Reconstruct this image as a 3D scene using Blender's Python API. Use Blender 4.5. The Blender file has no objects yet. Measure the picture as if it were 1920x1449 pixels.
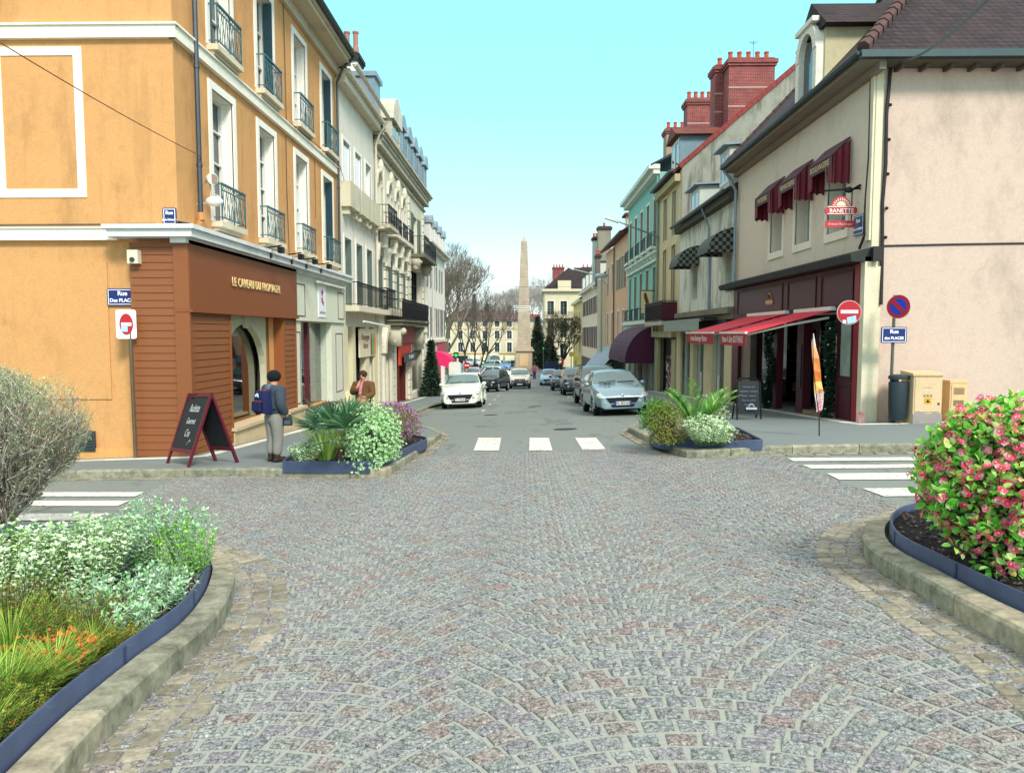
import bpy, bmesh, math, random
from mathutils import Vector, Matrix, Euler
R_ = math.radians
random.seed(7)
sc = bpy.context.scene
COL = sc.collection
# ---------------------------------------------------------------- camera maths
FPX = 1400.0
PIT = math.atan(99.5/FPX); YAW = math.atan(25/FPX*math.cos(PIT))
_cy,_sy,_cp,_sp = math.cos(YAW),math.sin(YAW),math.cos(PIT),math.sin(PIT)
FW=(-_sy*_cp,_cy*_cp,-_sp); RT=(_cy,_sy,0.0)
UP=(RT[1]*FW[2]-RT[2]*FW[1], RT[2]*FW[0]-RT[0]*FW[2], RT[0]*FW[1]-RT[1]*FW[0])
EYE=1.5
def ray(px,py):
    a=(px-960)/FPX; b=(724.5-py)/FPX
    return [FW[i]+a*RT[i]+b*UP[i] for i in range(3)]
def onX(px,py,X):
    r=ray(px,py); t=X/r[0]; return (r[1]*t, EYE+r[2]*t)
def onY(px,py,Y):
    r=ray(px,py); t=Y/r[1]; return (r[0]*t, EYE+r[2]*t)
def G(x,y):
    s=0.05*min(y,65)+0.015*max(0,min(y,170)-65)
    return -s+0.04*max(-11,min(11,x))*(1-max(0,min(1,(y-40)/45)))
def onG(px,py,dz=0):
    r=ray(px,py); f=lambda t:EYE+r[2]*t-G(r[0]*t,r[1]*t)-dz
    t=.5
    while f(t)>0 and t<400: t+=.25
    a,b=t-.25,t
    for _ in range(30):
        m=(a+b)/2
        if f(m)>0:a=m
        else:b=m
    return (r[0]*a,r[1]*a)
def L(px,py,n=0): return onX(px,py,-6.6+n)
def Rr(px,py,n=0): return onX(px,py,7.25-n)
def C(h):
    h=h.lstrip('#'); o=[]
    for i in (0,2,4):
        c=int(h[i:i+2],16)/255; o.append(c/12.92 if c<=.04045 else ((c+.055)/1.055)**2.4)
    return (*o,1)
# ---------------------------------------------------------------- materials
MATS={}
def newmat(name):
    m=bpy.data.materials.new(name); m.use_nodes=True; nt=m.node_tree
    b=nt.nodes['Principled BSDF']; return m,nt,b
def N(nt,t,**k):
    n=nt.nodes.new(t)
    for a,v in k.items():
        if a.startswith('i_'):
            n.inputs[a[2:].replace('_',' ')].default_value=v
        else: setattr(n,a,v)
    return n
def lk(nt,a,b): nt.links.new(a,b)
def mixc(nt,fac,a,b,mode='MIX'):
    n=nt.nodes.new('ShaderNodeMix'); n.data_type='RGBA'; n.blend_type=mode
    for s,v in ((n.inputs[0],fac),(n.inputs[6],a),(n.inputs[7],b)):
        if hasattr(v,'is_linked') or isinstance(v,bpy.types.NodeSocket): nt.links.new(v,s)
        else: s.default_value=v
    return n.outputs[2]
def ramp(nt,src,stops):
    r=nt.nodes.new('ShaderNodeValToRGB'); e=r.color_ramp.elements
    while len(e)<len(stops): e.new(.5)
    for x,(p,c) in zip(e,stops): x.position=p; x.color=c if len(c)==4 else (*c,1)
    nt.links.new(src,r.inputs[0]); return r.outputs[0]
def pos(nt): return nt.nodes.new('ShaderNodeNewGeometry').outputs['Position']
def bump(nt,b,h,s,d=.02):
    n=nt.nodes.new('ShaderNodeBump'); n.inputs['Strength'].default_value=s; n.inputs['Distance'].default_value=d
    nt.links.new(h,n.inputs['Height']); nt.links.new(n.outputs[0],b.inputs['Normal'])
def noise(nt,scale,detail=4,rough=.6,vec=None,sx=None):
    n=N(nt,'ShaderNodeTexNoise'); n.inputs['Scale'].default_value=scale; n.inputs['Detail'].default_value=detail
    n.inputs['Roughness'].default_value=rough
    v=vec if vec is not None else pos(nt)
    if sx:
        mp=N(nt,'ShaderNodeMapping'); mp.inputs['Scale'].default_value=sx; lk(nt,v,mp.inputs[0]); v=mp.outputs[0]
    lk(nt,v,n.inputs['Vector']); return n.outputs[0]
def dk(c,f): return (c[0]*f,c[1]*f,c[2]*f,1)
def plain(hexc,rough=.5,metal=0.,var=.12,vs=6.,bmp=0.,spec=.4,key=None):
    """painted / metal / cloth surface with a little wear"""
    k=('pl',hexc,rough,metal,var,vs,bmp)
    if k in MATS: return MATS[k]
    m,nt,b=newmat('surface_'+hexc.strip('#')); c=C(hexc)
    f=noise(nt,vs,5); col=mixc(nt,f,dk(c,1-var*1.6),dk(c,1+var*.9))
    lk(nt,col,b.inputs['Base Color']); b.inputs['Roughness'].default_value=rough; b.inputs['Metallic'].default_value=metal
    b.inputs['Specular IOR Level'].default_value=spec
    if bmp: bump(nt,b,noise(nt,vs*6,3),bmp)
    MATS[k]=m; return m
def plaster(hexc,stain=.25,scol='#5a5548',var=.12,grain=.3,streak=.0,lo=.52):
    k=('pr',hexc,stain,scol,var,streak,lo)
    if k in MATS: return MATS[k]
    m,nt,b=newmat('plaster_'+hexc.strip('#')); c=C(hexc)
    base=mixc(nt,noise(nt,1.3,5,.65),dk(c,1-var),dk(c,1+var*.6))
    base=mixc(nt,noise(nt,28,3,.7),dk(C('#ffffff'),0),base) if False else base
    g=noise(nt,38,3,.85); base=mixc(nt,.5,base,mixc(nt,ramp(nt,g,[(.3,(0,0,0)),(.7,(1,1,1))]),dk(c,.70),dk(c,1.16)))
    g2=noise(nt,4.5,5,.75); base=mixc(nt,ramp(nt,g2,[(.5,(0,0,0)),(.75,(.35,.35,.35))]),base,dk(c,.66))
    st=noise(nt,.9,6,.7,sx=(1,1,.55)); fac=ramp(nt,st,[(lo,(0,0,0)),(lo+.25,(stain,)*3)])
    col=mixc(nt,fac,base,C(scol))
    if streak:
        s2=noise(nt,3.2,4,.6,sx=(1,1,.12)); f2=ramp(nt,s2,[(.52,(0,0,0)),(.72,(streak,)*3)])
        col=mixc(nt,f2,col,C(scol))
    lk(nt,col,b.inputs['Base Color']); b.inputs['Roughness'].default_value=.9; b.inputs['Specular IOR Level'].default_value=.2
    bump(nt,b,noise(nt,60,3,.7),grain,.01)
    MATS[k]=m; return m
def bricky(name,c1,c2,mort,bw,rh,ms=.01,bmp=.6,axis='xy',rough=.85,var=None):
    m,nt,b=newmat(name); p=pos(nt); s=N(nt,'ShaderNodeSeparateXYZ'); lk(nt,p,s.inputs[0])
    cb=N(nt,'ShaderNodeCombineXYZ')
    if axis=='xy':
        a=N(nt,'ShaderNodeMath',operation='ADD'); lk(nt,s.outputs[0],a.inputs[0]); lk(nt,s.outputs[1],a.inputs[1]); lk(nt,a.outputs[0],cb.inputs[0])
    else: lk(nt,s.outputs['XYZ'.index(axis)],cb.inputs[0])
    lk(nt,s.outputs[2],cb.inputs[1])
    t=N(nt,'ShaderNodeTexBrick'); lk(nt,cb.outputs[0],t.inputs['Vector'])
    t.inputs['Color1'].default_value=c1; t.inputs['Color2'].default_value=c2; t.inputs['Mortar'].default_value=mort
    t.inputs['Scale'].default_value=1; t.inputs['Brick Width'].default_value=bw; t.inputs['Row Height'].default_value=rh
    t.inputs['Mortar Size'].default_value=ms; t.inputs['Bias'].default_value=0
    st=noise(nt,1.1,6,.7); col=mixc(nt,ramp(nt,st,[(.4,(0,0,0)),(.75,(.7,.7,.7))]),t.outputs[0],var or dk(c2,.45))
    lk(nt,col,b.inputs['Base Color']); b.inputs['Roughness'].default_value=rough
    inv=N(nt,'ShaderNodeMath',operation='SUBTRACT'); inv.inputs[0].default_value=1; lk(nt,t.outputs[1],inv.inputs[1])
    bump(nt,b,inv.outputs[0],bmp,.02); return m
def island(name,stops,rough=.6,trans=0.,noise_s=0,nvar=.25,bmp=0,spec=.3,vor=0):
    """colour picked per loose piece (leaf, sett, petal...)"""
    m,nt,b=newmat(name); g=N(nt,'ShaderNodeNewGeometry')
    col=ramp(nt,g.outputs['Random Per Island'],stops)
    if noise_s:
        f=noise(nt,noise_s,3,.75)
        col=mixc(nt,1.0,col,ramp(nt,f,[(.3,(1-nvar,)*3),(.7,(1+nvar,)*3)]),'MULTIPLY')
        if bmp: bump(nt,b,f,bmp,.006)
    if vor:
        v=N(nt,'ShaderNodeTexVoronoi',feature='DISTANCE_TO_EDGE'); v.inputs['Scale'].default_value=vor; lk(nt,g.outputs['Position'],v.inputs['Vector'])
        col=mixc(nt,1.0,col,ramp(nt,v.outputs[0],[(0,(.42,)*3),(.10,(1.05,)*3)]),'MULTIPLY')
    lk(nt,col,b.inputs['Base Color']); b.inputs['Roughness'].default_value=rough; b.inputs['Specular IOR Level'].default_value=spec
    if trans:
        t=N(nt,'ShaderNodeBsdfTranslucent'); lk(nt,col,t.inputs[0]); mx=N(nt,'ShaderNodeMixShader'); mx.inputs[0].default_value=trans
        lk(nt,b.outputs[0],mx.inputs[1]); lk(nt,t.outputs[0],mx.inputs[2])
        lk(nt,mx.outputs[0],nt.nodes['Material Output'].inputs[0])
    return m
def glassy(name,hexc,rough=.06,var=.5,vs=1.2):
    m,nt,b=newmat(name); c=C(hexc); f=noise(nt,vs,3)
    lk(nt,mixc(nt,ramp(nt,f,[(.35,(0,0,0)),(.65,(1,1,1))]),dk(c,1-var),dk(c,1+var)),b.inputs['Base Color'])
    b.inputs['Roughness'].default_value=rough; b.inputs['Specular IOR Level'].default_value=.9
    b.inputs['Coat Weight'].default_value=.3; return m
def seethru(name,tint='#dfeee8',op=.12):
    m,nt,b=newmat(name); nt.nodes.remove(b)
    tr=N(nt,'ShaderNodeBsdfTransparent'); tr.inputs[0].default_value=C(tint); gl=N(nt,'ShaderNodeBsdfGlossy'); gl.inputs['Roughness'].default_value=.03
    fr=N(nt,'ShaderNodeFresnel'); fr.inputs[0].default_value=1.6
    a=N(nt,'ShaderNodeMath',operation='ADD'); a.inputs[1].default_value=op; lk(nt,fr.outputs[0],a.inputs[0])
    mx=N(nt,'ShaderNodeMixShader'); lk(nt,a.outputs[0],mx.inputs[0]); lk(nt,tr.outputs[0],mx.inputs[1]); lk(nt,gl.outputs[0],mx.inputs[2])
    lk(nt,mx.outputs[0],nt.nodes['Material Output'].inputs[0]); return m
def louvre(hexc):
    k=('lv',hexc)
    if k in MATS: return MATS[k]
    m,nt,b=newmat('louvre_'+hexc.strip('#')); c=C(hexc)
    s=N(nt,'ShaderNodeSeparateXYZ'); lk(nt,pos(nt),s.inputs[0])
    a=N(nt,'ShaderNodeMath',operation='MULTIPLY'); a.inputs[1].default_value=18; lk(nt,s.outputs[2],a.inputs[0])
    f=N(nt,'ShaderNodeMath',operation='FRACT'); lk(nt,a.outputs[0],f.inputs[0])
    col=mixc(nt,noise(nt,5),dk(c,.85),dk(c,1.1)); lk(nt,col,b.inputs['Base Color'])
    b.inputs['Roughness'].default_value=.6; bump(nt,b,f.outputs[0],1.,.04); MATS[k]=m; return m
# ---------------------------------------------------------------- mesh builder
class Fr:
    """facade frame: u along the wall, z up, n outwards"""
    def __init__(s,o,u,n): s.o=Vector((*o,0)); s.u=Vector((*u,0)); s.n=Vector((*n,0))
    def __call__(s,u,z,n): p=s.o+s.u*u+s.n*n; return (p.x,p.y,z)
FL=Fr((-6.6,0),(0,1),(1,0)); FR=Fr((7.25,0),(0,1),(-1,0))
def cfr(Y): return Fr((0,Y),(1,0),(0,-1))     # wall that faces the camera end of the street
WORLD=lambda x,y,z:(x,y,z)
class MB:
    def __init__(s,T=None): s.v=[]; s.f=[]; s.m=[]; s.T=T or WORLD
    def face(s,pts,m=0):
        i=len(s.v); s.v+= [s.T(*p) for p in pts]; s.f.append(tuple(range(i,i+len(pts)))); s.m.append(m)
    def box(s,a0,a1,b0,b1,c0,c1,m=0,taper=1.):
        i=len(s.v); ca,cb=(a0+a1)/2,(b0+b1)/2
        P=[(a0,b0,c0),(a1,b0,c0),(a1,b1,c0),(a0,b1,c0),(a0,b0,c1),(a1,b0,c1),(a1,b1,c1),(a0,b1,c1)]
        if taper!=1.: P=P[:4]+[(ca+(p[0]-ca)*taper,cb+(p[1]-cb)*taper,p[2]) for p in P[4:]]
        s.v+=[s.T(*p) for p in P]
        for q in ((0,3,2,1),(4,5,6,7),(0,1,5,4),(1,2,6,5),(2,3,7,6),(3,0,4,7)): s.f.append(tuple(i+k for k in q)); s.m.append(m)
    def hexa(s,P,m=0):
        i=len(s.v); s.v+=[s.T(*p) for p in P]
        for q in ((0,3,2,1),(4,5,6,7),(0,1,5,4),(1,2,6,5),(2,3,7,6),(3,0,4,7)): s.f.append(tuple(i+k for k in q)); s.m.append(m)
    def tube(s,p0,p1,r0,r1=None,n=6,m=0,cap=True):
        if r1 is None: r1=r0
        p0=Vector(s.T(*p0)); p1=Vector(s.T(*p1)); d=p1-p0
        if d.length<1e-6: return
        z=d.normalized(); x=z.orthogonal().normalized(); y=z.cross(x); i=len(s.v)
        for p,r in ((p0,r0),(p1,r1)):
            for k in range(n):
                a=2*math.pi*k/n; s.v.append(tuple(p+(x*math.cos(a)+y*math.sin(a))*r))
        for k in range(n): s.f.append((i+k,i+(k+1)%n,i+n+(k+1)%n,i+n+k)); s.m.append(m)
        if cap: s.f.append(tuple(i+k for k in range(n-1,-1,-1))); s.f.append(tuple(i+n+k for k in range(n))); s.m+=[m,m]
    def path(s,P,r,n=6,m=0):
        for a,b in zip(P,P[1:]): s.tube(a,b,r,r,n,m)
    def lathe(s,c,prof,n=16,m=0,sx=1,sy=1):
        i=len(s.v); k=len(prof)
        for j in range(n):
            a=2*math.pi*j/n
            for r,z in prof: s.v.append(s.T(c[0]+r*math.cos(a)*sx,c[1]+r*math.sin(a)*sy,c[2]+z))
        for j in range(n):
            for q in range(k-1):
                s.f.append((i+j*k+q,i+((j+1)%n)*k+q,i+((j+1)%n)*k+q+1,i+j*k+q+1)); s.m.append(m)
    def ell(s,c,r,n=12,h=8,m=0,rot=None):
        i=len(s.v); R=rot or Matrix.Identity(3)
        for a in range(h+1):
            t=math.pi*a/h
            for k in range(n):
                p=2*math.pi*k/n; q=R@Vector((r[0]*math.sin(t)*math.cos(p),r[1]*math.sin(t)*math.sin(p),r[2]*math.cos(t)))
                s.v.append(s.T(c[0]+q.x,c[1]+q.y,c[2]+q.z))
        for a in range(h):
            for k in range(n): s.f.append((i+a*n+k,i+(a+1)*n+k,i+(a+1)*n+(k+1)%n,i+a*n+(k+1)%n)); s.m.append(m)
    def prism(s,poly,c0,c1,m=0):
        """poly in first two frame coords, extruded along the third"""
        i=len(s.v); n=len(poly); s.v+=[s.T(a,b,c0) for a,b in poly]+[s.T(a,b,c1) for a,b in poly]
        s.f.append(tuple(range(i+n-1,i-1,-1))); s.f.append(tuple(range(i+n,i+2*n))); s.m+=[m,m]
        for k in range(n): s.f.append((i+k,i+(k+1)%n,i+n+(k+1)%n,i+n+k)); s.m.append(m)
    def build(s,name,mats,parent=None,smooth=False,fix=True,bev=0,**tags):
        me=bpy.data.meshes.new(name); off=Vector((0,0,0))
        if parent is not None: off=WL[parent.name]
        me.from_pydata([(v[0]-off.x,v[1]-off.y,v[2]-off.z) for v in s.v],[],s.f)
        if not isinstance(mats,(list,tuple)): mats=[mats]
        for q in mats: me.materials.append(q)
        if len(mats)>1: me.polygons.foreach_set('material_index',s.m)
        if fix:
            bm=bmesh.new(); bm.from_mesh(me); bmesh.ops.recalc_face_normals(bm,faces=bm.faces)
            if bev: bmesh.ops.bevel(bm,geom=[e for e in bm.edges],offset=bev,segments=2,affect='EDGES',profile=.7)
            bm.to_mesh(me); bm.free()
        if smooth:
            me.polygons.foreach_set('use_smooth',[True]*len(me.polygons))
            try: me.set_sharp_from_angle(angle=R_(38))
            except Exception: pass
        me.update()
        o=bpy.data.objects.new(name,me); COL.objects.link(o)
        if parent is not None: o.parent=parent; WL[o.name]=off
        else: WL[o.name]=Vector((0,0,0))
        for k,v in tags.items(): o[k]=v
        return o
WL={}
def thing(name,label,cat,loc=(0,0,0),group=None):
    o=bpy.data.objects.new(name,None); COL.objects.link(o); o.location=loc; o.empty_display_size=.3
    o['label']=label; o['category']=cat
    if group: o['group']=group
    WL[o.name]=Vector(loc); return o
def tag(o,label,cat,group=None,kind=None):
    o['label']=label; o['category']=cat
    if group: o['group']=group
    if kind: o['kind']=kind
    return o
def copy_tree(o,parent=None):
    c=o.copy(); COL.objects.link(c)
    if parent is not None: c.parent=parent
    for ch in list(o.children): copy_tree(ch,c)
    return c
def text(s,size,mat,o,xd,yd,parent=None,name='lettering',ext=.004,align='CENTER',sx=1.,shear=0.,bold=0.,spc=1.):
    cu=bpy.data.curves.new(name,'FONT'); cu.body=s; cu.size=size; cu.align_x=align; cu.align_y='CENTER'; cu.extrude=ext; cu.shear=shear; cu.offset=bold
    cu.resolution_u=3; cu.space_line=.95; cu.space_character=spc
    ob=bpy.data.objects.new(name,cu); COL.objects.link(ob); bpy.context.view_layer.update()
    me=bpy.data.meshes.new_from_object(ob.evaluated_get(bpy.context.evaluated_depsgraph_get()))
    bpy.data.objects.remove(ob); bpy.data.curves.remove(cu)
    me.name=name; xd=Vector(xd).normalized()*sx; yd=Vector(yd).normalized(); zd=xd.normalized().cross(yd); off=Vector(o)-(WL[parent.name] if parent else Vector())
    for v in me.vertices: v.co=off+xd*v.co.x+yd*v.co.y+zd*v.co.z
    me.materials.clear(); me.materials.append(mat)
    ob=bpy.data.objects.new(name,me); COL.objects.link(ob)
    if parent: ob.parent=parent; WL[ob.name]=WL[parent.name]
    return ob
rnd=random.random
def U(a,b): return random.uniform(a,b)
# shared materials
M_stone=plaster('#d9cfb4',.35,var=.15); M_white=plain('#e6e4da',.6,var=.06); M_iron=plain('#15181b',.45,.3)
M_zinc=plain('#8b9aa3',.4,.3,.25,2.5); M_slate=bricky('slate_tiles',C('#4b5560'),C('#353d47'),C('#22272d'),.22,.14,.006,.5)
M_tiles=bricky('clay_roof_tiles',C('#3a2e30'),C('#201b1d'),C('#0c0a0b'),.17,.115,.012,1.2,'xy',.9,C('#43302f'))
M_pantile=bricky('red_clay_tiles',C('#8a4636'),C('#6d3527'),C('#3b1d16'),.22,.16,.012,1.)
M_brick=bricky('red_brick',C('#9c3a34'),C('#7d2b2b'),C('#a58a80'),.22,.07,.008,.5)
M_gutter=plain('#3b4a4b',.4,.5); M_gl=glassy('window_glass','#26343a'); M_gld=glassy('dark_window_glass','#0b1012',.05,.4)
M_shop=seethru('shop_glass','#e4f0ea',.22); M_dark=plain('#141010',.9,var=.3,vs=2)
# ================================================================ ground, road, pavements
m,nt,b=newmat('asphalt'); g=N(nt,'ShaderNodeNewGeometry')
c=mixc(nt,noise(nt,.45,5,.6),C('#59605b'),C('#757c74')); c=mixc(nt,ramp(nt,noise(nt,90,2,.8),[(.35,(0,0,0)),(.7,(1,1,1))]),c,C('#8a9189'))
c=mixc(nt,ramp(nt,noise(nt,.25,6,.75,sx=(4,1,1)),[(.56,(0,0,0)),(.6,(.5,.5,.5)),(.66,(0,0,0))]),c,C('#3b3f3e'))
lk(nt,c,b.inputs['Base Color']); b.inputs['Roughness'].default_value=.85; bump(nt,b,noise(nt,120,2,.7),.35,.008); M_asph=m
m,nt,b=newmat('pavement_asphalt')
c=mixc(nt,noise(nt,.8,5,.65),C('#616b69'),C('#757f7c')); c=mixc(nt,.3,c,mixc(nt,noise(nt,110,2,.8),C('#4d5654'),C('#a3aba6')))
lk(nt,c,b.inputs['Base Color']); b.inputs['Roughness'].default_value=.9; bump(nt,b,noise(nt,120,2,.7),.3,.006); M_pave=m
m,nt,b=newmat('mortar_sand')
f=noise(nt,70,3,.8); lk(nt,mixc(nt,f,C('#6b6f68'),C('#b6b8aa')),b.inputs['Base Color']); b.inputs['Roughness'].default_value=.95; bump(nt,b,f,.5,.006); M_mort=m
M_sett=island('granite_setts',[(0,C('#7c827d')),(.2,C('#868a85')),(.38,C('#817e80')),(.52,C('#8b8f89')),(.66,C('#7f8382')),(.8,C('#898078')),(.9,C('#85877f')),(.97,C('#877c76'))],.8,0,48,.75,.5,.3,40)
M_gset=island('gutter_setts',[(0,C('#817d6c')),(.3,C('#938d7a')),(.6,C('#716d5e')),(1,C('#a29a85'))],.85,0,22,.35,.6)
M_kerb=island('kerb_stone',[(0,C('#83836f')),(.4,C('#94917c')),(.7,C('#787968')),(1,C('#a0977f'))],.9,0,9,.45,.6)
m,nt,b=newmat('worn_road_paint'); f=ramp(nt,noise(nt,16,5,.75),[(.36,(0,0,0)),(.46,(1,1,1))]); f2=ramp(nt,noise(nt,1.6,4,.7),[(.3,(.6,.6,.6)),(.5,(1,1,1))])
mm=N(nt,'ShaderNodeMath',operation='MULTIPLY'); lk(nt,f,mm.inputs[0]); lk(nt,f2,mm.inputs[1]); lk(nt,mixc(nt,mm.outputs[0],C('#77776f'),C('#dcdacb')),b.inputs['Base Color']); b.inputs['Roughness'].default_value=.8; M_paint=m
def band(xs,ys,dz,mat,name,**t):
    mb=MB(); nx=len(xs); i=0
    for y in ys:
        for x in xs: mb.v.append((x,y,G(x,y)+dz))
    for j in range(len(ys)-1):
        for k in range(nx-1): mb.f.append((j*nx+k,j*nx+k+1,(j+1)*nx+k+1,(j+1)*nx+k)); mb.m.append(0)
    return mb.build(name,mat,fix=False,**t)
ys=[-12,-6,0,5,10,15,20,30,40,47,55,62,65,70,78,85,100,120,145,170,230,400,900]
xs=[-900,-300,-90,-40,-20,-11,-7,-3.5,0,3.5,7,11,20,40,90,300,900]
band(xs,ys,-.004,M_asph,'ground',kind='structure')
def ob(name,mb,mat,**k): return mb.build(name,mat,kind='structure',**k)
def smooth(P,n=5):
    """Catmull-Rom through 2D points"""
    o=[]
    for i in range(len(P)-1):
        p0=P[max(i-1,0)]; p1=P[i]; p2=P[i+1]; p3=P[min(i+2,len(P)-1)]
        for k in range(n):
            t=k/n; o.append(tuple(.5*((2*p1[a])+(-p0[a]+p2[a])*t+(2*p0[a]-5*p1[a]+4*p2[a]-p3[a])*t*t+(-p0[a]+3*p1[a]-3*p2[a]+p3[a])*t**3) for a in (0,1)))
    o.append(P[-1]); return o
def resample(P,d):
    o=[P[0]]; acc=0; 
    for a,b in zip(P,P[1:]):
        l=math.dist(a,b); t=d-acc
        while t<=l and l>0: o.append((a[0]+(b[0]-a[0])*t/l,a[1]+(b[1]-a[1])*t/l)); t+=d
        acc=(acc+l)%d if l>0 else acc
    if math.dist(o[-1],P[-1])>d*.4: o.append(P[-1])
    return o
def offset(P,d):
    """offset to the left of travel direction by d"""
    o=[]
    for i,p in enumerate(P):
        a=P[max(i-1,0)]; b=P[min(i+1,len(P)-1)]; dx,dy=b[0]-a[0],b[1]-a[1]; l=math.hypot(dx,dy) or 1
        o.append((p[0]-dy/l*d,p[1]+dx/l*d))
    return o
def kerb(P,w,h,name,stone=1.0,side=1,fine=.2):
    """row of kerb stones; outer foot line P, width w to the left (side=1)"""
    Q=resample(P,fine); I=offset(Q,w*side); mb=MB(); per=max(1,int(round(stone/fine)))
    for s0 in range(0,len(Q)-1,per):
        e=min(s0+per,len(Q)-1); idx=list(range(s0,e+1)); i=len(mb.v)
        for j in idx:
            (x,y),(u,v)=Q[j],I[j]
            if j in (idx[0],idx[-1]):   # open a thin joint
                k=idx[1] if j==idx[0] else idx[-2]
                t=.03
                x+=(Q[k][0]-x)*t; y+=(Q[k][1]-y)*t; u+=(I[k][0]-u)*t; v+=(I[k][1]-v)*t
            ex,ey=(u-x)*.10,(v-y)*.10; g0=G(x,y); g1=G(u,v); jt=0
            mb.v+=[(x,y,g0-.1),(x,y,g0+h-.02),(x+ex,y+ey,g0+h),(u,v,g1+h+.005),(u,v,g1-.1)]
        for a in range(len(idx)-1):
            for q in range(4): mb.f.append((i+a*5+q,i+a*5+5+q,i+a*5+6+q,i+a*5+q+1)); mb.m.append(0)
        n=len(idx)-1
        mb.f.append(tuple(i+q for q in range(5))); mb.f.append(tuple(i+n*5+q for q in range(4,-1,-1))); mb.m+=[0,0]
    ob(name,mb,M_kerb); return I
def setts_along(P,w,nrow,ln,side,name,dz=.012,joint=.012):
    """gutter of small setts laid beside line P"""
    Q=resample(P,ln); mb=MB()
    for r in range(nrow):
        A=offset(Q,side*(w*r/nrow+joint/2)); B=offset(Q,side*(w*(r+1)/nrow-joint/2))
        for j in range(len(Q)-1):
            t=joint/ln/2+U(0,.05); s=1-joint/ln/2-U(0,.05)
            pts=[]
            for (a,b,tt) in ((A[j],A[j+1],t),(A[j],A[j+1],s),(B[j],B[j+1],s),(B[j],B[j+1],t)):
                pts.append((a[0]+(b[0]-a[0])*tt+U(-.006,.006),a[1]+(b[1]-a[1])*tt+U(-.006,.006)))
            sett(mb,pts,dz+U(-.003,.006),True)
    ob(name,mb,M_gset)
def sett(mb,pts,dz,full):
    n=len(pts); cx=sum(p[0] for p in pts)/n; cy=sum(p[1] for p in pts)/n; i=len(mb.v)
    if not full:
        mb.v+=[(x,y,G(x,y)+dz) for x,y in pts]; mb.f.append(tuple(range(i,i+n))); mb.m.append(0); return
    mb.v+=[(x,y,G(x,y)-.002) for x,y in pts]+[(cx+(x-cx)*.97,cy+(y-cy)*.97,G(x,y)+dz*.65) for x,y in pts]+[(cx+(x-cx)*.84,cy+(y-cy)*.84,G(x,y)+dz) for x,y in pts]
    for l in (0,n):
        for k in range(n): mb.f.append((i+l+k,i+l+(k+1)%n,i+l+n+(k+1)%n,i+l+n+k)); mb.m.append(0)
    mb.f.append(tuple(range(i+2*n,i+3*n))); mb.m.append(0)
# --- cobbled crossing: convex region clipped by three asphalt edges
Yf=onG(980,848)[1]
la,lb=onG(310,905),onG(135,1000); ra,rb=onG(1460,857),onG(1720,962)
def hp(a,b,inside):   # half-plane (n,c): n.p<=c
    nx,ny=b[1]-a[1],-(b[0]-a[0]); c=nx*a[0]+ny*a[1]
    if nx*inside[0]+ny*inside[1]>c: nx,ny,c=-nx,-ny,-c
    return nx,ny,c
HP=[(0,1,Yf),hp(la,lb,(0,5)),hp(ra,rb,(0,5)),(0,-1,-.8),(1,0,8),(-1,0,8)]
def clip(P):
    for nx,ny,c in HP:
        o=[]; n=len(P)
        for i in range(n):
            a,b=P[i],P[(i+1)%n]; da=nx*a[0]+ny*a[1]-c; db=nx*b[0]+ny*b[1]-c
            if da<=0: o.append(a)
            if (da<0)!=(db<0) and abs(da-db)>1e-9: t=da/(da-db); o.append((a[0]+(b[0]-a[0])*t,a[1]+(b[1]-a[1])*t))
        P=o
        if len(P)<3: return None
    return P
reg=clip([(-8,.5),(8,.5),(8,20),(-8,20)])
mb=MB(); mb.face([(x,y,G(x,y)+.004) for x,y in reg]); ob('paving_mortar',mb,M_mort,fix=False)
mb=MB(); Wf=1.75; Rf=1.3; rh=.112; sw=.142
for s in range(-6,7):
    xc=s*Wf+.55; yo=random.uniform(-.5,.2)
    for r in range(0,170):
        yb=r*rh-.3+yo
        amax=math.asin(Wf/2/Rf); nn=int(2*amax*Rf/sw); off=(r%2)*.5
        for k in range(-1,nn+1):
            a0=-amax+(k+off)*2*amax/nn; a1=a0+2*amax/nn
            a0=max(a0,-amax); a1=min(a1,amax)
            if a1-a0<.035: continue
            j=.0115; ja=j/Rf
            def P(a,rr): return (xc+rr*math.sin(a)*Wf/2/(Rf*math.sin(amax)),yb+rr*math.cos(a)-Rf*math.cos(amax))
            q=[P(a0+ja,Rf-rh*.5+j),P(a1-ja,Rf-rh*.5+j),P(a1-ja,Rf+rh*.5-j),P(a0+ja,Rf+rh*.5-j)]
            q=[(x+U(-.007,.007),y+U(-.007,.007)) for x,y in q]
            q=clip(q)
            if not q: continue
            y=q[0][1]
            sett(mb,q,.013+U(-.003,.004),True)
ob('cobblestone_paving',mb,M_sett,fix=False)
# --- road markings
def quad(P,dz,mat,name):
    mb=MB(); mb.face([(x,y,G(x,y)+dz) for x,y in P]); return ob(name,mb,mat,fix=False)
for k,(a,b,c_,d) in enumerate([(897,940,935,888),(993,1029,1036,992),(1078,1118,1138,1093)]):
    quad([onG(a,821),onG(b,821),onG(c_,845),onG(d,845)],.006,M_paint,'crosswalk_stripe')
for (x0,x1,ya,yb,sk) in [(-60,262,923,931,14),(-60,232,939,949,20),(-60,185,963,976,26)]:
    quad([onG(x0,ya),onG(x1+sk*.6,ya),onG(x1-sk*.6,yb),onG(x0,yb)],.006,M_paint,'crosswalk_stripe')
for (x0,x1,ya,yb,sk) in [(1482,1960,859,865,10),(1513,1960,872,879,14),(1562,1960,888,900,20),(1637,1960,916,931,34)]:
    quad([onG(x0-sk*.6,ya),onG(x1,ya-3),onG(x1,yb-3),onG(x0+sk*.6,yb)],.006,M_paint,'crosswalk_stripe')
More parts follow.
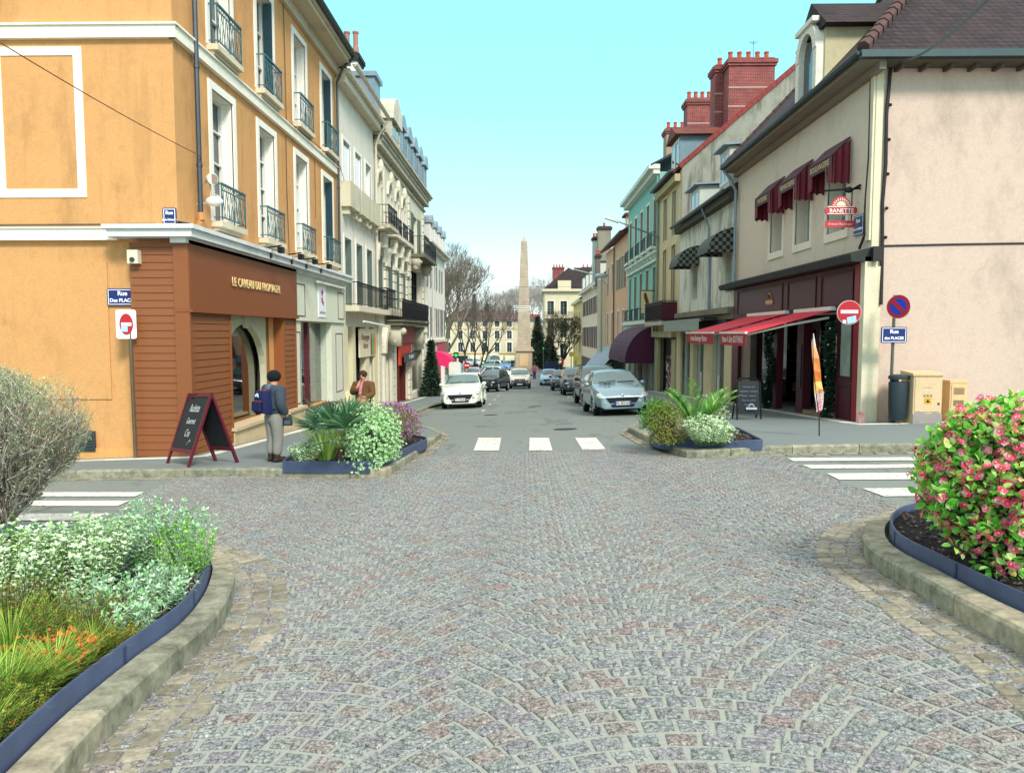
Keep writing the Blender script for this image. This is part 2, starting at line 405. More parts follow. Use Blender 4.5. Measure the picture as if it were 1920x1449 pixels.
def line(a,b,w,name='parking_line'):
    dx,dy=b[0]-a[0],b[1]-a[1]; l=math.hypot(dx,dy); nx,ny=-dy/l*w/2,dx/l*w/2
    quad([(a[0]-nx,a[1]-ny),(b[0]-nx,b[1]-ny),(b[0]+nx,b[1]+ny),(a[0]+nx,a[1]+ny)],.006,M_paint,name)
for y in (29.2,34.6,40.2,46):
    line((-1.65,y-.6),(-1.65,y+.5),.1); line((-3.7,y),(-1.6,y),.1)
for y in (27.6,33.6,40,46.5,53):
    line((2.3,y-.9),(2.3,y+.5),.1); line((2.35,y+.1),(4.1,y+.1),.1)
# --- left pavement with bulb-out
lk0=[onG(x,y) for x,y in [(-260,905),(0,903),(137,901),(300,899),(440,898),(600,901),(702,900),(752,893),(795,864),(825,838),(846,819)]]
lk1=[onG(x,y) for x,y in [(846,819),(830,811),(792,802)]]+[(-3.95,22.6)]
KL=smooth(lk0,4); KL2=lk1+[(-3.95,y) for y in (30,40,50,60,66,72)]
sgut=[]
def path_side(P): return P
setts_along(KL,.22,2,.22,1,'gutter_setts'); setts_along(resample(KL2,.3),.2,2,.22,1,'gutter_setts')
KLi=offset(KL,.22); KL2i=offset(KL2,.2)
I1=kerb(KLi,.16,.13,'kerb',1.0); I2=kerb(resample(KL2i,.3),.16,.13,'kerb',1.0)
def slab(P,dz,mat,name):
    mb=MB(); mb.face([(x,y,G(x,y)+dz) for x,y in P]); n=len(P)
    bm=bmesh.new(); vs=[bm.verts.new(v) for v in mb.v]; bm.faces.new(vs); bmesh.ops.triangulate(bm,faces=bm.faces)
    me=bpy.data.meshes.new(name); bm.to_mesh(me); bm.free(); me.materials.append(mat)
    o=bpy.data.objects.new(name,me); COL.objects.link(o); o['kind']='structure'; return o
ki=offset(KL,.30); k2=offset(KL2,.28)
slab(ki+[p for p in k2 if p[1]<39]+[(-3.67,39),(-9,39),(-9,22),(-16,22),(-16,ki[0][1])],.128,M_pave,'left_pavement')
band([-9,-7.5,-6,-4.8,-3.67],[39,47,55,62,65,72],.128,M_pave,'left_pavement',kind='structure')
# --- right pavement with bulb-out
rk0=[onG(x,y) for x,y in [(2200,852),(1900,848),(1720,851),(1520,854),(1415,857),(1320,864),(1262,862),(1220,846),(1190,830),(1159,812)]]
rk1=[onG(x,y) for x,y in [(1159,812),(1180,800),(1228,788)]]+[(4.35,22.0)]
KR=smooth(rk0,4); KR2=rk1+[(4.35,y) for y in (30,40,50,60,66,80,95)]
setts_along(KR,.24,2,.22,-1,'gutter_setts'); setts_along(resample(KR2,.3),.2,2,.22,-1,'gutter_setts')
kerb(offset(KR,-.24),.16,.13,'kerb',1.0,-1); kerb(resample(offset(KR2,-.2),.3),.16,.13,'kerb',1.0,-1)
ki=offset(KR,-.32); k2=offset(KR2,-.28)
slab(ki+[p for p in k2 if p[1]<39]+[(4.07+.5,39),(9,39),(9,22),(18,22),(18,ki[0][1])],.128,M_pave,'right_pavement')
band([4.57,6,7.5,9],[39,47,55,62,65,80,96,112],.128,M_pave,'right_pavement',kind='structure')
# pale setts laid along the foot of the walls
def foot(P,w,side): 
    Q=resample(P,.32); A=Q; B=offset(Q,w*side); mb=MB()
    for j in range(len(Q)-1):
        pts=[A[j],A[j+1],B[j+1],B[j]]; cx=sum(p[0] for p in pts)/4; cy=sum(p[1] for p in pts)/4
        pts=[(cx+(x-cx)*.97,cy+(y-cy)*.97) for x,y in pts]
        mb.prism([(0,0)]*0 or pts,0,0) if False else mb.hexa([(x,y,G(x,y)+.10) for x,y in pts]+[(x,y,G(x,y)+.136) for x,y in pts])
    ob('wall_foot_setts',mb,M_foot)
M_foot=island('pale_setts',[(0,C('#c3c0ae')),(1,C('#e2ddca'))],.85,0,20,.15,.3)
foot([(-14,13.95),(-7.6,13.95),(-6.15,13.75),(-6.15,14.0),(-6.15,40),(-6.15,61)],.22,-1)
foot([(14,15.35),(7.5,15.35),(6.95,15.5),(6.95,16),(6.95,40),(6.95,68)],.2,1)

# tar seams and covers in the carriageway
for k,(x0,x1,y) in enumerate([(-1.3,3.2,24.0),(-1.5,3.0,27.5),(-1.4,2.0,20.6),(-1.5,2.2,34),(-1.2,1.8,43)]):
    rs=random.Random(k); P=[(x0+(x1-x0)*i/14,y+rs.gauss(0,.05)+.12*math.sin(i*.8+k)) for i in range(15)]; A=offset(P,.03); mb=MB()
    for i in range(14): mb.face([(x,yy,G(x,yy)+.004) for x,yy in (P[i],P[i+1],A[i+1],A[i])])
    ob('tar_seam',mb,plain('#2f3331',.6),fix=False)
for (x,y,r) in ((1.0,18.6,.3),(.4,31,.3),(-1.2,26,.25)):
    mb=MB(); mb.face([(x+r*math.cos(a),y+r*math.sin(a),G(x+r*math.cos(a),y+r*math.sin(a))+.005) for a in [2*math.pi*i/24 for i in range(24)]]); ob('manhole_cover',mb,plain('#4a4a46',.6,.5,.4,30,1.),fix=False)
# ================================================================ generic building kit
class Bld:
    def __init__(s,name,label,F,u0,u1,zt,zb,depth,wall,th=.35,cat='building',group=None):
        s.F=F; s.u0,s.u1,s.zt,s.zb,s.dp,s.wall,s.th=u0,u1,zt,zb,depth,wall,th; s.holes=[]
        c=F((u0+u1)/2,zb,-depth/2); s.root=thing(name,label,cat,c,group)
    def part(s,name,mat,fn,smooth=False,parent=None,**k):
        mb=MB(s.F); fn(mb); return mb.build(name,mat,parent or s.root,smooth,**k)
    def hole(s,u0,u1,z0,z1): s.holes.append((u0,u1,z0,z1))
    def win(s,uc,w,z0,z1,style='glass',fc='#dcdcd2',trim=None,tw=.16,sill=None,sh='#5f8a94',rec=.22,gl=None,nm=2,bars=2,rail=None,tn=.03,arch=False):
        F=s.F; u0,u1=uc-w/2,uc+w/2; s.hole(u0,u1,z0,z1); r=s.root
        fm=plain(fc,.5,var=.05) if isinstance(fc,str) else fc
        mb=MB(F); t=.06; n0,n1=-rec-.05,-rec
        mb.box(u0,u0+t,z0,z1,n0,n1+.03); mb.box(u1-t,u1,z0,z1,n0,n1+.03); mb.box(u0+t,u1-t,z1-t,z1,n0,n1+.03); mb.box(u0+t,u1-t,z0,z0+t,n0,n1+.03)
        for k in range(1,nm): x=u0+(u1-u0)*k/nm; mb.box(x-.04,x+.04,z0+t,z1-t,n0,n1+.02)
        for k in range(1,bars+1):
            z=z0+(z1-z0)*k/(bars+1); mb.box(u0+t,u1-t,z-.02,z+.02,n0,n1+.012)
        wd=mb.build('window',fm,r)
        mb=MB(F); mb.box(u0+.01,u1-.01,z0+.01,z1-.01,n0-.02,n0-.005); mb.build('pane',gl or M_gl,wd)
        if style=='shut':
            for k in (0,1):
                a=u0+(u1-u0)*k/2+.015; b_=u0+(u1-u0)*(k+1)/2-.015; mb=MB(F); mb.box(a,b_,z0+.02,z1-.02,-rec+.05,-rec+.09)
                mb.build('shutter',louvre(sh),wd)
        if style=='fold':      # folded against the near or far reveal
            mb=MB(F); mb.box(u1-.06,u1-.01,z0+.03,z1-.03,-rec+.06,.02); mb.build('shutter',louvre(sh),wd)
        if style=='foldn':
            mb=MB(F); mb.box(u0+.01,u0+.06,z0+.03,z1-.03,-rec+.06,.02); mb.build('shutter',louvre(sh),wd)
        if style=='half':
            mb=MB(F); mb.box(u0+.02,uc,z0+.03,z1-.03,-rec+.06,-rec+.1); mb.build('shutter',louvre(sh),wd)
        if style=='open':
            for (a,b_) in ((u0-w/2-.02,u0-.02),(u1+.02,u1+w/2+.02)):
                mb=MB(F); mb.box(a,b_,z0-.03,z1+.03,.03,.075); mb.build('shutter',louvre(sh),wd)
        if style=='blind':
            mb=MB(F); mb.box(u0+.02,u1-.02,z0+.05,z1-.12,-.1,-.06); mb.build('shutter',plain(sh,.6,var=.05),wd)
        if trim:
            tm=trim if not isinstance(trim,str) else plaster(trim,.1,var=.06)
            mb=MB(F); mb.box(u0-tw,u0,z0,z1+tw,-.02,tn); mb.box(u1,u1+tw,z0,z1+tw,-.02,tn); mb.box(u0,u1,z1,z1+tw,-.02,tn-.003)
            # lining of the reveal
            mb.box(u0,u0+.008,z0,z1,-rec+.03,-.021); mb.box(u1-.008,u1,z0,z1,-rec+.03,-.021); mb.box(u0+.009,u1-.009,z1-.008,z1,-rec+.03,-.021)
            mb.build('surround',tm,wd)
        if sill:
            sw,sn,shh=sill; mb=MB(F); mb.box(u0-sw,u1+sw,z0-shh,z0-.004,-rec,sn); mb.box(u0-sw*.6,u1+sw*.6,z0-shh-.07,z0-shh-.003,-.02,sn*.55)
            mb.build('sill',M_stone if isinstance(trim,str) or trim is None else trim,wd)
        if rail: railing(F,u0-rail[0],u1+rail[0],z0+.02,rail[1],rail[2],wd,M_ironb if rail[-1]=='blue' else M_iron)
        return wd
    def done(s,back=True):
        F=s.F; mb=MB(F); zt,zb,u0,u1,th=s.zt,s.zb,s.u0,s.u1,s.th
        us=sorted({u0,u1}|{a for h in s.holes for a in h[:2]}); zs=sorted({zb,zt}|{a for h in s.holes for a in h[2:4]})
        us=[a for a in us if u0-1e-6<=a<=u1+1e-6]
        def solid(a,b,c,d): 
            x=(a+b)/2; z=(c+d)/2; return not any(h[0]<x<h[1] and h[2]<z<h[3] for h in s.holes)
        for c,d in zip(zs,zs[1:]):
            i=0
            while i<len(us)-1:
                if not solid(us[i],us[i+1],c,d): i+=1; continue
                j=i
                while j<len(us)-1 and solid(us[j],us[j+1],c,d): j+=1
                mb.face([(us[i],c,0),(us[j],c,0),(us[j],d,0),(us[i],d,0)]); i=j
        for a,b,c,d in s.holes:
            mb.face([(a,c,0),(a,d,0),(a,d,-th),(a,c,-th)]); mb.face([(b,c,0),(b,d,0),(b,d,-th),(b,c,-th)])
            mb.face([(a,c,0),(b,c,0),(b,c,-th),(a,c,-th)]); mb.face([(a,d,0),(b,d,0),(b,d,-th),(a,d,-th)])
        dp=s.dp
        mb.face([(u0,zb,0),(u0,zt,0),(u0,zt,-dp),(u0,zb,-dp)]); mb.face([(u1,zb,0),(u1,zt,0),(u1,zt,-dp),(u1,zb,-dp)])
        mb.face([(u0,zb,-dp),(u1,zb,-dp),(u1,zt,-dp),(u0,zt,-dp)]); mb.face([(u0,zt,0),(u1,zt,0),(u1,zt,-dp),(u0,zt,-dp)])
        s.wallob=mb.build('wall',s.wall,s.root,fix=False)
        mb=MB(F)   # dark inside so no light leaks through the openings
        return s.wallob
    def box(s,name,mat,*a,parent=None,**k):
        mb=MB(s.F); mb.box(*a); return mb.build(name,mat,parent or s.root,**k)
    def gable(s,name,mat,zr,over=.35,ze=None,un=0.,t=.14,nf=0.,rn=None,parent=None):
        """pitched roof, ridge along the street"""
        ze=ze if ze is not None else s.zt; rn=rn if rn is not None else -s.dp/2; mb=MB(s.F); a,b_=s.u0-un,s.u1+un
        mb.hexa([(a,ze,over),(b_,ze,over),(b_,zr,rn),(a,zr,rn),(a,ze+t,over),(b_,ze+t,over),(b_,zr+t,rn),(a,zr+t,rn)])
        bk=-s.dp-over; mb.hexa([(a,ze,bk),(b_,ze,bk),(b_,zr,rn),(a,zr,rn),(a,ze+t,bk),(b_,ze+t,bk),(b_,zr+t,rn),(a,zr+t,rn)])
        for u in (s.u0+.02,s.u1-.02):
            mb.face([(u,s.zt,0),(u,zr,rn),(u,s.zt,-s.dp)])
        return mb.build(name,mat,parent or s.root)
    def gutter(s,z,n,mat=None,u0=None,u1=None,r=.08,soffit=None):
        u0=s.u0 if u0 is None else u0; u1=s.u1 if u1 is None else u1
        mb=MB(s.F); k=8
        for i in range(k):
            a=math.pi+math.pi*i/k; b_=math.pi+math.pi*(i+1)/k
            for rr in (r,):
                mb.face([(u0,z+rr*math.sin(a),n+rr*math.cos(a)),(u1,z+rr*math.sin(a),n+rr*math.cos(a)),(u1,z+rr*math.sin(b_),n+rr*math.cos(b_)),(u0,z+rr*math.sin(b_),n+rr*math.cos(b_))])
        mb.tube((u0,z,n+r),(u1,z,n+r),.013,n=5); mb.face([(u0,z,n-r)]+[(u0,z+r*math.sin(math.pi+math.pi*i/k),n+r*math.cos(math.pi+math.pi*i/k)) for i in range(1,k)]+[(u0,z,n+r)])
        return mb.build('gutter',mat or M_gutter,s.root,fix=False)
M_ironb=plain('#4c6f76',.5,.2,.25)
def railing(F,u0,u1,z0,z1,n,parent,mat,step=.11,style='x',sides=True,name='railing'):
    """z1 = height of the top rail above z0"""
    mb=MB(F); zt=z0+z1; zm=zt-.13
    mb.box(u0,u1,zt-.025,zt+.015,n-.025,n+.025); mb.box(u0,u1,zm-.012,zm+.012,n-.01,n+.01); mb.box(u0,u1,z0+.05,z0+.075,n-.012,n+.012)
    k=max(2,int((u1-u0)/step)); d=(u1-u0)/k
    for i in range(k):
        a=u0+i*d; c=a+d/2
        if style=='x':
            mb.tube((a,z0+.06,n),(a+d,zm,n),.008,n=4,cap=False); 
            if i%2==0: mb.tube((a+d*1.6 if a+d*1.6<u1 else u1,z0+.06,n),(a,zm,n),.008,n=4,cap=False)
        else: mb.tube((a,z0+.05,n),(a,zt,n),.009,n=4,cap=False)
        if style=='scroll' and i%3==1:
            for sgn in (-1,1):
                P=[(c+sgn*d*.9*math.sin(t*1.1)*(1-t/7),z0+.12+(zm-z0-.2)*t/6,n+.01) for t in range(7)]; mb.path(P,.010,4)
        P=[(c+.045*math.cos(t),(zt+zm)/2+.045*math.sin(t),n) for t in [j*math.pi/3 for j in range(7)]]
        for p,q in zip(P,P[1:]): mb.tube(p,q,.006,n=3,cap=False)
    for u in (u0,u1):
        mb.box(u-.012,u+.012,z0,zt+.02,n-.012,n+.012)
        if sides: mb.box(u-.01,u+.01,zt-.02,zt+.01,0,n-.013); mb.box(u-.01,u+.01,z0+.05,z0+.07,0,n-.013)
        if sides and n>.2:
            q=max(1,int(n/.12))
            for j in range(1,q): mb.tube((u,z0+.05,n*j/q),(u,zt,n*j/q),.008,n=4,cap=False)
    return mb.build(name,mat,parent)
def downpipe(F,u,z0,z1,n,parent,mat=None,r=.05,name='downpipe',top=None):
    mb=MB(F); mb.tube((u,z0,n),(u,z1,n),r,n=8)
    z=z0+.9
    while z<z1: mb.tube((u,z,n),(u,z+.06,n),r*1.25,n=8); z+=1.9
    if top: mb.path([(u,z1,n)]+top,r,8)
    return mb.build(name,mat or M_zinc,parent,smooth=True)
def dome(mb,u0,u1,z0,z1,n,steps=7):
    """quarter-barrel awning"""
    P=[(n*math.sin(t),z1-(z1-z0)*(1-math.cos(t))) for t in [math.pi/2*i/steps for i in range(steps+1)]]
    for a,b in zip(P,P[1:]): mb.face([(u0,a[1],a[0]),(u1,a[1],a[0]),(u1,b[1],b[0]),(u0,b[1],b[0])])
    for u in (u0,u1): mb.face([(u,p[1],p[0]) for p in P]+[(u,z0,0)])
def chimney(F,u0,u1,n0,n1,z0,z1,mat,pots,parent=None,name='chimney',cap=M_brick,potc='#b5553f',along='n',ph=.45,label=None):
    mb=MB(F); mb.box(u0,u1,z0,z1,n0,n1)
    e=.07; mb.box(u0-e,u1+e,z1+.002,z1+.12,n0-e,n1+e,1); mb.box(u0-e*1.8,u1+e*1.8,z1+.122,z1+.3,n0-e*1.8,n1+e*1.8,1); mb.box(u0,u1,z1+.302,z1+.4,n0,n1,1)
    c=mb.build(name,[mat,cap],parent); mb=MB(F)
    for k in range(pots):
        t=(k+.5)/pots; u=(u0+u1)/2 if along=='n' else u0+(u1-u0)*t; n=n0+(n1-n0)*t if along=='n' else (n0+n1)/2
        z=z1+.4; mb.tube((u,z,n),(u,z+ph,n),.13,.10,8); mb.tube((u,z+ph,n),(u,z+ph+.07,n),.125,.125,8)
    if pots: mb.build('chimney_pot',plain(potc,.8,var=.2),c)
    return c
# ================================================================ LEFT SIDE
# ---- orange corner building
M_or=plaster('#d39e66',.6,'#86643c',var=.16,streak=.32); OR='#e8b070'
b=Bld('corner_building','tall orange rendered corner building with white window surrounds and a brown timber shopfront',FL,14.25,26.45,11.0,-3,9,M_or)
for uc in (16.5,19.3,22.25,25.15):
    i=(16.5,19.3,22.25,25.15).index(uc)
    b.win(uc,1.15,7.48,10.0,('half','fold','half','fold')[i],trim='#f4f0e2',sill=(.14,.24,.12),rail=(.08,.80,.21,'blue'),rec=.26,nm=1,sh='#7aa0a8' if i%2==0 else '#3f6470')
    b.win(uc,1.15,3.86,6.62,('glass','glass','half','fold')[i],trim='#f4f0e2',sill=(.14,.24,.12),rail=(.08,.76,.21,'blue'),rec=.26,nm=1,sh='#7aa0a8' if i==2 else '#3f6470',bars=3)
b.hole(16.0,19.15,-.6,1.98); b.hole(21.3,24.7,-.75,1.85)
b.done()
cw=cfr(14.25)
def P_(name,mat,fn,parent=None,F=FL,smooth=False,**k):
    mb=MB(F); fn(mb); return mb.build(name,mat,parent or b.root,smooth,**k)
M_band=plaster('#f3eeda',.25,'#8d8468',var=.08)
def f(mb):
    mb.box(14.2,26.5,6.98,7.2,-.05,.1); mb.box(14.2,26.5,7.202,7.24,-.05,.14)
P_('string_course',M_band,f)
def f(mb): mb.box(-15,-6.502,6.98,7.2,.0,.1); mb.box(-15,-6.462,7.202,7.24,.0,.14)
P_('string_course',M_band,f,F=cw)
def f(mb):      # painted blind window frame
    x0,x1,z0,z1=-10.02,-8.32,4.07,6.85; w=.16
    mb.box(x0,x0+w,z0,z1,-.02,.02); mb.box(x1-w,x1,z0,z1,-.02,.02); mb.box(x0+w,x1-w,z1-w,z1,-.02,.018); mb.box(x0+w,x1-w,z0,z0+w,-.02,.018)
P_('blind_window_frame',plaster('#f4efd8',.1,var=.05),f,F=cw)
def f(mb): mb.box(-15,-7.72,3.26,3.47,0,.12); mb.box(-15,-7.72,3.472,3.5,0,.15)
P_('string_course',M_band,f,F=cw)
def f(mb):
    mb.tube((-15,3.53,.06),(-7.0,3.56,.06),.02,n=5)
P_('conduit',plain('#5e5a4c',.7),f,F=cw)
# blocked window outline, skirting, cellar vent on the end wall
def f(mb):
    x0,x1=onY(33,600,14.25)[0],onY(205,600,14.25)[0]; z0,z1=onY(100,748,14.25)[1],onY(100,492,14.25)[1]
    mb.box(x0,x1,z0,z1,-.02,.025)
P_('blocked_window',plaster('#d39e66',.5,'#8f6a3c',var=.1),f,F=cw)
def f(mb): mb.box(-15,-7.46,-2,-.72,-.02,.05)
P_('plinth',plaster('#dfa564',.4,'#8a6a40',var=.15),f,F=cw)
def f(mb):
    x0,z0=onY(137,846,14.2); x1,z1=onY(178,808,14.2); mb.box(x0,x1,z0,z1,.03,.075)
    for k in range(6): z=z0+.04+k*(z1-z0-.06)/6; mb.box(x0+.03,x1-.03,z,z+.02,.076,.09)
P_('cellar_vent',plain('#3c4a4a',.6,.3,.3),f,F=cw)
# roof eaves: soffit, rafters, gutter
def f(mb): mb.box(14.0,26.5,10.72,10.84,0,.55); mb.box(14.0,26.5,10.4,10.718,0,.12); mb.box(14.0,26.5,10.842,11.0,0,.62)
P_('eaves',plaster('#c9bda0',.3,var=.1),f)
def f(mb): 
    mb.hexa([(13.9,10.98,.66),(26.5,10.98,.66),(26.5,16,-4.5),(13.9,16,-4.5),(13.9,11.1,.66),(26.5,11.1,.66),(26.5,16.2,-4.5),(13.9,16.2,-4.5)])
P_('roof',M_slate,f)
b.gutter(11.0,.72,u0=13.9,u1=26.5)
downpipe(FL,15.0,3.9,16,.12,b.root,plain('#4a5058',.45,.4,.2)); downpipe(FL,26.2,3.7,10.1,.12,b.root,plain('#4a4a48',.5,.3,.2),.045,top=[(26.2,10.6,.35),(26.2,10.9,.7)])
mb=MB(FL); mb.path([(15.0,3.9,.12),(15.0,3.75,.13),(15.02,3.62,.05)],.07,8); mb.build('downpipe_shoe',plain('#c08a52',.7),b.root)
# loose cables on the facade
mb=MB(FL); mb.path([(20.8,10.6,.03),(20.85,9,.03),(20.8,7.3,.05),(21.2,7.26,.15),(23.6,7.3,.16),(26.3,7.28,.16),(27.2,6.9,.1)],.012,4); mb.path([(20.8,6.9,.03),(20.78,5.5,.03),(20.85,3.6,.04)],.012,4); mb.path([(23.6,6.9,.03),(23.62,5.1,.03)],.008,4)
mb.build('cable',plain('#6b4f38',.8),b.root)
# canopy ledge above the shops
M_led=plaster('#dfe0dc',.4,'#6b6a60',var=.1)
def f(mb):
    mb.box(13.78,26.6,3.28,3.42,0,.46); mb.box(13.72,26.7,3.422,3.5,0,.52); mb.box(13.9,26.4,3.18,3.278,0,.3)
    mb.face([(13.75,3.505,.5),(26.6,3.505,.5),(26.6,3.62,0),(13.75,3.62,0)])
P_('canopy_ledge',M_led,f)
def f(mb): mb.box(-7.72,-6.602,3.28,3.42,0,.47); mb.box(-7.78,-6.602,3.422,3.5,0,.53)
P_('canopy_ledge',M_led,f,F=cw)
# --- timber shopfront
m,nt,bb=newmat('cedar_boards'); c=noise(nt,2.2,4,.6,sx=(1,1,9)); c2=noise(nt,14,4,.7,sx=(1,1,14))
cc=mixc(nt,c,C('#7b3f1a'),C('#965226')); cc=mixc(nt,.4,cc,mixc(nt,c2,C('#5e3414'),C('#a06a38'))); lk(nt,cc,bb.inputs['Base Color']); bb.inputs['Roughness'].default_value=.55; bump(nt,bb,c2,.3,.006); M_cedar=m
m,nt,bb=newmat('cedar_panel'); c2=noise(nt,16,4,.7,sx=(6,6,.25)); cc=mixc(nt,c2,C('#753e1b'),C('#905024')); lk(nt,cc,bb.inputs['Base Color']); bb.inputs['Roughness'].default_value=.5; M_cpan=m
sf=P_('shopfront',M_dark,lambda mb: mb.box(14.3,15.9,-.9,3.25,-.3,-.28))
def boards(mb,u0,u1,z0,z1,n0,n1,h=.142):
    z=z0
    while z<z1-.02: mb.hexa([(u0,z,n0),(u1,z,n0),(u1,z,n1),(u0,z,n1),(u0,min(z+h-.007,z1),n0),(u1,min(z+h-.007,z1),n0),(u1,min(z+h-.007,z1),n1-.012),(u0,min(z+h-.007,z1),n1-.012)]); z+=h
def f(mb):
    boards(mb,14.06,16.0,-.86,1.93,.02,.25); boards(mb,19.55,20.55,-.95,1.93,.02,.25); boards(mb,19.2,19.55,-.7,1.93,-.25,0)
P_('timber_cladding',M_cedar,f,sf)
def f(mb): boards(mb,-7.45,-6.352,-.86,3.2,.02,.25)
P_('timber_cladding',M_cedar,f,sf,F=cfr(14.3))
def f(mb):
    mb.box(14.0,14.06,-.86,3.25,.0,.285); mb.box(15.98,16.03,-.86,1.93,.0,.27); mb.box(19.5,19.56,-.9,1.93,.0,.28); mb.box(20.54,20.6,-.95,1.93,.0,.27)
P_('corner_trim',M_cedar,f,sf)
def f(mb): mb.box(14.02,20.62,1.96,3.25,.02,.30); mb.box(13.99,20.64,1.9,1.958,.02,.34)
P_('fascia',M_cpan,f,sf)
M_let=plain('#e9c98a',.5,var=.05)
for z,m_ in ((0.0,M_let),):
    text('LE CAVEAU DU FROMAGER',.27,M_let,FL(17.55,2.60,.33),(0,1,0),(0,0,1),sf,ext=.008,sx=.86,bold=.003,spc=1.12)
# arch surround of the window
def f(mb):
    u0,u1,z0,z1=16.05,19.2,-.6,1.96; n0,n1=-.22,-.06; uc=(u0+u1)/2+.05; r=1.38; zc=.45
    mb.box(u0,uc-r,z0,zc,n0,n1); mb.box(uc+r,u1,z0,zc,n0,n1)
    prev=None
    for k in range(17):
        a=math.pi*k/16; p=(uc-r*math.cos(a),zc+r*.92*math.sin(a)); 
        if prev: mb.hexa([(prev[0],prev[1],n0),(p[0],p[1],n0),(p[0],p[1],n1),(prev[0],prev[1],n1),(prev[0],z1,n0),(p[0],z1,n0),(p[0],z1,n1),(prev[0],z1,n1)])
        prev=p
    mb.box(u0,uc-r,zc,z1,n0,n1); mb.box(uc+r,u1,zc,z1,n0,n1)
    mb.box(uc-.14,uc+.14,zc+r*.85,zc+r*.92+.28,n1+.002,n1+.05)
P_('reveal',M_cedar,lambda mb:(mb.box(19.1,19.149,-.6,1.97,-.2,.0),),sf)
P_('arch_surround',plaster('#c3c4a4',.4,'#6f775c',var=.15),f,sf)
P_('shop_pane',M_shop,lambda mb: mb.box(16.03,19.17,-.59,1.9,-.3,-.29),sf)
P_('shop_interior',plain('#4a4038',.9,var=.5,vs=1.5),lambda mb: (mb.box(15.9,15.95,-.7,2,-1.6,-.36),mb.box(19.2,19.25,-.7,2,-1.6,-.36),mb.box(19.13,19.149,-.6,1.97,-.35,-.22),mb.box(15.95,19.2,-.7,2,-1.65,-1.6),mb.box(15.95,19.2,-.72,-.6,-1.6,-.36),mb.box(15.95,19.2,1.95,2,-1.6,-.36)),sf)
random.seed(3)
def goods(F,u0,u1,z0,z1,n0,n1,n,cols,parent,name='shop_goods'):
    mats=[plain(c,.6,var=.15) for c in cols]; mb=MB(F)
    for k in range(n):
        u=U(u0,u1); s=U(.05,.14); h=U(.08,.28); z=random.choice([z0,z0+(z1-z0)*.33,z0+(z1-z0)*.6,z0+(z1-z0)*.8]); nn=U(n0,n1); mm=random.randrange(len(cols))
        if rnd()<.5: mb.box(u,u+s,z,z+h,nn,nn+s,mm)
        else: mb.tube((u,z,nn),(u,z+h,nn),s/2,s/2.6,7,mm)
    for zz in (z0+(z1-z0)*.33,z0+(z1-z0)*.6,z0+(z1-z0)*.8): mb.box(u0,u1,zz-.03,zz-.003,n0,n1+.1,0)
    return mb.build(name,mats,parent)
goods(FL,16.1,19.0,-.58,1.5,-.8,-.42,130,['#8a7156','#c9bfa0','#8a2f2a','#d8d4c4','#3f4a36','#b08a3e'],sf)
# stone base with the step
M_base=plaster('#cdb893',.45,'#7d6a48',var=.2)
def f(mb):
    mb.box(14.15,16.0,-2,-.88,-.05,.12); mb.box(16.0,21.2,-2.2,-.62,-.05,.30); mb.box(15.95,21.25,-.618,-.55,-.05,.36); mb.box(15.3,16.0,-2,-.95,.0,.32); mb.box(15.0,15.95,-2,-1.12,.0,.42)
    mb.box(21.2,26.4,-2.4,-.82,-.05,.22)
P_('stone_base',M_base,f)
# --- second shop, pale green
M_pg=plaster('#d5d6c0',.15,'#7d8068',var=.08); s2=P_('shopfront',M_pg,lambda mb:(mb.box(20.62,26.4,1.86,3.2,.0,.24),mb.box(20.62,21.3,-.8,1.858,.0,.18),mb.box(24.7,26.4,-.8,1.858,.0,.18)))
M_red=plain('#5a1f28',.5)
def outl(mb,u0,u1,z0,z1,n,w=.025): mb.box(u0,u0+w,z0,z1,n,n+.012); mb.box(u1-w,u1,z0,z1,n,n+.012); mb.box(u0+w,u1-w,z1-w,z1,n,n+.011); mb.box(u0+w,u1-w,z0,z0+w,n,n+.011)
def f(mb):
    outl(mb,20.72,21.55,1.98,2.9,.24); outl(mb,25.35,26.2,1.98,2.9,.24); outl(mb,20.7,21.22,-.5,1.55,.18); outl(mb,25.2,26.15,-.5,1.5,.18); mb.box(22.55,22.68,-.75,1.85,-.12,.0)
P_('painted_moulding',M_red,f,s2)
P_('shop_pane',M_shop,lambda mb: mb.box(21.3,24.7,-.74,1.84,-.2,-.19),s2)
P_('reveal',plain('#b8c0ac',.7),lambda mb:(mb.box(24.68,24.7,-.74,1.84,-.34,.0),mb.box(21.3,21.32,-.74,1.84,-.34,.0),mb.box(21.32,24.68,1.83,1.849,-.34,.0)),s2)
P_('display_panel',plain('#8d8f8a',.8,var=.3,vs=3),lambda mb:(mb.box(23.0,24.5,.3,1.1,-.9,-.88),mb.box(22.0,22.4,-.2,.9,-.8,-.78)),s2)
P_('window_ledge',plain('#4f4b44',.7),lambda mb: mb.box(21.2,24.8,-.82,-.76,-.3,.42),s2)
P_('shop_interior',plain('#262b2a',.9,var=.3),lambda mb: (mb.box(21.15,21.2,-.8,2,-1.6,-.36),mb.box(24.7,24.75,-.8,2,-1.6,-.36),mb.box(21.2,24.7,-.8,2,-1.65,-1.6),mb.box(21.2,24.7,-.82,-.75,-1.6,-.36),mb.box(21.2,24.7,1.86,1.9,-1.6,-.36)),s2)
goods(FL,21.4,24.4,-.73,1.2,-.7,-.3,50,['#d8d4c8','#7d4a38','#e8e2d0','#56615c','#a38a5e'],s2)
def f(mb):
    mb.box(22.9,23.75,2.0,3.02,.24,.262)
sg=P_('shop_sign',plain('#f0f0f4',.4,var=.03),f,s2)
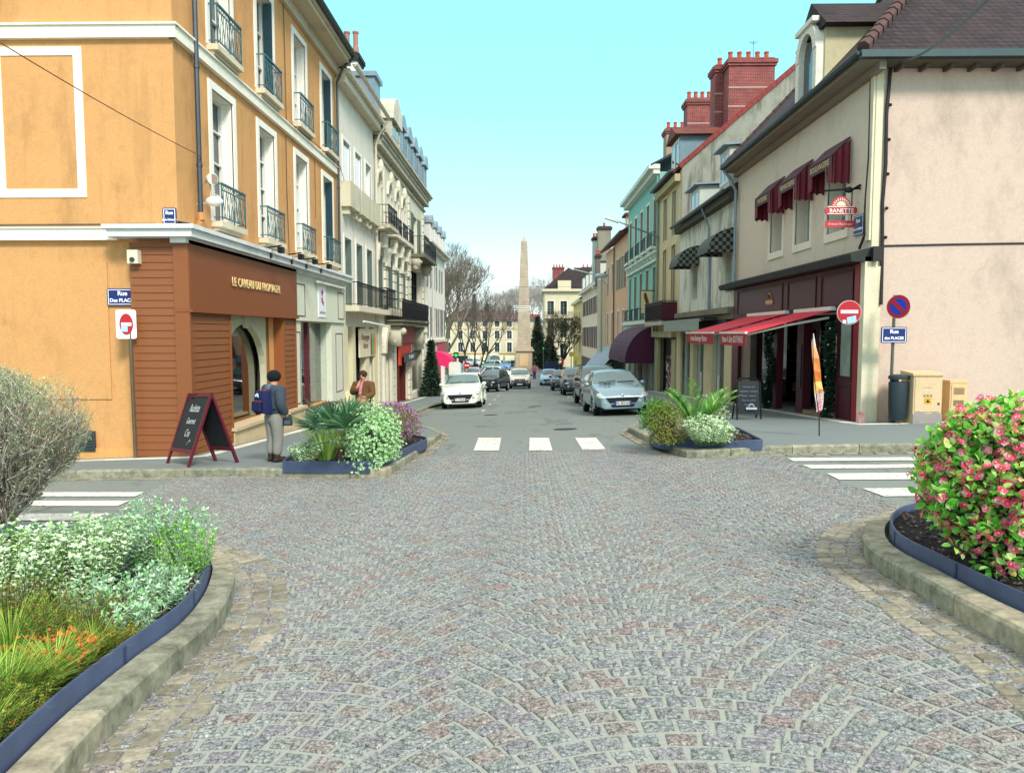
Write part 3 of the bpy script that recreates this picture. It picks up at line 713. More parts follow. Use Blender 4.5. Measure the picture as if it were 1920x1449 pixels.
def f(mb):
    random.seed(5)
    for k in range(26):
        a=U(-.5,.5); z=2.35+rnd()*.45; u=23.35+.16*math.sin(z*9)*rnd()+U(-.07,.07); mb.tube((u,z,.27),(u+U(-.1,.1),z+U(.02,.12),.27),.012,.004,4)
P_('sign_emblem',plain('#b0304e',.5),f,sg)
text('La Fée Créa',.13,plain('#6d6a72'),FL(23.33,2.15,.268),(0,1,0),(0,0,1),sg,ext=.002)
mb=MB(FL); mb.box(22.5,25.9,3.02,3.08,.3,.38); mb.build('awning_bar',plain('#d8d8cc'),s2)
# spotlights over the ledge
for u in (18.0,19.6,20.9,22.4):
    mb=MB(FL); mb.tube((u,3.52,.2),(u,3.6,.75),.018,n=5); mb.box(u-.09,u+.09,3.42,3.56,.68,.8); mb.tube((u,3.3,.5),(u,3.5,.5),.03,n=5)
    mb.build('spotlight',M_iron,s2 if u>20.6 else sf)
tag(MB(cfr(14.0)).build('alarm_box',plain('#d8d4b8',.5),None) if False else (lambda mb:(mb.box(-7.42,-7.22,2.8,3.05,.0,.14),mb.tube((-7.32,2.87,.14),(-7.32,2.87,.17),.045,n=8,m=1),mb.build('alarm_box',[plain('#dcd8bc',.5),plain('#3a3a34')]))[2])(MB(cfr(14.05))),'small cream alarm box at the top of the timber cladding','alarm box')
# ---- cream building
M_cr=plaster('#e3dccb',.35,'#a0957a',var=.12,streak=.25)
b=Bld('terraced_house','narrow cream rendered house between the orange building and the ornate stone one',FL,26.45,32.9,10.35,-3.5,9,M_cr)
for i,uc in enumerate((27.9,29.8,31.7)):
    b.win(uc,1.05,6.2,8.5,'shut' if False else 'blind' if i<2 else 'glass',trim='#ecebe2',sh='#f2f2f0',rec=.2,nm=1,tw=.13)
    b.win(uc,1.05,2.55,5.0,'fold',trim='#e4e2d6',sh='#8fa39a',rec=.25,nm=2,tw=.15)
b.hole(27.3,32.2,-1.6,1.75); b.done()
def f(mb):
    for uc in (27.9,29.8,31.7):
        mb.box(uc-.85,uc+.85,6.05,6.2,.0,.34); mb.box(uc-.85,uc+.85,6.2,6.95,.26,.34); mb.box(uc-.85,uc-.77,6.2,6.95,.0,.26); mb.box(uc+.77,uc+.85,6.2,6.95,.0,.26); mb.box(uc-.7,uc-.5,5.8,6.05,0,.25); mb.box(uc+.5,uc+.7,5.8,6.05,0,.25)
P_('stone_balconet',plaster('#cfc7ac',.5,'#77705c',var=.2),f)
def f(mb): mb.box(26.5,32.85,10.2,10.5,0,.35); mb.box(26.5,32.95,10.502,10.66,0,.5)
P_('cornice',plaster('#d8ceb6',.3,var=.1),f)
b.gutter(10.78,.68,plain('#c9c0a8',.5)); downpipe(FL,32.85,-2,9.6,.12,b.root,plain('#d0c8b4',.6),.05,top=[(32.85,10.1,.3),(32.85,10.6,.66)])
P_('roof',M_slate,lambda mb: (mb.hexa([(26.5,10.7,.4),(32.9,10.7,.4),(32.9,13.0,-1.2),(26.5,13.0,-1.2),(26.5,10.7,-3),(32.9,10.7,-3),(32.9,13.0,-2.9),(26.5,13.0,-2.9)]),mb.hexa([(26.5,13.0,-1.2),(32.9,13.0,-1.2),(32.9,14.0,-4),(26.5,14.0,-4),(26.5,12.9,-1.2),(32.9,12.9,-1.2),(32.9,12.9,-4),(26.5,12.9,-4)])))
P_('balcony',M_stone,lambda mb:(mb.box(26.9,33.0,2.3,2.5,0,.62)))
railing(FL,26.95,32.9,2.5,.85,.56,b.root,M_iron,style='bar')
sg=P_('shop_sign',plain('#d9cfae',.6,var=.05),lambda mb: mb.box(29.2,32.3,.55,1.68,.06,.12))
text('Bourgogne\nbistrot',.36,plain('#8a5a4a'),FL(30.25,1.18,.13),(0,1,0),(0,0,1),sg,ext=.002,sx=.9)
for i,c in enumerate(('#8a3f7a','#3fae4a','#e8833a')):
    mb=MB(FL); mb.prism([(31.2+i*.36,.6),(31.5+i*.36,.6),(31.48+i*.36,1.2),(31.42+i*.36,1.5),(31.28+i*.36,1.5),(31.22+i*.36,1.2)],.121,.13); mb.build('sign_emblem',plain(c,.5,var=.1),sg)
def f(mb):
    mb.box(26.5,27.4,-2.5,1.75,0,.08); mb.box(28.3,28.75,-2.5,1.75,-.2,.05); mb.box(30.6,31.2,-2.5,1.75,-.2,.06); mb.box(32.1,32.9,-2.5,1.75,0,.08); mb.box(26.9,28.5,-2.5,-.62,.05,.28)
P_('pilaster',plaster('#ddd3ae',.2,var=.1),f)
P_('shop_pane',M_gl,lambda mb: mb.box(27.3,32.2,-1.5,1.75,-.3,-.28)); mb=MB(FL); mb.tube((28.2,1.95,.5),(33.2,1.8,.55),.045,n=6); mb.build('awning_roller',plain('#ecebdc'),b.root)
chimney(FL,33.4,34.4,-2.35,-.75,10,13.35,plaster('#e8e6df',.2),0,b.root,cap=plain('#2c2722',.9,var=.3))
mb=MB(FL)
for k,(n,h,m_) in enumerate([(-2.15,.55,0),(-1.75,1.15,1),(-1.3,.95,2),(-.92,.95,2)]):
    mb.tube((33.9,13.7,n),(33.9,14.15,n),.17,.12,9,min(m_,1) if k<2 else 2); 
    if h>.6: mb.tube((33.9,14.15,n),(33.9,13.75+h,n),.11,.11,9,2); mb.tube((33.9,13.75+h,n),(33.9,13.83+h,n),.14,.14,9,2)
mb.build('chimney_pot',[plain('#d9402e',.7),plain('#d9402e',.7),plain('#a8796a',.8,var=.2)],b.root)
# ---- ornate stone building
M_orn=plaster('#ddd7c2',.5,'#857c60',var=.16,streak=.3); M_orn2=plaster('#c4bda6',.6,'#6a624c',var=.2)
b=Bld('ornate_building','ornate belle epoque stone building with black iron balconies and round-topped dormers',FL,32.95,49.2,9.75,-5,10,M_orn)
wu=[34.0,36.6,38.6,40.6]
for uc in wu:
    b.win(uc,1.05,6.3,8.6,'glass',sh='#9fb3ab',rec=.35,nm=2); b.win(uc,1.15,2.7,5.5,'fold',sh='#8aa39e',rec=.5,nm=2,bars=1)
b.win(45.0,1.9,6.2,8.4,'open',sh='#a8bfb0',rec=.3); b.win(45.4,4.6,2.7,5.3,'glass',fc='#1c2422',rec=.35,gl=M_gld,nm=4,bars=2)
b.hole(34.3,36.2,-2.6,1.6); b.hole(38.2,41.6,-2.4,1.0); b.hole(43,47.2,-2.0,.9); b.done()
def arch(mb,uc,zc,r,w,n0,n1,k=10,ry=1.):
    for i in range(k):
        a,c=math.pi*i/k,math.pi*(i+1)/k; p=[]
        for n in (n0,n1): p+= [(uc-r*math.cos(a),zc+r*ry*math.sin(a),n),(uc-r*math.cos(c),zc+r*ry*math.sin(c),n),(uc-(r+w)*math.cos(c),zc+(r+w)*ry*math.sin(c),n),(uc-(r+w)*math.cos(a),zc+(r+w)*ry*math.sin(a),n)]
        mb.hexa(p)
def archfill(mb,uc,zc,r,zt,n0,n1,k=10,ry=1.,hw=None):
    hw=hw or r
    for i in range(k):
        a,c=math.pi*i/k,math.pi*(i+1)/k; x0,x1=uc-r*math.cos(a),uc-r*math.cos(c)
        mb.hexa([(x0,zc+r*ry*math.sin(a),n0),(x1,zc+r*ry*math.sin(c),n0),(x1,zc+r*ry*math.sin(c),n1),(x0,zc+r*ry*math.sin(a),n1),(x0,zt,n0),(x1,zt,n0),(x1,zt,n1),(x0,zt,n1)])
def f(mb):
    for uc in wu:
        archfill(mb,uc,4.75,.575,5.52,-.3,.02,ry=1.25); arch(mb,uc,4.75,.58,.2,.0,.14,ry=1.2); mb.box(uc-.18,uc+.18,5.35,6.05,.05,.34); mb.ell(uc and (uc,5.75,.25),(.26,.3,.16),8,6)
        mb.box(uc-.95,uc+.95,6.08,6.26,0,.5); arch(mb,uc,8.1,.53,.14,0,.1,ry=1.1); archfill(mb,uc,8.1,.53,8.62,-.3,.0,ry=.9); mb.ell((uc,8.95,.1),(.2,.34,.14),8,6)
    for uc in (35.3,37.6,39.6,41.7):
        z=2.8
        while z<4.6: mb.box(uc-.36,uc+.36,z,z+.36,.0,.09); z+=.42
        mb.box(uc-.45,uc+.45,4.62,4.78,0,.2); mb.box(uc-.2,uc+.2,6.3,9.2,0,.06)
    mb.box(33,49.2,2.35,2.62,0,.3)
    for z in [x*.42-3.2 for x in range(0,12)]:
        for uc in (33.4,37.2,42.3,48.2): mb.box(uc-.42,uc+.42,z,z+.38,0,.1)
    for uc in (42.6,48.4):
        z=2.9
        while z<9: mb.box(uc-.3,uc+.3,z,z+.36,0,.08); z+=.42
P_('carved_stonework',M_orn,f)
def f(mb):
    mb.box(33,49.4,9.7,9.9,0,.3); mb.box(33,49.4,10.1,10.22,0,.45); mb.box(33,49.5,10.222,10.34,0,.55); mb.box(33,49.3,9.35,9.45,0,.1)
    u=33.2
    while u<49: mb.box(u,u+.14,9.92,10.09,0,.38); u+=.34
P_('cornice',M_orn2,f)
def f(mb):   # big consoles, scrolls
    for u in (35.6,43.4): 
        mb.box(u-.25,u+.25,.9,1.85,0,.7); mb.ell((u,1.15,.42),(.27,.3,.28),12,8); mb.ell((u,1.6,.72),(.26,.2,.22),10,6)
    for u in (43.3,48): mb.box(u-.22,u+.22,5.35,5.84,0,.55); mb.ell((u,5.35,.28),(.23,.26,.25),10,8); mb.ell((u,5.6,.5),(.23,.14,.18),10,8)
P_('console',M_orn2,f,smooth=True)
P_('balcony',plaster('#6f6c5c',.5,var=.2),lambda mb:(mb.box(35.1,44.3,1.88,2.06,0,.85),mb.box(35.0,44.4,2.062,2.14,0,.92)))
railing(FL,35.15,44.2,2.14,.98,.85,b.root,M_iron,step=.14,style='scroll')
P_('balcony_screen',plain('#10151f',.5),lambda mb:(mb.box(35.2,44.1,2.2,3.0,.8,.83)))
P_('balcony',plaster('#6f6c5c',.5,var=.2),lambda mb:(mb.box(43.0,48.9,5.85,6.05,0,.85)))
railing(FL,43.1,48.8,6.05,1.0,.8,b.root,M_iron,step=.14,style='scroll')
railing(FL,32.95,35.1,6.26,.85,.62,b.root,M_iron,style='scroll'); P_('balcony',M_orn2,lambda mb:(mb.box(32.9,35.2,6.1,6.255,.501,.7),))
for uc in wu[1:]: railing(FL,uc-.75,uc+.75,6.26,.75,.46,b.root,M_iron,style='scroll')
railing(FL,33.0,35.1,2.64,.85,.5,b.root,M_iron,style='bar')
def f(mb):
    mb.hexa([(33,10.4,.45),(49.2,10.4,.45),(49.2,12.5,-.9),(33,12.5,-.9),(33,10.4,-3),(49.2,10.4,-3),(49.2,12.5,-2.8),(33,12.5,-2.8)])
    mb.hexa([(33,12.5,-.9),(49.2,12.5,-.9),(49.2,13.0,-5),(33,13.0,-5),(33,12.3,-.9),(49.2,12.3,-.9),(49.2,12.3,-5),(33,12.3,-5)])
rf=P_('roof',M_slate,f)
def dormer(F,uc,w,z0,z1,nf,nb,parent,body,top,gl=M_gld,rnd_top=True,fc=M_white,label=None):
    mb=MB(F); mb.box(uc-w/2,uc+w/2,z0,z1,nb,nf); d=mb.build('dormer',body,parent)
    mb=MB(F); mb.box(uc-w/2+.15,uc+w/2-.15,z0+.15,z1-.05,nf,nf+.012); mb.build('pane',gl,d)
    mb=MB(F); mb.box(uc-.03,uc+.03,z0+.15,z1,nf+.013,nf+.03); mb.box(uc-w/2+.02,uc-w/2+.13,z0,z1,nf,nf+.04); mb.box(uc+w/2-.13,uc+w/2-.02,z0,z1,nf,nf+.04); mb.build('window_frame',fc,d)
    mb=MB(F)
    if rnd_top:
        k=10; P=[(uc-(w/2+.12)*math.cos(math.pi*i/k),z1+(w/2+.05)*math.sin(math.pi*i/k)) for i in range(k+1)]
        mb.prism(P,nb,nf+.15)
    else: mb.box(uc-w/2-.12,uc+w/2+.12,z1,z1+.1,nb,nf+.18)
    mb.build('dormer_roof',top,d); return d
for uc in (38.4,40.5,42.6,44.7,47.0): dormer(FL,uc,1.25,10.5,11.75,.35,-1.6,rf,M_zinc,M_zinc,fc=M_zinc)
dormer(FL,35.6,2.2,10.4,11.2,.5,-1.5,rf,M_orn2,M_orn,fc=M_orn2)
mb=MB(FL); mb.box(33.1,34.4,10.5,12.6,-1.4,.05); mb.box(33.0,34.5,12.6,12.8,-1.5,.15); mb.build('roof_turret',M_zinc,rf)
def f(mb):
    arch(mb,35.25,.6,.95,.35,-.1,.25,12); mb.box(34.1,34.4,-3.5,.6,0,.15); mb.box(36.1,36.4,-3.5,.6,0,.15)
P_('doorway_arch',M_orn,f); P_('entrance_door',plaster('#b0a888',.3),lambda mb: mb.box(34.3,36.2,-3,1.6,-.6,-.55))
sf=P_('shopfront',plain('#5a2018',.5,var=.3),lambda mb:(mb.box(38.2,41.6,-3,1.0,-.5,-.45),mb.box(38.25,38.4,-3,1,-.44,.1),mb.box(40.2,40.35,-3,1,-.44,.1)))
P_('fascia',plain('#c8402e',.5),lambda mb: (mb.box(38.1,41.8,.25,1.25,.1,.2),mb.box(38.1,38.6,-.15,.25,.1,.2),),sf)
P_('fascia',plain('#a8424a',.5),lambda mb: mb.box(38.4,42.6,1.0,1.95,.202,.3),sf); P_('sign_board',plain('#3d4644',.5),lambda mb: mb.box(38.6,42.6,.0,.45,.31,.4),sf)
text('RESTAURANT',.3,plain('#c4ccca'),FL(40.6,.23,.41),(0,1,0),(0,0,1),sf,ext=.003)
P_('doorstep',plain('#b8301c',.6),lambda mb: mb.box(38.3,41.5,-2.4,-2.15,-.4,.12),sf)
P_('shop_pane',M_gld,lambda mb: mb.box(43,47.2,-2,.9,-.3,-.28),sf)
P_('fascia',plain('#8a8a72',.6),lambda mb: mb.box(42.9,47.3,.5,1.2,.1,.16),sf)
# ---- white shuttered building
M_wh=plaster('#eceadd',.2,'#b5b098',var=.06)
b=Bld('shuttered_house','plain white rendered house with grey louvred shutters at the far end of the left terrace',FL,49.25,61.4,7.3,-5.5,9,M_wh)
for uc in (51.2,54.6,58.2): b.win(uc,1.0,4.7,6.3,'open',sh='#c9d2c8',rec=.2)
for uc in (51.2,54.4,57.4,59.9): b.win(uc,1.0,1.3,3.3,'open',sh='#b9c4bb',rec=.2)
b.hole(56.2,60.5,-4.2,-.1); b.done()
P_('cornice',plaster('#dcd8c6',.3),lambda mb:(mb.box(49.3,61.6,7.3,7.5,0,.3),mb.box(49.3,61.7,7.502,7.62,0,.5),mb.box(49.3,61.5,.85,1.05,0,.18)))
rf=P_('roof',M_slate,lambda mb: mb.hexa([(49.3,7.6,.35),(61.5,7.6,.35),(61.5,9.6,-1.6),(49.3,9.6,-1.6),(49.3,7.6,-4),(61.5,7.6,-4),(61.5,9.6,-3),(49.3,9.6,-3)]))
for uc in (51,53.6,56.2,58.8): dormer(FL,uc,1.0,7.7,8.9,.2,-1.4,rf,plain('#cfcfc4',.6),M_zinc)
sf=P_('shopfront',plain('#b0505e',.6),lambda mb:(mb.box(55.6,61.2,-.1,.75,.0,.12),mb.box(56.2,60.5,-4.3,-.1,-.3,-.25)))
downpipe(FL,53.0,-4,7.3,.1,b.root,plain('#c8c8bc'),.05)
mb=MB(FL)
P=[(1.45,-1.0),(1.4,-.5),(1.1,-.1),(.7,.1),(0.05,.2)]
for a,c in zip(P,P[1:]): mb.hexa([(52.6,a[1],a[0]),(55.2,a[1],a[0]),(55.2,c[1],c[0]),(52.6,c[1],c[0]),(52.6,a[1]+.03,a[0]+.02),(55.2,a[1]+.03,a[0]+.02),(55.2,c[1]+.03,c[0]+.01),(52.6,c[1]+.03,c[0]+.01)])
for u in (52.6,55.2): mb.face([(u,z,n) for n,z in P]+[(u,-.6,.05)])
tag(mb.build('awning',plain('#d81f62',.6,var=.08),fix=False),'small bright pink dome awning over a shop door on the white house','awning')
# ================================================================ RIGHT SIDE
M_pk=plaster('#dccdb8',.5,'#a08d80',var=.10,lo=.55); M_pkw=plaster('#cfb7a6',.65,'#8f8070',var=.10,lo=.53)
b=Bld('bakery_building','pale pink corner building with dark tiled hip roof and burgundy bakery shopfront',FR,16.0,26.0,7.1,-2,9,M_pk)
for uc,w in ((17.75,1.05),(19.9,1.05),(21.95,1.05)):
    b.win(uc,w,3.85,5.6,'glass',trim='#efe4d0',rec=.34,nm=2,bars=3,tw=.14,fc='#a9b2ac',sill=None)
    mb=MB(FR); mb.box(uc-w/2-.14,uc+w/2+.14,3.66,3.85,-.05,.04); mb.build('sill',plaster('#efe4d0',.1,var=.06),b.root)
b.hole(17.2,25.3,-1.4,1.95); b.done()
def P_(name,mat,fn,parent=None,F=FR,smooth=False,**k):
    mb=MB(F); fn(mb); return mb.build(name,mat,parent or b.root,smooth,**k)
ew=cfr(16.0)
P_('end_wall_render',M_pkw,lambda mb: mb.box(7.47,16.2,-2,7.08,0,.012),F=ew)
P_('corner_quoin',plaster('#dcd2b4',.4,'#8f866c',var=.12,streak=.3),lambda mb:(mb.box(7.252,7.40,2.9,7.08,0,.05),mb.box(7.252,7.46,-2,2.9,0,.097)),F=ew)
P_('corner_quoin',plaster('#dcd2b4',.4,'#8f866c',var=.12,streak=.3),lambda mb:(mb.box(15.97,16.16,3.45,7.08,0,.05),mb.box(15.9,16.14,-2,3.1,0,.14)))
# roof: hipped, big tiled planes
ez,rz=7.15,12.6
def f(mb):
    a=(7.25-.5,16.0-.5,ez); c=(7.25-.5,26.1,ez); e=(17,15.5,ez); r0=(11.9,20.6,rz); r1=(11.9,26.1,rz); r2=(17,20.6,rz)
    mb.face([a,c,r1,r0]); mb.face([a,r0,r2,e]); 
    d=.12; mb.face([(p[0],p[1],p[2]-d) for p in (a,c,r1,r0)]); mb.face([(p[0],p[1],p[2]-d) for p in (a,r0,r2,e)])
    mb.face([c,r1,(17,26.1,ez)])
rf=P_('roof',M_tiles,f,F=None)
def f(mb):   # hip and ridge tiles
    a=Vector((6.75,15.5,ez+.05)); r0=Vector((11.9,20.6,rz+.05)); n=30
    for k in range(n):
        p=a+(r0-a)*k/n; q=a+(r0-a)*(k+1.12)/n; mb.tube(tuple(p),tuple(q),.13,.10,7)
    for k in range(20): mb.tube((11.9,20.6+k*.28,rz+.05),(11.9,20.6+k*.28+.31,rz+.05),.13,.11,7)
P_('hip_tiles',plain('#5a423e',.9,var=.3),f,rf,F=None)
def f(mb):   # pink-red verge at the far gable
    c=Vector((6.75,26.15,ez)); r1=Vector((11.9,26.15,rz)); n=24
    for k in range(n): p=c+(r1-c)*k/n; q=c+(r1-c)*(k+1.1)/n; mb.tube(tuple(p),tuple(q),.12,.10,6)
P_('verge_tiles',plain('#4a3836',.9,var=.3),f,rf,F=None)
def f(mb): mb.box(15.55,26.1,6.95,7.07,0,.5); mb.box(15.55,26.1,6.8,6.948,0,.14)
P_('eaves',plaster('#8a8272',.4,var=.2),f)
def f(mb):
    mb.box(7.25,17,6.95,7.07,0,.5)
    x=7.6
    while x<17: mb.box(x,x+.07,6.87,6.948,.015,.34); x+=.5
P_('eaves',plaster('#5f564c',.4,var=.2),f,F=ew)
b.gutter(7.1,.56,u0=15.45); mb=MB(ew); 
for k in range(1): mb.box(6.68,17,6.98,7.12,.5,.62)
mb.build('gutter',M_gutter,b.root)
downpipe(FR,25.85,3.2,6.3,.12,b.root,M_zinc,.05,top=[(25.85,6.7,.3),(25.85,7.0,.55)])
# dormer with arched stone front
def f(mb):
    u0,u1=19.0,20.5; mb.box(u0,u1,7.3,9.0,-1.9,-.1)
d=P_('dormer',plaster('#c9bd98',.4,'#6b6048',var=.2),f,rf)
def f(mb):
    arch(mb,19.75,8.55,.48,.22,-.12,.12,12,1.1); mb.box(19.05,19.27,7.2,8.55,-.1,.1); mb.box(20.23,20.45,7.2,8.55,-.1,.1); mb.box(18.95,20.55,7.1,7.25,-.1,.2); mb.box(19.15,20.35,9.2,9.32,-.1,.18)
P_('window_frame',plaster('#e6e2d2',.2,var=.08),f,d); P_('pane',M_gl,lambda mb:mb.box(19.27,20.23,7.25,8.95,-.1,-.04),d)
def f(mb): mb.hexa([(18.75,8.95,.05),(19.75,9.75,.05),(20.75,8.95,.05),(19.75,8.95,.05),(18.75,8.95,-3.1),(19.75,9.75,-3.1),(20.75,8.95,-3.1),(19.75,8.95,-3.1)]); 
P_('dormer_roof',M_tiles,lambda mb: mb.prism([(18.7,8.98),(20.8,8.98),(19.75,9.85)],-3.2,.0),d)
# cornice canopy + burgundy front
M_bur=plain('#4d1722',.45,var=.18); M_burd=plain('#35101a',.5,var=.2)
P_('canopy_ledge',plain('#30332f',.8,var=.35),lambda mb:(mb.hexa([(15.9,3.0,0),(26.6,3.0,0),(26.6,3.0,.42),(15.9,3.0,.42),(15.9,3.3,0),(26.6,3.3,0),(26.6,3.16,.45),(15.9,3.16,.45)]),))
sf=P_('shopfront',M_bur,lambda mb:(mb.box(16.1,25.9,1.98,2.98,0,.1),mb.box(16.1,17.25,-.9,1.979,0,.12),mb.box(25.2,25.9,-1.0,1.979,0,.12),mb.box(19.3,19.75,-.7,1.979,-.1,.12),mb.box(21.4,21.7,-.7,1.979,-.1,.08)))
P_('corner_post',plain('#8a1f2c',.45),lambda mb: mb.box(16.1,16.32,-.95,2.98,.121,.16),sf)
def f(mb):
    for a,c in ((16.5,18.3),(18.6,20.6),(21.0,25.4)):
        outl(mb,a,c,2.1,2.9,.1,.05)
    outl(mb,16.4,17.1,-.75,.35,.12,.04); outl(mb,16.4,17.1,.45,1.85,.12,.06)
def outl(mb,u0,u1,z0,z1,n,w=.025): mb.box(u0,u0+w,z0,z1,n,n+.022); mb.box(u1-w,u1,z0,z1,n,n+.022); mb.box(u0+w,u1-w,z1-w,z1,n,n+.021); mb.box(u0+w,u1-w,z0,z0+w,n,n+.021)
P_('moulding',M_burd,f,sf)
P_('display_window',plain('#8d9a8c',.15,var=.3,vs=3),lambda mb: mb.box(16.5,17.0,.55,1.75,.12,.135),sf)
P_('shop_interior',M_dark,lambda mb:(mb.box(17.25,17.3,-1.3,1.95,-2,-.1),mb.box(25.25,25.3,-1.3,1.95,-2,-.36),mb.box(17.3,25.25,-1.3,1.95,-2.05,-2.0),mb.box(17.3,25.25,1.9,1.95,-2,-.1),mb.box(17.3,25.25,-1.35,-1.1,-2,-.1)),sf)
P_('shop_pane',seethru('bakery_glass','#8d9590',.06),lambda mb:(mb.box(17.3,19.3,-.2,1.9,-.3,-.29),mb.box(21.7,25.2,-.3,1.9,-.3,-.29)),sf)
P_('shop_door',M_burd,lambda mb:(mb.box(19.75,20.1,-.9,1.9,-.6,-.5),mb.box(21.1,21.4,-.9,1.9,-.6,-.5),mb.box(20.1,21.1,1.6,1.9,-.6,-.5)),sf)
P_('menu_board',plain('#1d2530',.4),lambda mb: mb.box(19.4,19.66,.1,1.2,.121,.14),sf)
goods(FR,17.5,19.1,-.1,1.3,-1.1,-.6,16,['#3a2a1a','#8a6a3a','#5a1a20','#4a4038'],sf); goods(FR,21.9,25,-.2,1.3,-1.1,-.6,20,['#3a2a1a','#8a6a3a','#5a1a20','#4a4038'],sf)
P_('stone_base',plaster('#a8906c',.5,'#5a4a34',var=.2),lambda mb:(mb.box(15.95,17.3,-2,-.9,0,.16),mb.box(17.3,19.3,-2,-.45,-.3,.1),mb.box(19.2,19.85,-2,-.72,-.1,.15),mb.box(21.4,25.9,-2,-.75,-.3,.12),mb.box(19.8,21.4,-2,-.95,-.3,.1),mb.box(17.35,19.8,-2,-.92,0,.42)))
# emblem over the door
def sun_emblem(F,u,z,n,s,parent,red,cream,name='emblem'):
    mb=MB(F); K=14
    mb.prism([(u+s*.62*math.cos(math.pi*k/K),z+.1*s+s*.75*math.sin(math.pi*k/K)) for k in range(K+1)],n,n+.02); mb.prism([(u+s*(1 if abs(c)>.5 else 1)*a,z+s*c_) for a,c_,c in [(-.85,-.32,0),(.85,-.32,0),(1,-.16,0),(1,.06,0),(.85,.22,0),(-.85,.22,0),(-1,.06,0),(-1,-.16,0)]],n+.003,n+.03)
    e=mb.build(name,red,parent); mb=MB(F)
    for k in range(1,11):
        a=math.pi*k/11; c_,s_=math.cos(a),math.sin(a); mb.tube((u+s*.38*c_,z+.22*s+s*.34*s_,n+.024),(u+s*.55*c_,z+.12*s+s*.6*s_,n+.024),.012*s/.35,.02*s/.35,4)
    mb.prism([(u+s*.3*math.cos(math.pi*k/10),z+.24*s+s*.28*math.sin(math.pi*k/10)) for k in range(11)],n+.021,n+.028)
    w=.02*s/.35; mb.box(u-s*.85,u+s*.85,z+.155*s,z+.155*s+w,n+.031,n+.036); mb.box(u-s*.85,u+s*.85,z-.28*s,z-.28*s+w,n+.031,n+.036)
    mb.build('emblem_rays',cream,e); return e
M_bred=plain('#b8323f',.4,var=.06); M_bcr=plain('#f3d9c4',.5,var=.04)
e=sun_emblem(FR,22.1,2.42,.1,.3,sf,plain('#c9a070',.5),M_burd)
# shop awnings
for i,(u0,u1,txt,lab) in enumerate([(17.45,19.75,'Maison A. Sabry BOUTHIAUX','red retractable shop awning nearest the street corner with white lettering on its valance'),(20.5,23.9,'Artisan Boulanger Pâtissier','red retractable shop awning over the far half of the burgundy bakery front')]):
    aw=thing('awning',lab,'awning',FR((u0+u1)/2,2.0,.1),'red bakery awnings')
    mb=MB(FR); mb.hexa([(u0,2.02,.16),(u1,2.02,.16),(u1,1.5,2.1),(u0,1.5,2.1),(u0,2.04,.16),(u1,2.04,.16),(u1,1.52,2.1),(u0,1.52,2.1)]); mb.build('fabric',plain('#d3303f',.7,var=.08,vs=2),aw)
    mb=MB(FR); mb.box(u0,u1,1.49,1.54,2.1,2.16); mb.box(u0-.05,u1+.05,2.03,2.12,.1,.22); mb.build('cassette',plain('#e8dfd2',.5),aw)
    mb=MB(FR); mb.box(u0+.02,u1-.02,1.2,1.49,2.12,2.13); va=mb.build('valance',plain('#a32531',.7),aw)
    for s_ in (u0+.1,u1-.1):
        mb=MB(FR); mb.tube((s_,1.86,.2),(s_+.0,1.7,1.1),.03,n=6); mb.tube((s_,1.7,1.1),(s_,1.47,2.08),.025,n=6); mb.build('folding_arm',plain('#cfc8b8',.5),aw)
    text(txt,.24,plain('#f0dcd0',.6),FR((u0+u1)/2,1.35,2.14),(0,-1,0),(0,0,1),va,ext=.001,sx=.62 if i==0 else .8)
# window awnings upstairs
for i,uc in enumerate((17.75,19.9,21.95)):
    lab=['burgundy pelmet awning over the first floor window nearest the corner','burgundy pelmet awning over the middle first floor window','burgundy pelmet awning over the first floor window farthest from the corner'][i]
    aw=thing('window_awning',lab,'awning',FR(uc,6.0,0),'burgundy window awnings')
    w=.70; D=-.42; mb=MB(FR); mb.hexa([(uc-w,5.85+D,.42),(uc+w,5.85+D,.42),(uc+w,6.25+D,.03),(uc-w,6.25+D,.03),(uc-w,5.88+D,.44),(uc+w,5.88+D,.44),(uc+w,6.28+D,.05),(uc-w,6.28+D,.05)]); mb.box(uc-w,uc+w,5.62+D,5.85+D,.42,.435)
    va=mb.build('pelmet',plain('#55303a',.7,var=.2),aw)
    for s_ in (-1,1):
        mb=MB(FR)
        for k in range(5):
            n0=.04+k*.075; u1=uc+s_*w-.06*(k%2); u2=uc+s_*w-.06*((k+1)%2); zb_=4.82+.03*(k%2); za=5.80-n0*.8; zc_=5.80-(n0+.075)*.8
            mb.hexa([(u1,zb_,n0),(u2,zb_,n0+.075),(u2-.03,zb_,n0+.075),(u1-.03,zb_,n0),(u1,za,n0),(u2,zc_,n0+.075),(u2-.03,zc_,n0+.075),(u1-.03,za,n0)])
        ua=uc+s_*w-.22*s_; ub=uc+s_*w
        mb.hexa([(ua,4.9,.40),(ub,4.84,.40),(ub,4.84,.43),(ua,4.9,.43),(ua,5.45,.40),(ub,5.45,.40),(ub,5.45,.43),(ua,5.45,.43)])
        mb.build('side_drape',plain('#6d1628',.7,var=.15),aw)
    text(['BOULANGERIE','VIENNOISERIE','PATISSERIE'][i],.19,plain('#d8c48a',.6),FR(uc,5.33,.44),(0,-1,0),(0,0,1),va,ext=.001,sx=.9)
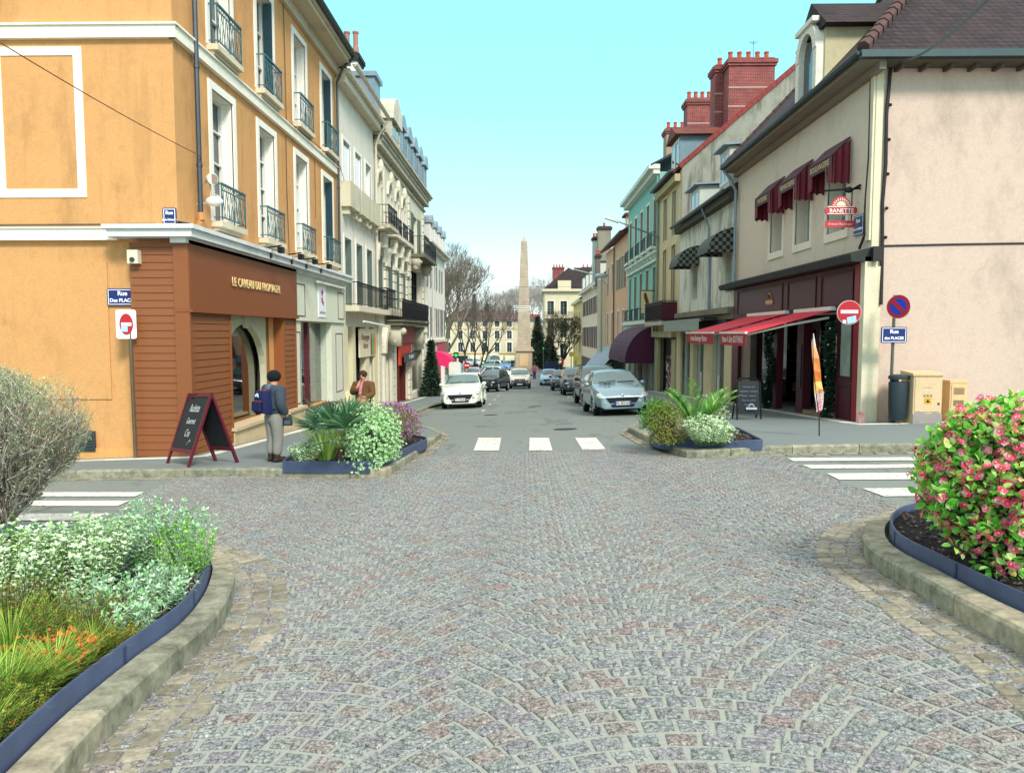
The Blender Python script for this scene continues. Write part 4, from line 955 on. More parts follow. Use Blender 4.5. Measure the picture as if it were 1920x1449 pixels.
# hanging bakery sign
hs=thing('hanging_sign','red BANETTE bakery sign hanging from a black iron bracket','sign',(6.3,16.6,4.4))
Y0=16.55; xA,_=onY(1545,358,Y0); mb=MB(); zt=onY(1575,358,Y0)[1]
mb.tube((7.25,Y0,zt+.05),(xA,Y0,zt),.022,n=6); mb.tube((7.25,Y0,zt+.12),(7.0,Y0,zt-.02),.03,n=5); mb.ell((7.0,Y0,zt+.02),(.09,.05,.07),8,6)
for px in (1554,1598): x,_=onY(px,358,Y0); mb.tube((x,Y0,zt),(x,Y0,onY(px,420,Y0)[1]),.014,n=5)
mb.build('bracket',M_iron,hs)
xc,zc=onY(1575.5,394,Y0); e=sun_emblem(cfr(Y0-.03),xc,zc,-.01,.345,hs,M_bred,M_bcr,'sign_plate')
text('BANETTE',.125,plain('#f7ece4'),(xc,Y0-.07,zc-.03),(1,0,0),(0,0,1),e,ext=.003,bold=.001)
x0,z0=onY(1547,427,Y0); x1,z1=onY(1603,414,Y0); mb=MB(cfr(Y0)); mb.box(x0,x1,z0,z1,-.01,.02); lp=mb.build('sign_plate',M_bred,hs)
text('Artisan Boulanger',.072,plain('#f0c8c0'),((x0+x1)/2,Y0-.025,(z0+z1)/2),(1,0,0),(0,0,1),lp,ext=.002)
# cables on the corner
mb=MB(FR); mb.path([(16.15,6.9,.03),(16.1,5.2,.04),(16.2,4.2,.04),(16.15,3.6,.05),(16.3,3.3,.1)],.03,6); mb.build('cable',plain('#2c2a2c',.6),b.root)
mb=MB(ew); P=[(7.52,6.95,.05),(7.46,6.0,.07),(7.48,5.0,.07),(7.44,4.2,.07),(7.47,3.2,.07),(7.46,2.1,.12)]; mb.path(P,.035,6)
for z in (6.2,5.5,4.8,4.1,3.5): mb.ell((7.53,z,.07),(.04,.04,.04),6,4)
mb.path([(7.48,3.33,.03),(9,3.36,.03),(12,3.4,.03),(15,3.38,.03)],.02,5); mb.box(7.22,7.4,3.0,3.3,.12,.22); mb.build('cable',plain('#221f22',.6),b.root)
# ---- weathered white house
M_rw=plaster('#e4e4d2',.75,'#4a4636',var=.15,streak=.5,lo=.50)
b=Bld('weathered_house','low white house with flaking stained render and two checkered window canopies',FR,26.05,35.5,6.35,-3,8,M_rw)
b.win(27.0,.85,2.95,4.75,'glass',fc='#7b6a58',rec=.3,gl=M_gld); b.win(32.3,.85,2.95,4.75,'glass',fc='#7b6a58',rec=.3,gl=M_gld)
b.hole(26.7,34.9,-1.9,1.75); b.done()
P_('cornice',plaster('#8a8470',.6,'#2f2c22',var=.3),lambda mb:(mb.box(26.1,35.4,2.2,2.42,0,.25),mb.box(26.1,35.4,2.0,2.198,0,.12)))
b.gutter(6.42,.42,r=.09); b.box('eaves',plain('#4a463c',.8),26.05,35.5,6.1,6.34,0,.3)
rf=P_('roof',M_slate,lambda mb:mb.hexa([(26.05,6.4,.4),(35.5,6.4,.4),(35.5,9.4,-4),(26.05,9.4,-4),(26.05,6.4,.25),(35.5,6.4,.25),(35.5,9.2,-4),(26.05,9.2,-4)]))
d=P_('dormer',plaster('#c8cfc4',.3,'#77806f'),lambda mb: mb.box(27.0,28.3,6.7,8.1,-2.6,.05),rf); P_('dormer_roof',M_zinc,lambda mb: mb.hexa([(26.85,8.1,.3),(28.45,8.1,.3),(28.45,8.25,-2.7),(26.85,8.25,-2.7),(26.85,8.16,.3),(28.45,8.16,.3),(28.45,8.35,-2.7),(26.85,8.35,-2.7)]),d); P_('window_frame',M_white,lambda mb: (outl(mb,27.1,28.2,6.85,8.0,.05,.1),mb.box(27.6,27.7,6.9,8,.05,.07)),d); P_('pane',M_gl,lambda mb: mb.box(27.15,28.15,6.9,7.95,.04,.056),d)
d=P_('dormer',plaster('#c8cfc4',.3,'#77806f'),lambda mb: mb.box(31.5,33.2,6.6,7.6,-2.2,.05),rf); P_('dormer_roof',M_zinc,lambda mb: mb.hexa([(31.3,7.6,.3),(33.4,7.6,.3),(33.4,7.7,-2.3),(31.3,7.7,-2.3),(31.3,7.66,.3),(33.4,7.66,.3),(33.4,7.78,-2.3),(31.3,7.78,-2.3)]),d); P_('window_frame',M_white,lambda mb: (outl(mb,31.6,33.1,6.7,7.5,.05,.1),mb.box(32.3,32.4,6.8,7.5,.05,.07)),d); P_('pane',M_gl,lambda mb: mb.box(31.65,33.05,6.75,7.45,.04,.056),d)
downpipe(FR,29.6,4.6,5.6,.1,b.root,M_zinc,.045,top=[(29.6,5.9,.2),(29.6,6.35,.4)]); mb=MB(FR); mb.box(29.5,29.7,2.4,4.6,0,.1); mb.build('downpipe',M_zinc,b.root)
m,nt,bb=newmat('checkered_canvas'); s=N(nt,'ShaderNodeTexChecker'); s.inputs['Scale'].default_value=7.5; lk(nt,pos(nt),s.inputs['Vector']); s.inputs['Color1'].default_value=C('#171a18'); s.inputs['Color2'].default_value=C('#6c7164'); lk(nt,s.outputs[0],bb.inputs['Base Color']); bb.inputs['Roughness'].default_value=.8; M_chk=m
for uc,lab in ((27.05,'black and white checkered dome canopy over the nearer window of the stained house'),(32.35,'black and white checkered dome canopy over the farther window of the stained house')):
    mb=MB(FR); dome(mb,uc-.85,uc+.85,4.3,5.15,.95); tag(mb.build('window_canopy',M_chk,fix=False),lab,'canopy','checkered window canopies')
sf=P_('shopfront',plaster('#d8cda4',.3,var=.1),lambda mb:(mb.box(26.1,27.0,-3,1.75,0,.1),mb.box(28.8,30.1,-3,1.75,-.1,.1),mb.box(32.0,32.6,-3,1.75,-.1,.1),mb.box(34.6,35.5,-3,1.75,0,.1)))
P_('fascia',plain('#1a1c1a',.6,var=.3),lambda mb:(mb.box(26.1,35.4,1.6,2.0,.1,.3),mb.box(27.2,35.2,2.02,2.08,.3,.8)),sf)
def f(mb):
    u=28.0
    while u<35: mb.face([(u,1.95,.8),(u+.22,1.95,.8),(u+.22,1.62,.8),(u+.11,1.55,.8),(u,1.62,.8)]); u+=.22
    mb.box(27.9,35.1,1.95,2.05,.72,.81)
P_('valance',plain('#9aa598',.7,var=.2),f,sf)
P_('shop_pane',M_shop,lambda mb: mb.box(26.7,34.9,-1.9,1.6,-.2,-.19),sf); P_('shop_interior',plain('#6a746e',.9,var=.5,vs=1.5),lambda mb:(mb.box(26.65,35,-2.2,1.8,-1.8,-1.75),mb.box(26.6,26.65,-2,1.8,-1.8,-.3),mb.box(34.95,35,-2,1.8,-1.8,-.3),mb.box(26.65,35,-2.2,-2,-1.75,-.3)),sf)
goods(FR,27.1,34.5,-1.6,1.0,-1.3,-.5,60,['#d4cfc0','#c23a3a','#2f6fb8','#e0d040','#c86a2a','#e8e8e4'],sf)
def f(mb): 
    for u in (27.05,28.7,30.2,31.9,32.7,34.5): mb.box(u-.04,u+.04,-2,1.6,-.19,-.1)
P_('window_frame',plain('#c8ccc0',.5),f,sf); P_('door_handle',plain('#e8e8e2'),lambda mb:(mb.box(28.35,28.45,-1.0,-.1,-.1,-.05),mb.box(31.2,31.3,-.9,-.1,-.1,-.05)),sf)
# ---- tan house with tall stained party wall
M_tan=plaster('#dccaa0',.3,'#7f7350',var=.12,streak=.3); M_pw=plaster('#99988a',.75,'#3f4038',var=.2,streak=.8,lo=.47)
b=Bld('tan_house','narrow tan house whose grey stained gable wall rises above its neighbour',FR,35.55,41.1,9.1,-3.5,11,M_tan)
for uc in (37.0,39.3):
    b.win(uc,1.0,6.3,8.4,'shut',sh='#9aa0a0',trim='#dccb9f',rec=.18); b.win(uc,1.0,3.0,5.8,'shut',sh='#9aa0a0',trim='#dccb9f',rec=.18)
b.hole(36,40.7,-2.6,1.3); b.done()
g=cfr(35.53)
P_('gable_wall',M_pw,lambda mb: mb.prism([(7.28,-2),(7.28,9.2),(12.9,14.05),(15.5,11.5),(15.5,-2)],-.05,.04),F=g)
def f(mb):
    a=Vector((7.2,9.15)); c=Vector((12.9,14.05)); n=26
    for k in range(n):
        p=a+(c-a)*k/n; q=a+(c-a)*(k+.96)/n; mb.hexa([(p.x,p.y,-.05),(q.x,q.y,-.05),(q.x,q.y,.14),(p.x,p.y,.14),(p.x-.12,p.y+.17,-.05),(q.x-.12,q.y+.17,-.05),(q.x-.12,q.y+.17,.14),(p.x-.12,p.y+.17,.14)])
P_('verge_tiles',plain('#8a3832',.8,var=.3),f,F=g)
rf=P_('roof',M_pantile,lambda mb:(mb.hexa([(35.6,9.1,.35),(41.1,9.1,.35),(41.1,13.7,-5.6),(35.6,13.7,-5.6),(35.6,8.95,.35),(41.1,8.95,.35),(41.1,13.5,-5.6),(35.6,13.5,-5.6)]),))
b.gutter(9.1,.45,r=.1); b.box('cornice',plaster('#b8a980',.5,var=.2),35.6,41.1,8.6,8.93,0,.28)
d=P_('dormer',plain('#6d8790',.5,.1,.2),lambda mb: mb.box(37.2,39.2,9.2,11.1,-3.2,-.25),rf); P_('dormer_roof',M_pantile,lambda mb: mb.prism([(36.9,11.1),(39.5,11.1),(38.2,11.75)],-3.8,.0),d); P_('window_frame',M_white,lambda mb:(outl(mb,37.3,39.1,9.3,11.0,-.25,.14),mb.box(38.1,38.3,9.3,11.0,-.25,-.2)),d); P_('pane',M_gl,lambda mb: mb.box(37.4,39,9.4,10.9,-.24,-.235),d)
downpipe(FR,41.0,-2,8.8,.1,b.root,plain('#8f8a6a'),.05)
P_('balcony',M_orn2,lambda mb: mb.box(35.9,41.0,1.9,2.08,0,.75)); P_('balcony_panel',plain('#5e1c30',.5,var=.2),lambda mb:(mb.box(36,40.9,2.1,3.0,.68,.71),mb.box(35.98,36.0,2.1,3.0,0,.7)))
railing(FR,35.95,40.95,2.08,.98,.73,b.root,M_iron,style='bar')
P_('shopfront',plaster('#b6b088',.5,'#4a4630',var=.2),lambda mb:(mb.box(35.6,36.5,-3,1.2,0,.15),mb.box(40.2,41,-3,1.2,0,.15),mb.box(35.6,41,1.3,1.6,0,.35))); P_('shop_pane',plain('#241f26',.5,var=.5,vs=3),lambda mb:mb.box(36.0,40.7,-2.6,1.3,-.28,-.25))
M_post=island('poster_paper',[(0,C('#2a3a78')),(.25,C('#b03040')),(.5,C('#d8d8e0')),(.75,C('#3f4a90')),(1,C('#c8a040'))],.5)
def f(mb):
    random.seed(9)
    for k in range(150): u=U(36.0,38.2); z=U(-2.2,.4); mb.face([(u,z,.02+k*.0002),(u+U(.08,.3),z,.02+k*.0002),(u+U(.08,.3),z+U(.06,.25),.02+k*.0002),(u,z+U(.06,.25),.02+k*.0002)])
P_('poster_display',M_post,f,fix=False)
# chimneys seen over the roofs
def Xz(px,py,Y): return onY(px,py,Y)
def chim(px0,px1,pyt,Y,dY,mat,pots,lab,zb=8,cap=M_brick):
    x0,zt=Xz(px0,pyt,Y); x1,_=Xz(px1,pyt,Y); r=thing('chimney_stack',lab,'chimney',((x0+x1)/2,Y+dY/2,zb))
    if zt-zb>6 and mat is M_brick: mbb=MB(cfr(Y)); [mbb.box(x0-.012,x1+.012,z,z+.05,0,.012) for z in (zt-1.9,zt-2.8)]; mbb.build('pale_band',plain('#c8b0a8',.8),r)
    chimney(cfr(0),x0,x1,-Y-dY,-Y,zb,zt-.85,mat,pots,r,name='stack',cap=cap,along='u' if True else 'n',ph=.4); return r
chim(1368,1454,90,37.5,1.3,M_brick,5,'widest and tallest red brick chimney stack with five pots above the stained gable')
chim(1342,1367,104,38.6,1.0,M_brick,1,'narrow red brick chimney stack with a single pot left of the widest one')
chim(1290,1340,168,43.5,1.1,M_brick,4,'medium red brick chimney stack with four pots above the mint house')
chim(1250,1289,226,50.0,1.1,plaster('#a09078',.5,'#4c4234',var=.2),3,'rendered chimney stack with a brick cap, leftmost of those above the tan house')
# ---- mint house
M_mint=plaster('#8fc4b4',.12,'#6a8f80',var=.06); MT='#8fc4b4'; M_mw=plaster('#dfe6d8',.15,var=.05)
b=Bld('mint_house','mint green house with white surrounds and small black balconies',FR,41.15,53.4,10.2,-4,10,M_mint)
mu=(42.4,44.8,47.2,49.6,52.0)
for uc in mu:
    b.win(uc,1.0,6.3,9.0,'fold',trim='#e4e8da',rec=.25,tw=.14,sh='#b8b8a8'); b.win(uc,1.0,2.4,5.2,'fold',trim='#b8d8c8',rec=.25,tw=.1,sh='#b8b8a8')
    railing(FR,uc-.7,uc+.7,6.3,.75,.3,b.root,M_iron,style='bar',step=.13); railing(FR,uc-.7,uc+.7,2.3,.75,.3,b.root,M_iron,style='bar',step=.13)
b.hole(41.8,52.8,-3,1.2); b.done()
def f(mb):
    mb.box(41.15,53.5,10.1,10.35,0,.35); mb.box(41.1,53.6,10.352,10.6,0,.6); mb.box(41.2,53.4,5.9,6.05,0,.22); mb.box(41.2,53.4,5.45,5.58,0,.16); mb.box(41.2,53.4,2.05,2.25,0,.4); mb.box(41.2,53.4,1.3,1.5,0,.3)
    for uc in mu: mb.box(uc-.8,uc+.8,6.14,6.28,0,.36); mb.box(uc-.62,uc-.5,5.65,6.14,0,.2); mb.box(uc+.5,uc+.62,5.65,6.14,0,.2)
P_('cornice',M_mw,f)
def f(mb):
    u=41.4
    while u<53.2: mb.lathe((u,1.5,.2),[(.03,0),(.08,.12),(.04,.3),(.07,.42),(.03,.55)],6) if False else mb.tube((u,1.5,.25),(u,2.05,.25),.05,.03,5); u+=.3
P_('balustrade',M_mw,f)
P_('roof',M_slate,lambda mb: mb.hexa([(41.1,10.6,.5),(53.6,10.6,.5),(53.6,13.2,-4.5),(41.1,13.2,-4.5),(41.1,10.5,.5),(53.6,10.5,.5),(53.6,13.0,-4.5),(41.1,13.0,-4.5)]))
P_('shopfront',plain('#2a2426',.6,var=.4),lambda mb:(mb.box(41.8,52.8,-3.2,1.2,-.3,-.25),))
P_('pilaster',plain('#d8d2c4',.6),lambda mb:[mb.box(u,u+.12,-3.2,1.2,-.24,.0) for u in (43.2,43.9,45.5,46.2,48.4,50.1,50.9)] and None)
downpipe(FR,41.25,-2,10,.1,b.root,plain('#7fb0a2'),.05)
mb=MB(FR); dome(mb,41.4,49.5,-.15,1.9,1.75,10)
for u in [41.4+k*.9 for k in range(10)]: 
    pass
aw=tag(mb.build('awning',plain('#4a1238',.7,var=.12,vs=2),fix=False),'large dark purple barrel awning over the shop under the mint house','awning')
text('SALON',.3,plain('#8a5a78'),FR(45,-.02,1.77),(0,-1,0),(0,0,1),aw,ext=.001)
hsn=thing('hanging_sign','tall cream sign panel with a brown baguette shape hanging from the mint house','sign',(6.2,41.2,3.5))
x0,z0=onY(1202,587,41.3); x1,z1=onY(1222,546,41.3); mb=MB(cfr(41.3)); mb.box(x0,x1,z0,z1,-.03,.03); pn=mb.build('panel',plain('#ded4a0',.6),hsn)
mb=MB(cfr(41.3)); mb.prism([(x0+.14,z1-.1),(x0+.26,z1-.08),(x0+.5,z0+.3),(x0+.5,z0+.05),(x0+.4,z0+.02),(x0+.14,z1-.35)],.031,.05); mb.build('painted_shape',plain('#6b3a24'),pn); mb=MB(); mb.tube((7.3,41.3,z1+.03),(x0,41.3,z1+.03),.025,n=5); mb.build('bracket',M_iron,hsn)
# ---- salmon house
M_sal=plaster('#dfb08c',.15,'#b08a70',var=.06)
b=Bld('salmon_house','salmon pink house with a brown downpipe and pale shutters beyond the mint one',FR,53.45,67.8,8.6,-4.5,9,M_sal)
for i,uc in enumerate((55.6,58.6,62.6,65.8)):
    b.win(uc,1.0,4.9,7.2,'open' if i<2 else 'glass',trim='#e8d8c0',rec=.2,sh='#a3ae98',tw=.12); b.win(uc,1.05,.6,3.2,'glass',trim='#e8d8c0',rec=.2,tw=.14)
b.hole(54,67,-4,-.6); b.done(); b.gutter(8.75,.5,r=.1); P_('roof',M_pantile,lambda mb: mb.hexa([(53.4,8.6,.5),(67.8,8.6,.5),(67.8,11.2,-4),(53.4,11.2,-4),(53.4,8.75,.5),(67.8,8.75,.5),(67.8,11.35,-4),(53.4,11.35,-4)]))
downpipe(FR,60.8,-2,8.4,.12,b.root,plain('#6f4a38'),.06)
P_('shopfront',plain('#6f7c88',.4,var=.4),lambda mb: mb.box(54,67,-4,-.6,-.3,-.25)); P_('fascia',plain('#5f7f9a',.5,var=.1),lambda mb: mb.box(53.8,67.2,-.62,-.1,.0,.14))
chimney(FR,54.5,55.5,-2.2,-.9,9,10.1,M_pantile,1,b.root,cap=M_pantile)
dd=P_('dormer',plain('#d8b878',.6),lambda mb: mb.box(58.6,60.0,9.0,10.6,-1.6,-.6)); P_('dormer_roof',M_pantile,lambda mb: mb.box(58.3,60.3,10.6,10.75,-2,-.4),dd); P_('pane',M_gl,lambda mb: mb.box(58.9,59.7,9.2,10.4,-.6,-.58),dd)
mb=MB(FR); mb.hexa([(57.2,.35,.1),(69.5,.35,.1),(69.5,-1.9,2.0),(57.2,-1.9,2.0),(57.2,.42,.1),(69.5,.42,.1),(69.5,-1.83,2.0),(57.2,-1.83,2.0)]); mb.box(57.2,69.5,-2.15,-1.85,1.98,2.02)
tag(mb.build('awning',plain('#9aa4ac',.7,var=.08)),'long sloping pale grey awning beyond the purple barrel awning','awning')
# ---- pink house, burgundy shutters
M_p2=plaster('#ead0b4',.15,'#c0a48c',var=.06)
b=Bld('pink_house','pale pink house with closed burgundy shutters and a row of roof dormers',FR,67.85,96,6.3,-5,8,M_p2)
for uc in (70,74.5,79,83.5,88,92.5): b.win(uc,1.5,3.6,5.3,'open',trim='#efe6d8',rec=.2,sh='#5c1a30',tw=.2); b.win(uc,1.6,.0,2.2,'open',trim='#efe6d8',rec=.2,sh='#5c1a30',tw=.2)
b.done(); P_('cornice',plaster('#dcd4c0',.2),lambda mb: mb.box(67.8,96.2,6.3,6.6,0,.45)); rf=P_('roof',M_slate,lambda mb: mb.hexa([(67.8,6.6,.4),(96.1,6.6,.4),(96.1,9.6,-2.5),(67.8,9.6,-2.5),(67.8,6.6,-6),(96.1,6.6,-6),(96.1,9.6,-5),(67.8,9.6,-5)]))
P_('end_pilaster',plaster('#e6dcc0',.1),lambda mb: mb.box(67.8,68.0,-5,6.3,-1.0,.75))
for u in (74,79,84,89,94): dormer(FR,u,1.5,6.9,8.4,.1,-2,rf,plain('#cfd2c4'),M_slate,rnd_top=False)
P_('shopfront',plain('#5a4a44',.6,var=.5,vs=2),lambda mb: mb.box(69,95,-5,-1.3,.02,.1))
for (x0_,x1_,py,Y,w_,lab) in ((1112,1122,438,76,plaster('#d8d6cc',.3),'white rendered chimney stack with two pots standing over the pink house'),(1122,1146,418,74,plaster('#8f8a78',.5),'broad grey rendered chimney wall left of the salmon house'),(1118,1126,470,71,plaster('#6f6a5c',.4),'slim grey chimney with a red pot, in front of the white stack')):
    x0,z1=onY(x0_,py,Y); x1,_=onY(x1_,py,Y); r=thing('chimney_stack',lab,'chimney',((x0+x1)/2,Y,6)); chimney(cfr(0),x0,x1,-Y-1,-Y,6,z1-.7,w_,2 if x1_-x0_<24 else 1,r,name='stack',cap=plain('#3a3430'),along='u',ph=.3)
# ---- yellow house at the end of the right terrace
b=Bld('yellow_house','slim yellow house at the far end of the right terrace',FR,96.1,113,5.6,-5,8,plaster('#e6c98a',.15,'#b89a60',var=.06))
for uc in (100,105,110): b.win(uc,1.1,2.4,4.4,'glass',trim='#f0e4c4',rec=.2); b.win(uc,1.1,-1.0,1.0,'glass',trim='#f0e4c4',rec=.2)
b.done(); P_('cornice',plaster('#e0d4b0',.2),lambda mb:(mb.box(96,113.2,5.6,5.9,0,.4),mb.box(96,113,1.3,1.5,0,.5))); P_('roof',M_slate,lambda mb: mb.hexa([(96,5.9,.4),(113,5.9,.4),(113,8.0,-2.5),(96,8.0,-2.5),(96,5.9,-6),(113,5.9,-6),(113,8.0,-5),(96,8.0,-5)]))

b_=[o for o in COL.objects if o.name.startswith('bakery_building')][0]
x0,z0=onY(1880,28,19.5); mb=MB(cfr(19.2)); mb.box(x0,x0+1.6,z0,z0+1.4,-2.5,.0); d=mb.build('dormer',plaster('#8f8878',.4),b_); mb=MB(cfr(19.2)); mb.prism([(x0-.4,z0-.05),(x0+2.0,z0-.05+.0),(x0+2.0,z0+2.2),(x0+.8,z0+1.9)],-2.6,.35) if False else mb.hexa([(x0-.35,z0+.1,.35),(x0+.8,z0+1.5,.35),(x0+.8,z0+1.5,-2.6),(x0-.35,z0+.1,-2.6),(x0-.45,z0+.2,.35),(x0+.8,z0+1.7,.35),(x0+.8,z0+1.7,-2.6),(x0-.45,z0+.2,-2.6)]); mb.build('dormer_roof',M_tiles,d)
# ================================================================ cars
def paint(hexc,metal=.0,key='car_paint'):
    k=('cp',hexc)
    if k in MATS: return MATS[k]
    m,nt,b=newmat('car_paint_'+hexc.strip('#')); c=C(hexc)
    lk(nt,mixc(nt,noise(nt,3,4),dk(c,.9),dk(c,1.05)),b.inputs['Base Color']); b.inputs['Roughness'].default_value=.3; b.inputs['Metallic'].default_value=metal
    b.inputs['Coat Weight'].default_value=.8; b.inputs['Coat Roughness'].default_value=.06; MATS[k]=m; return m
M_tyre=plain('#15161a',.85,var=.2,vs=20); M_rim=plain('#9aa0a4',.35,.6,.15); M_wind=glassy('windscreen_glass','#46625e',.04,.4,.8); M_side=glassy('side_glass','#2a3432',.05,.4)
M_trimd=plain('#121416',.6,var=.3); M_lamp=glassy('headlight_glass','#a9b6b0',.08,.45,14); M_plate=plain('#e8e8e4',.5,var=.03); M_euro=plain('#2438a8',.5); M_chr=plain('#c8ccd0',.2,.9,.1)
def interp(T,x):
    for (a,va),(b_,vb) in zip(T,T[1:]):
        if x<=b_:
            t=(x-a)/(b_-a) if b_>a else 0; return va+(vb-va)*t
    return T[-1][1]
STY={ # t -> top height, belt height (fractions of H); cabin: windscreen start,end, rear window start,end
 'hatch':dict(top=[(0,.40),(.015,.47),(.05,.535),(.12,.60),(.26,.665),(.30,.70),(.44,.945),(.52,.995),(.64,1),(.82,.965),(.90,.90),(.975,.62),(1,.42)],belt=[(0,.38),(.05,.50),(.14,.575),(.28,.64),(.6,.665),(.95,.68),(1,.42)],cab=(.275,.46,.86,.97)),
 'suv':dict(top=[(0,.42),(.01,.54),(.03,.585),(.10,.615),(.24,.645),(.28,.68),(.42,.935),(.50,.985),(.66,1),(.88,.965),(.93,.92),(.99,.62),(1,.42)],belt=[(0,.42),(.03,.57),(.2,.62),(.95,.65),(1,.42)],cab=(.26,.44,.90,.985)),
 'sedan':dict(top=[(0,.40),(.012,.50),(.04,.555),(.10,.60),(.26,.66),(.30,.695),(.43,.93),(.52,.995),(.62,1),(.78,.93),(.90,.76),(.98,.70),(1,.42)],belt=[(0,.38),(.05,.53),(.28,.64),(.95,.66),(1,.42)],cab=(.28,.45,.78,.90)),
 'van':dict(top=[(0,.34),(.01,.42),(.10,.50),(.15,.56),(.27,.90),(.34,.985),(.5,1),(.97,.99),(1,.9)],belt=[(0,.33),(.1,.46),(.95,.5),(1,.45)],cab=(.12,.28,.97,.99))}
def car(name,label,L_,W,H,col,style='hatch',metal=.0,group='cars parked along the street',grille='low',lower=None,plate=True,near=False,cat='car'):
    S=STY[style]; root=thing(name,label,cat,(0,0,0),group); pm=paint(col,metal); lm=lower or pm
    N_=44 if near else 30
    ts=[(i/N_)**1.0 for i in range(N_+1)]; ts=sorted(set(ts+[.008,.02,.05,.985])); cab=S['cab']; zl=.20 if style!='suv' else .26
    def hw(t):
        a=min(1,t/.16); e=1-(1-a)**2.4; r=min(1,(1-t)/.10); e2=1-(1-r)**2.2
        return W/2*(.80+.20*e)*(.86+.14*e2)
    def ring(t):
        y=-L_/2+t*L_; w=hw(t); zt=interp(S['top'],t)*H; zb=min(interp(S['belt'],t)*H,zt-.005); k=max(0,(zt-zb)/(H*.36)); k=min(1,k)
        low=zl+(.05 if .02<t<.98 else .02); wr=w*(.95-.23*k)
        yy=y
        P=[(0,low),(w*.82,low),(w*.95,low+.05),(w*.99,low+.18),(w*1.0,(low+zb)/2+.02),(w*.985,zb-.09*H/1.45),(w*.955,zb-.012),(w*.93,zb+.004),(w*.93-(w*.93-wr)*.55,zb+(zt-zb)*.5),(wr,zb+(zt-zb)*.88),(wr*.93,zb+(zt-zb)*.97),(wr*.55,zt+.012*k),(0,zt+.022)]
        return y,P
    RG=[ring(t) for t in ts]; n=len(RG[0][1])
    mb=MB(); idx=[]
    for y,P in RG:
        row=[]
        for s_ in (1,-1):
            for (x,z) in (P if s_==1 else P[::-1][1:]): row.append(len(mb.v)); mb.v.append((x*s_,y,z))
        idx.append(row)
    m_=len(idx[0]); whl=[.19*L_/L_*L_, 0]; ya,yb=-L_/2+.19*L_,-L_/2+.81*L_; rw=.31*(H/1.45)**.5 if style!='suv' else .345
    for i in range(len(idx)-1):
        for j in range(m_-1):
            a,b_,c,d=idx[i][j],idx[i+1][j],idx[i+1][j+1],idx[i][j+1]
            cy=(mb.v[a][1]+mb.v[c][1])/2; cz=(mb.v[a][2]+mb.v[c][2])/2; ax=abs(mb.v[a][0])
            if ax>W*.42 and min(math.hypot(cy-ya,cz-rw),math.hypot(cy-yb,cz-rw))<rw+.035: continue
            mb.f.append((a,b_,c,d)); mb.m.append(1 if cz<zl+.22 else 0)
    for row in (idx[0],idx[-1]): mb.f.append(tuple(row)); mb.m.append(1)
    body=mb.build('body',[pm,lm],root,smooth=True)
    # wheel wells + wheels
    for yy in (ya,yb):
        for s_ in (1,-1):
            mb=MB(); x1=s_*(W/2-.03); x0=s_*(W/2-.30)
            for k in range(14):
                a,c=math.pi*k/14-.25,math.pi*(k+1)/14-.25; a,c=a*1.15,c*1.15; R=rw+.055
                P=[(yy+R*math.cos(q),rw+R*math.sin(q)) for q in (a,c)]
                mb.face([(x0,P[0][0],P[0][1]),(x0,P[1][0],P[1][1]),(x1,P[1][0],P[1][1]),(x1,P[0][0],P[0][1])]); mb.tube((s_*(W/2-.005),P[0][0],P[0][1]),(s_*(W/2-.005),P[1][0],P[1][1]),.022,n=5,m=1)
            mb.face([(x0,yy-rw-.06,.2),(x0,yy+rw+.06,.2),(x0,yy+rw+.06,rw*2+.05),(x0,yy-rw-.06,rw*2+.05)])
            mb.build('wheel_arch',[M_trimd,lm],root,fix=False)
            mb=MB(lambda a,b_,c,s_=s_,yy=yy:(s_*(W/2-.20)+s_*c,yy+a,rw+b_))
            mb.lathe((0,0,0),[(0,0),(rw-.03,0),(rw,.03),(rw,.15),(rw-.03,.185),(rw*.66,.19)],22); wh=mb.build('wheel',M_tyre,root,smooth=True)
            mb=MB(lambda a,b_,c,s_=s_,yy=yy:(s_*(W/2-.20)+s_*c,yy+a,rw+b_)); mb.lathe((0,0,0),[(rw*.67,.188),(rw*.62,.165),(rw*.55,.15),(0,.14)],18)
            for k in range(5 if near else 5):
                a=2*math.pi*k/5; mb.tube((0,0,.16),(rw*.62*math.cos(a),rw*.62*math.sin(a),.17),.035,.05,5)
            mb.build('rim',M_rim,wh,smooth=True)
    # glass laid on the loft
    def surf(t,q,off=.006,s_=1):
        y,P=ring(t); i=int(q); f_=q-i; a=P[i]; b_=P[min(i+1,n-1)]; x=a[0]+(b_[0]-a[0])*f_; z=a[1]+(b_[1]-a[1])*f_; return (x*s_,y,z),off
    def patch(t0f,t1f,q0,q1,name,mat,nt_=8,nq=6,both=True,up=(0,0,1),side=0,par=None):
        """t0f,t1f: functions of normalised q giving t; full width if both"""
        mb=MB(); G_=[]
        if both:
            qs=[(q0+(q1-q0)*k/nq,1) for k in range(nq+1)]+[(q1-(q1-q0)*k/nq,-1) for k in range(1,nq+1)]
        else: qs=[(q0+(q1-q0)*k/nq,side) for k in range(nq+1)]
        for (q,s_) in qs:
            r=[]; h=(q-q0)/(q1-q0)
            for k in range(nt_+1):
                a,c=t0f(h),t1f(h); t=a+(c-a)*k/nt_; p,_=surf(t,q,0,s_); r.append(Vector(p))
            G_.append(r)
        i=len(mb.v)
        for a in range(len(G_)):
            for k in range(nt_+1):
                p=G_[a][k]; da=G_[min(a+1,len(G_)-1)][k]-G_[max(a-1,0)][k]; dt=G_[a][min(k+1,nt_)]-G_[a][max(k-1,0)]; nn=da.cross(dt)
                if nn.length>1e-9: nn.normalize()
                c0=Vector((0,p.y,H*.45)); 
                if nn.dot(p-c0)<0: nn=-nn
                mb.v.append(tuple(p+nn*.008))
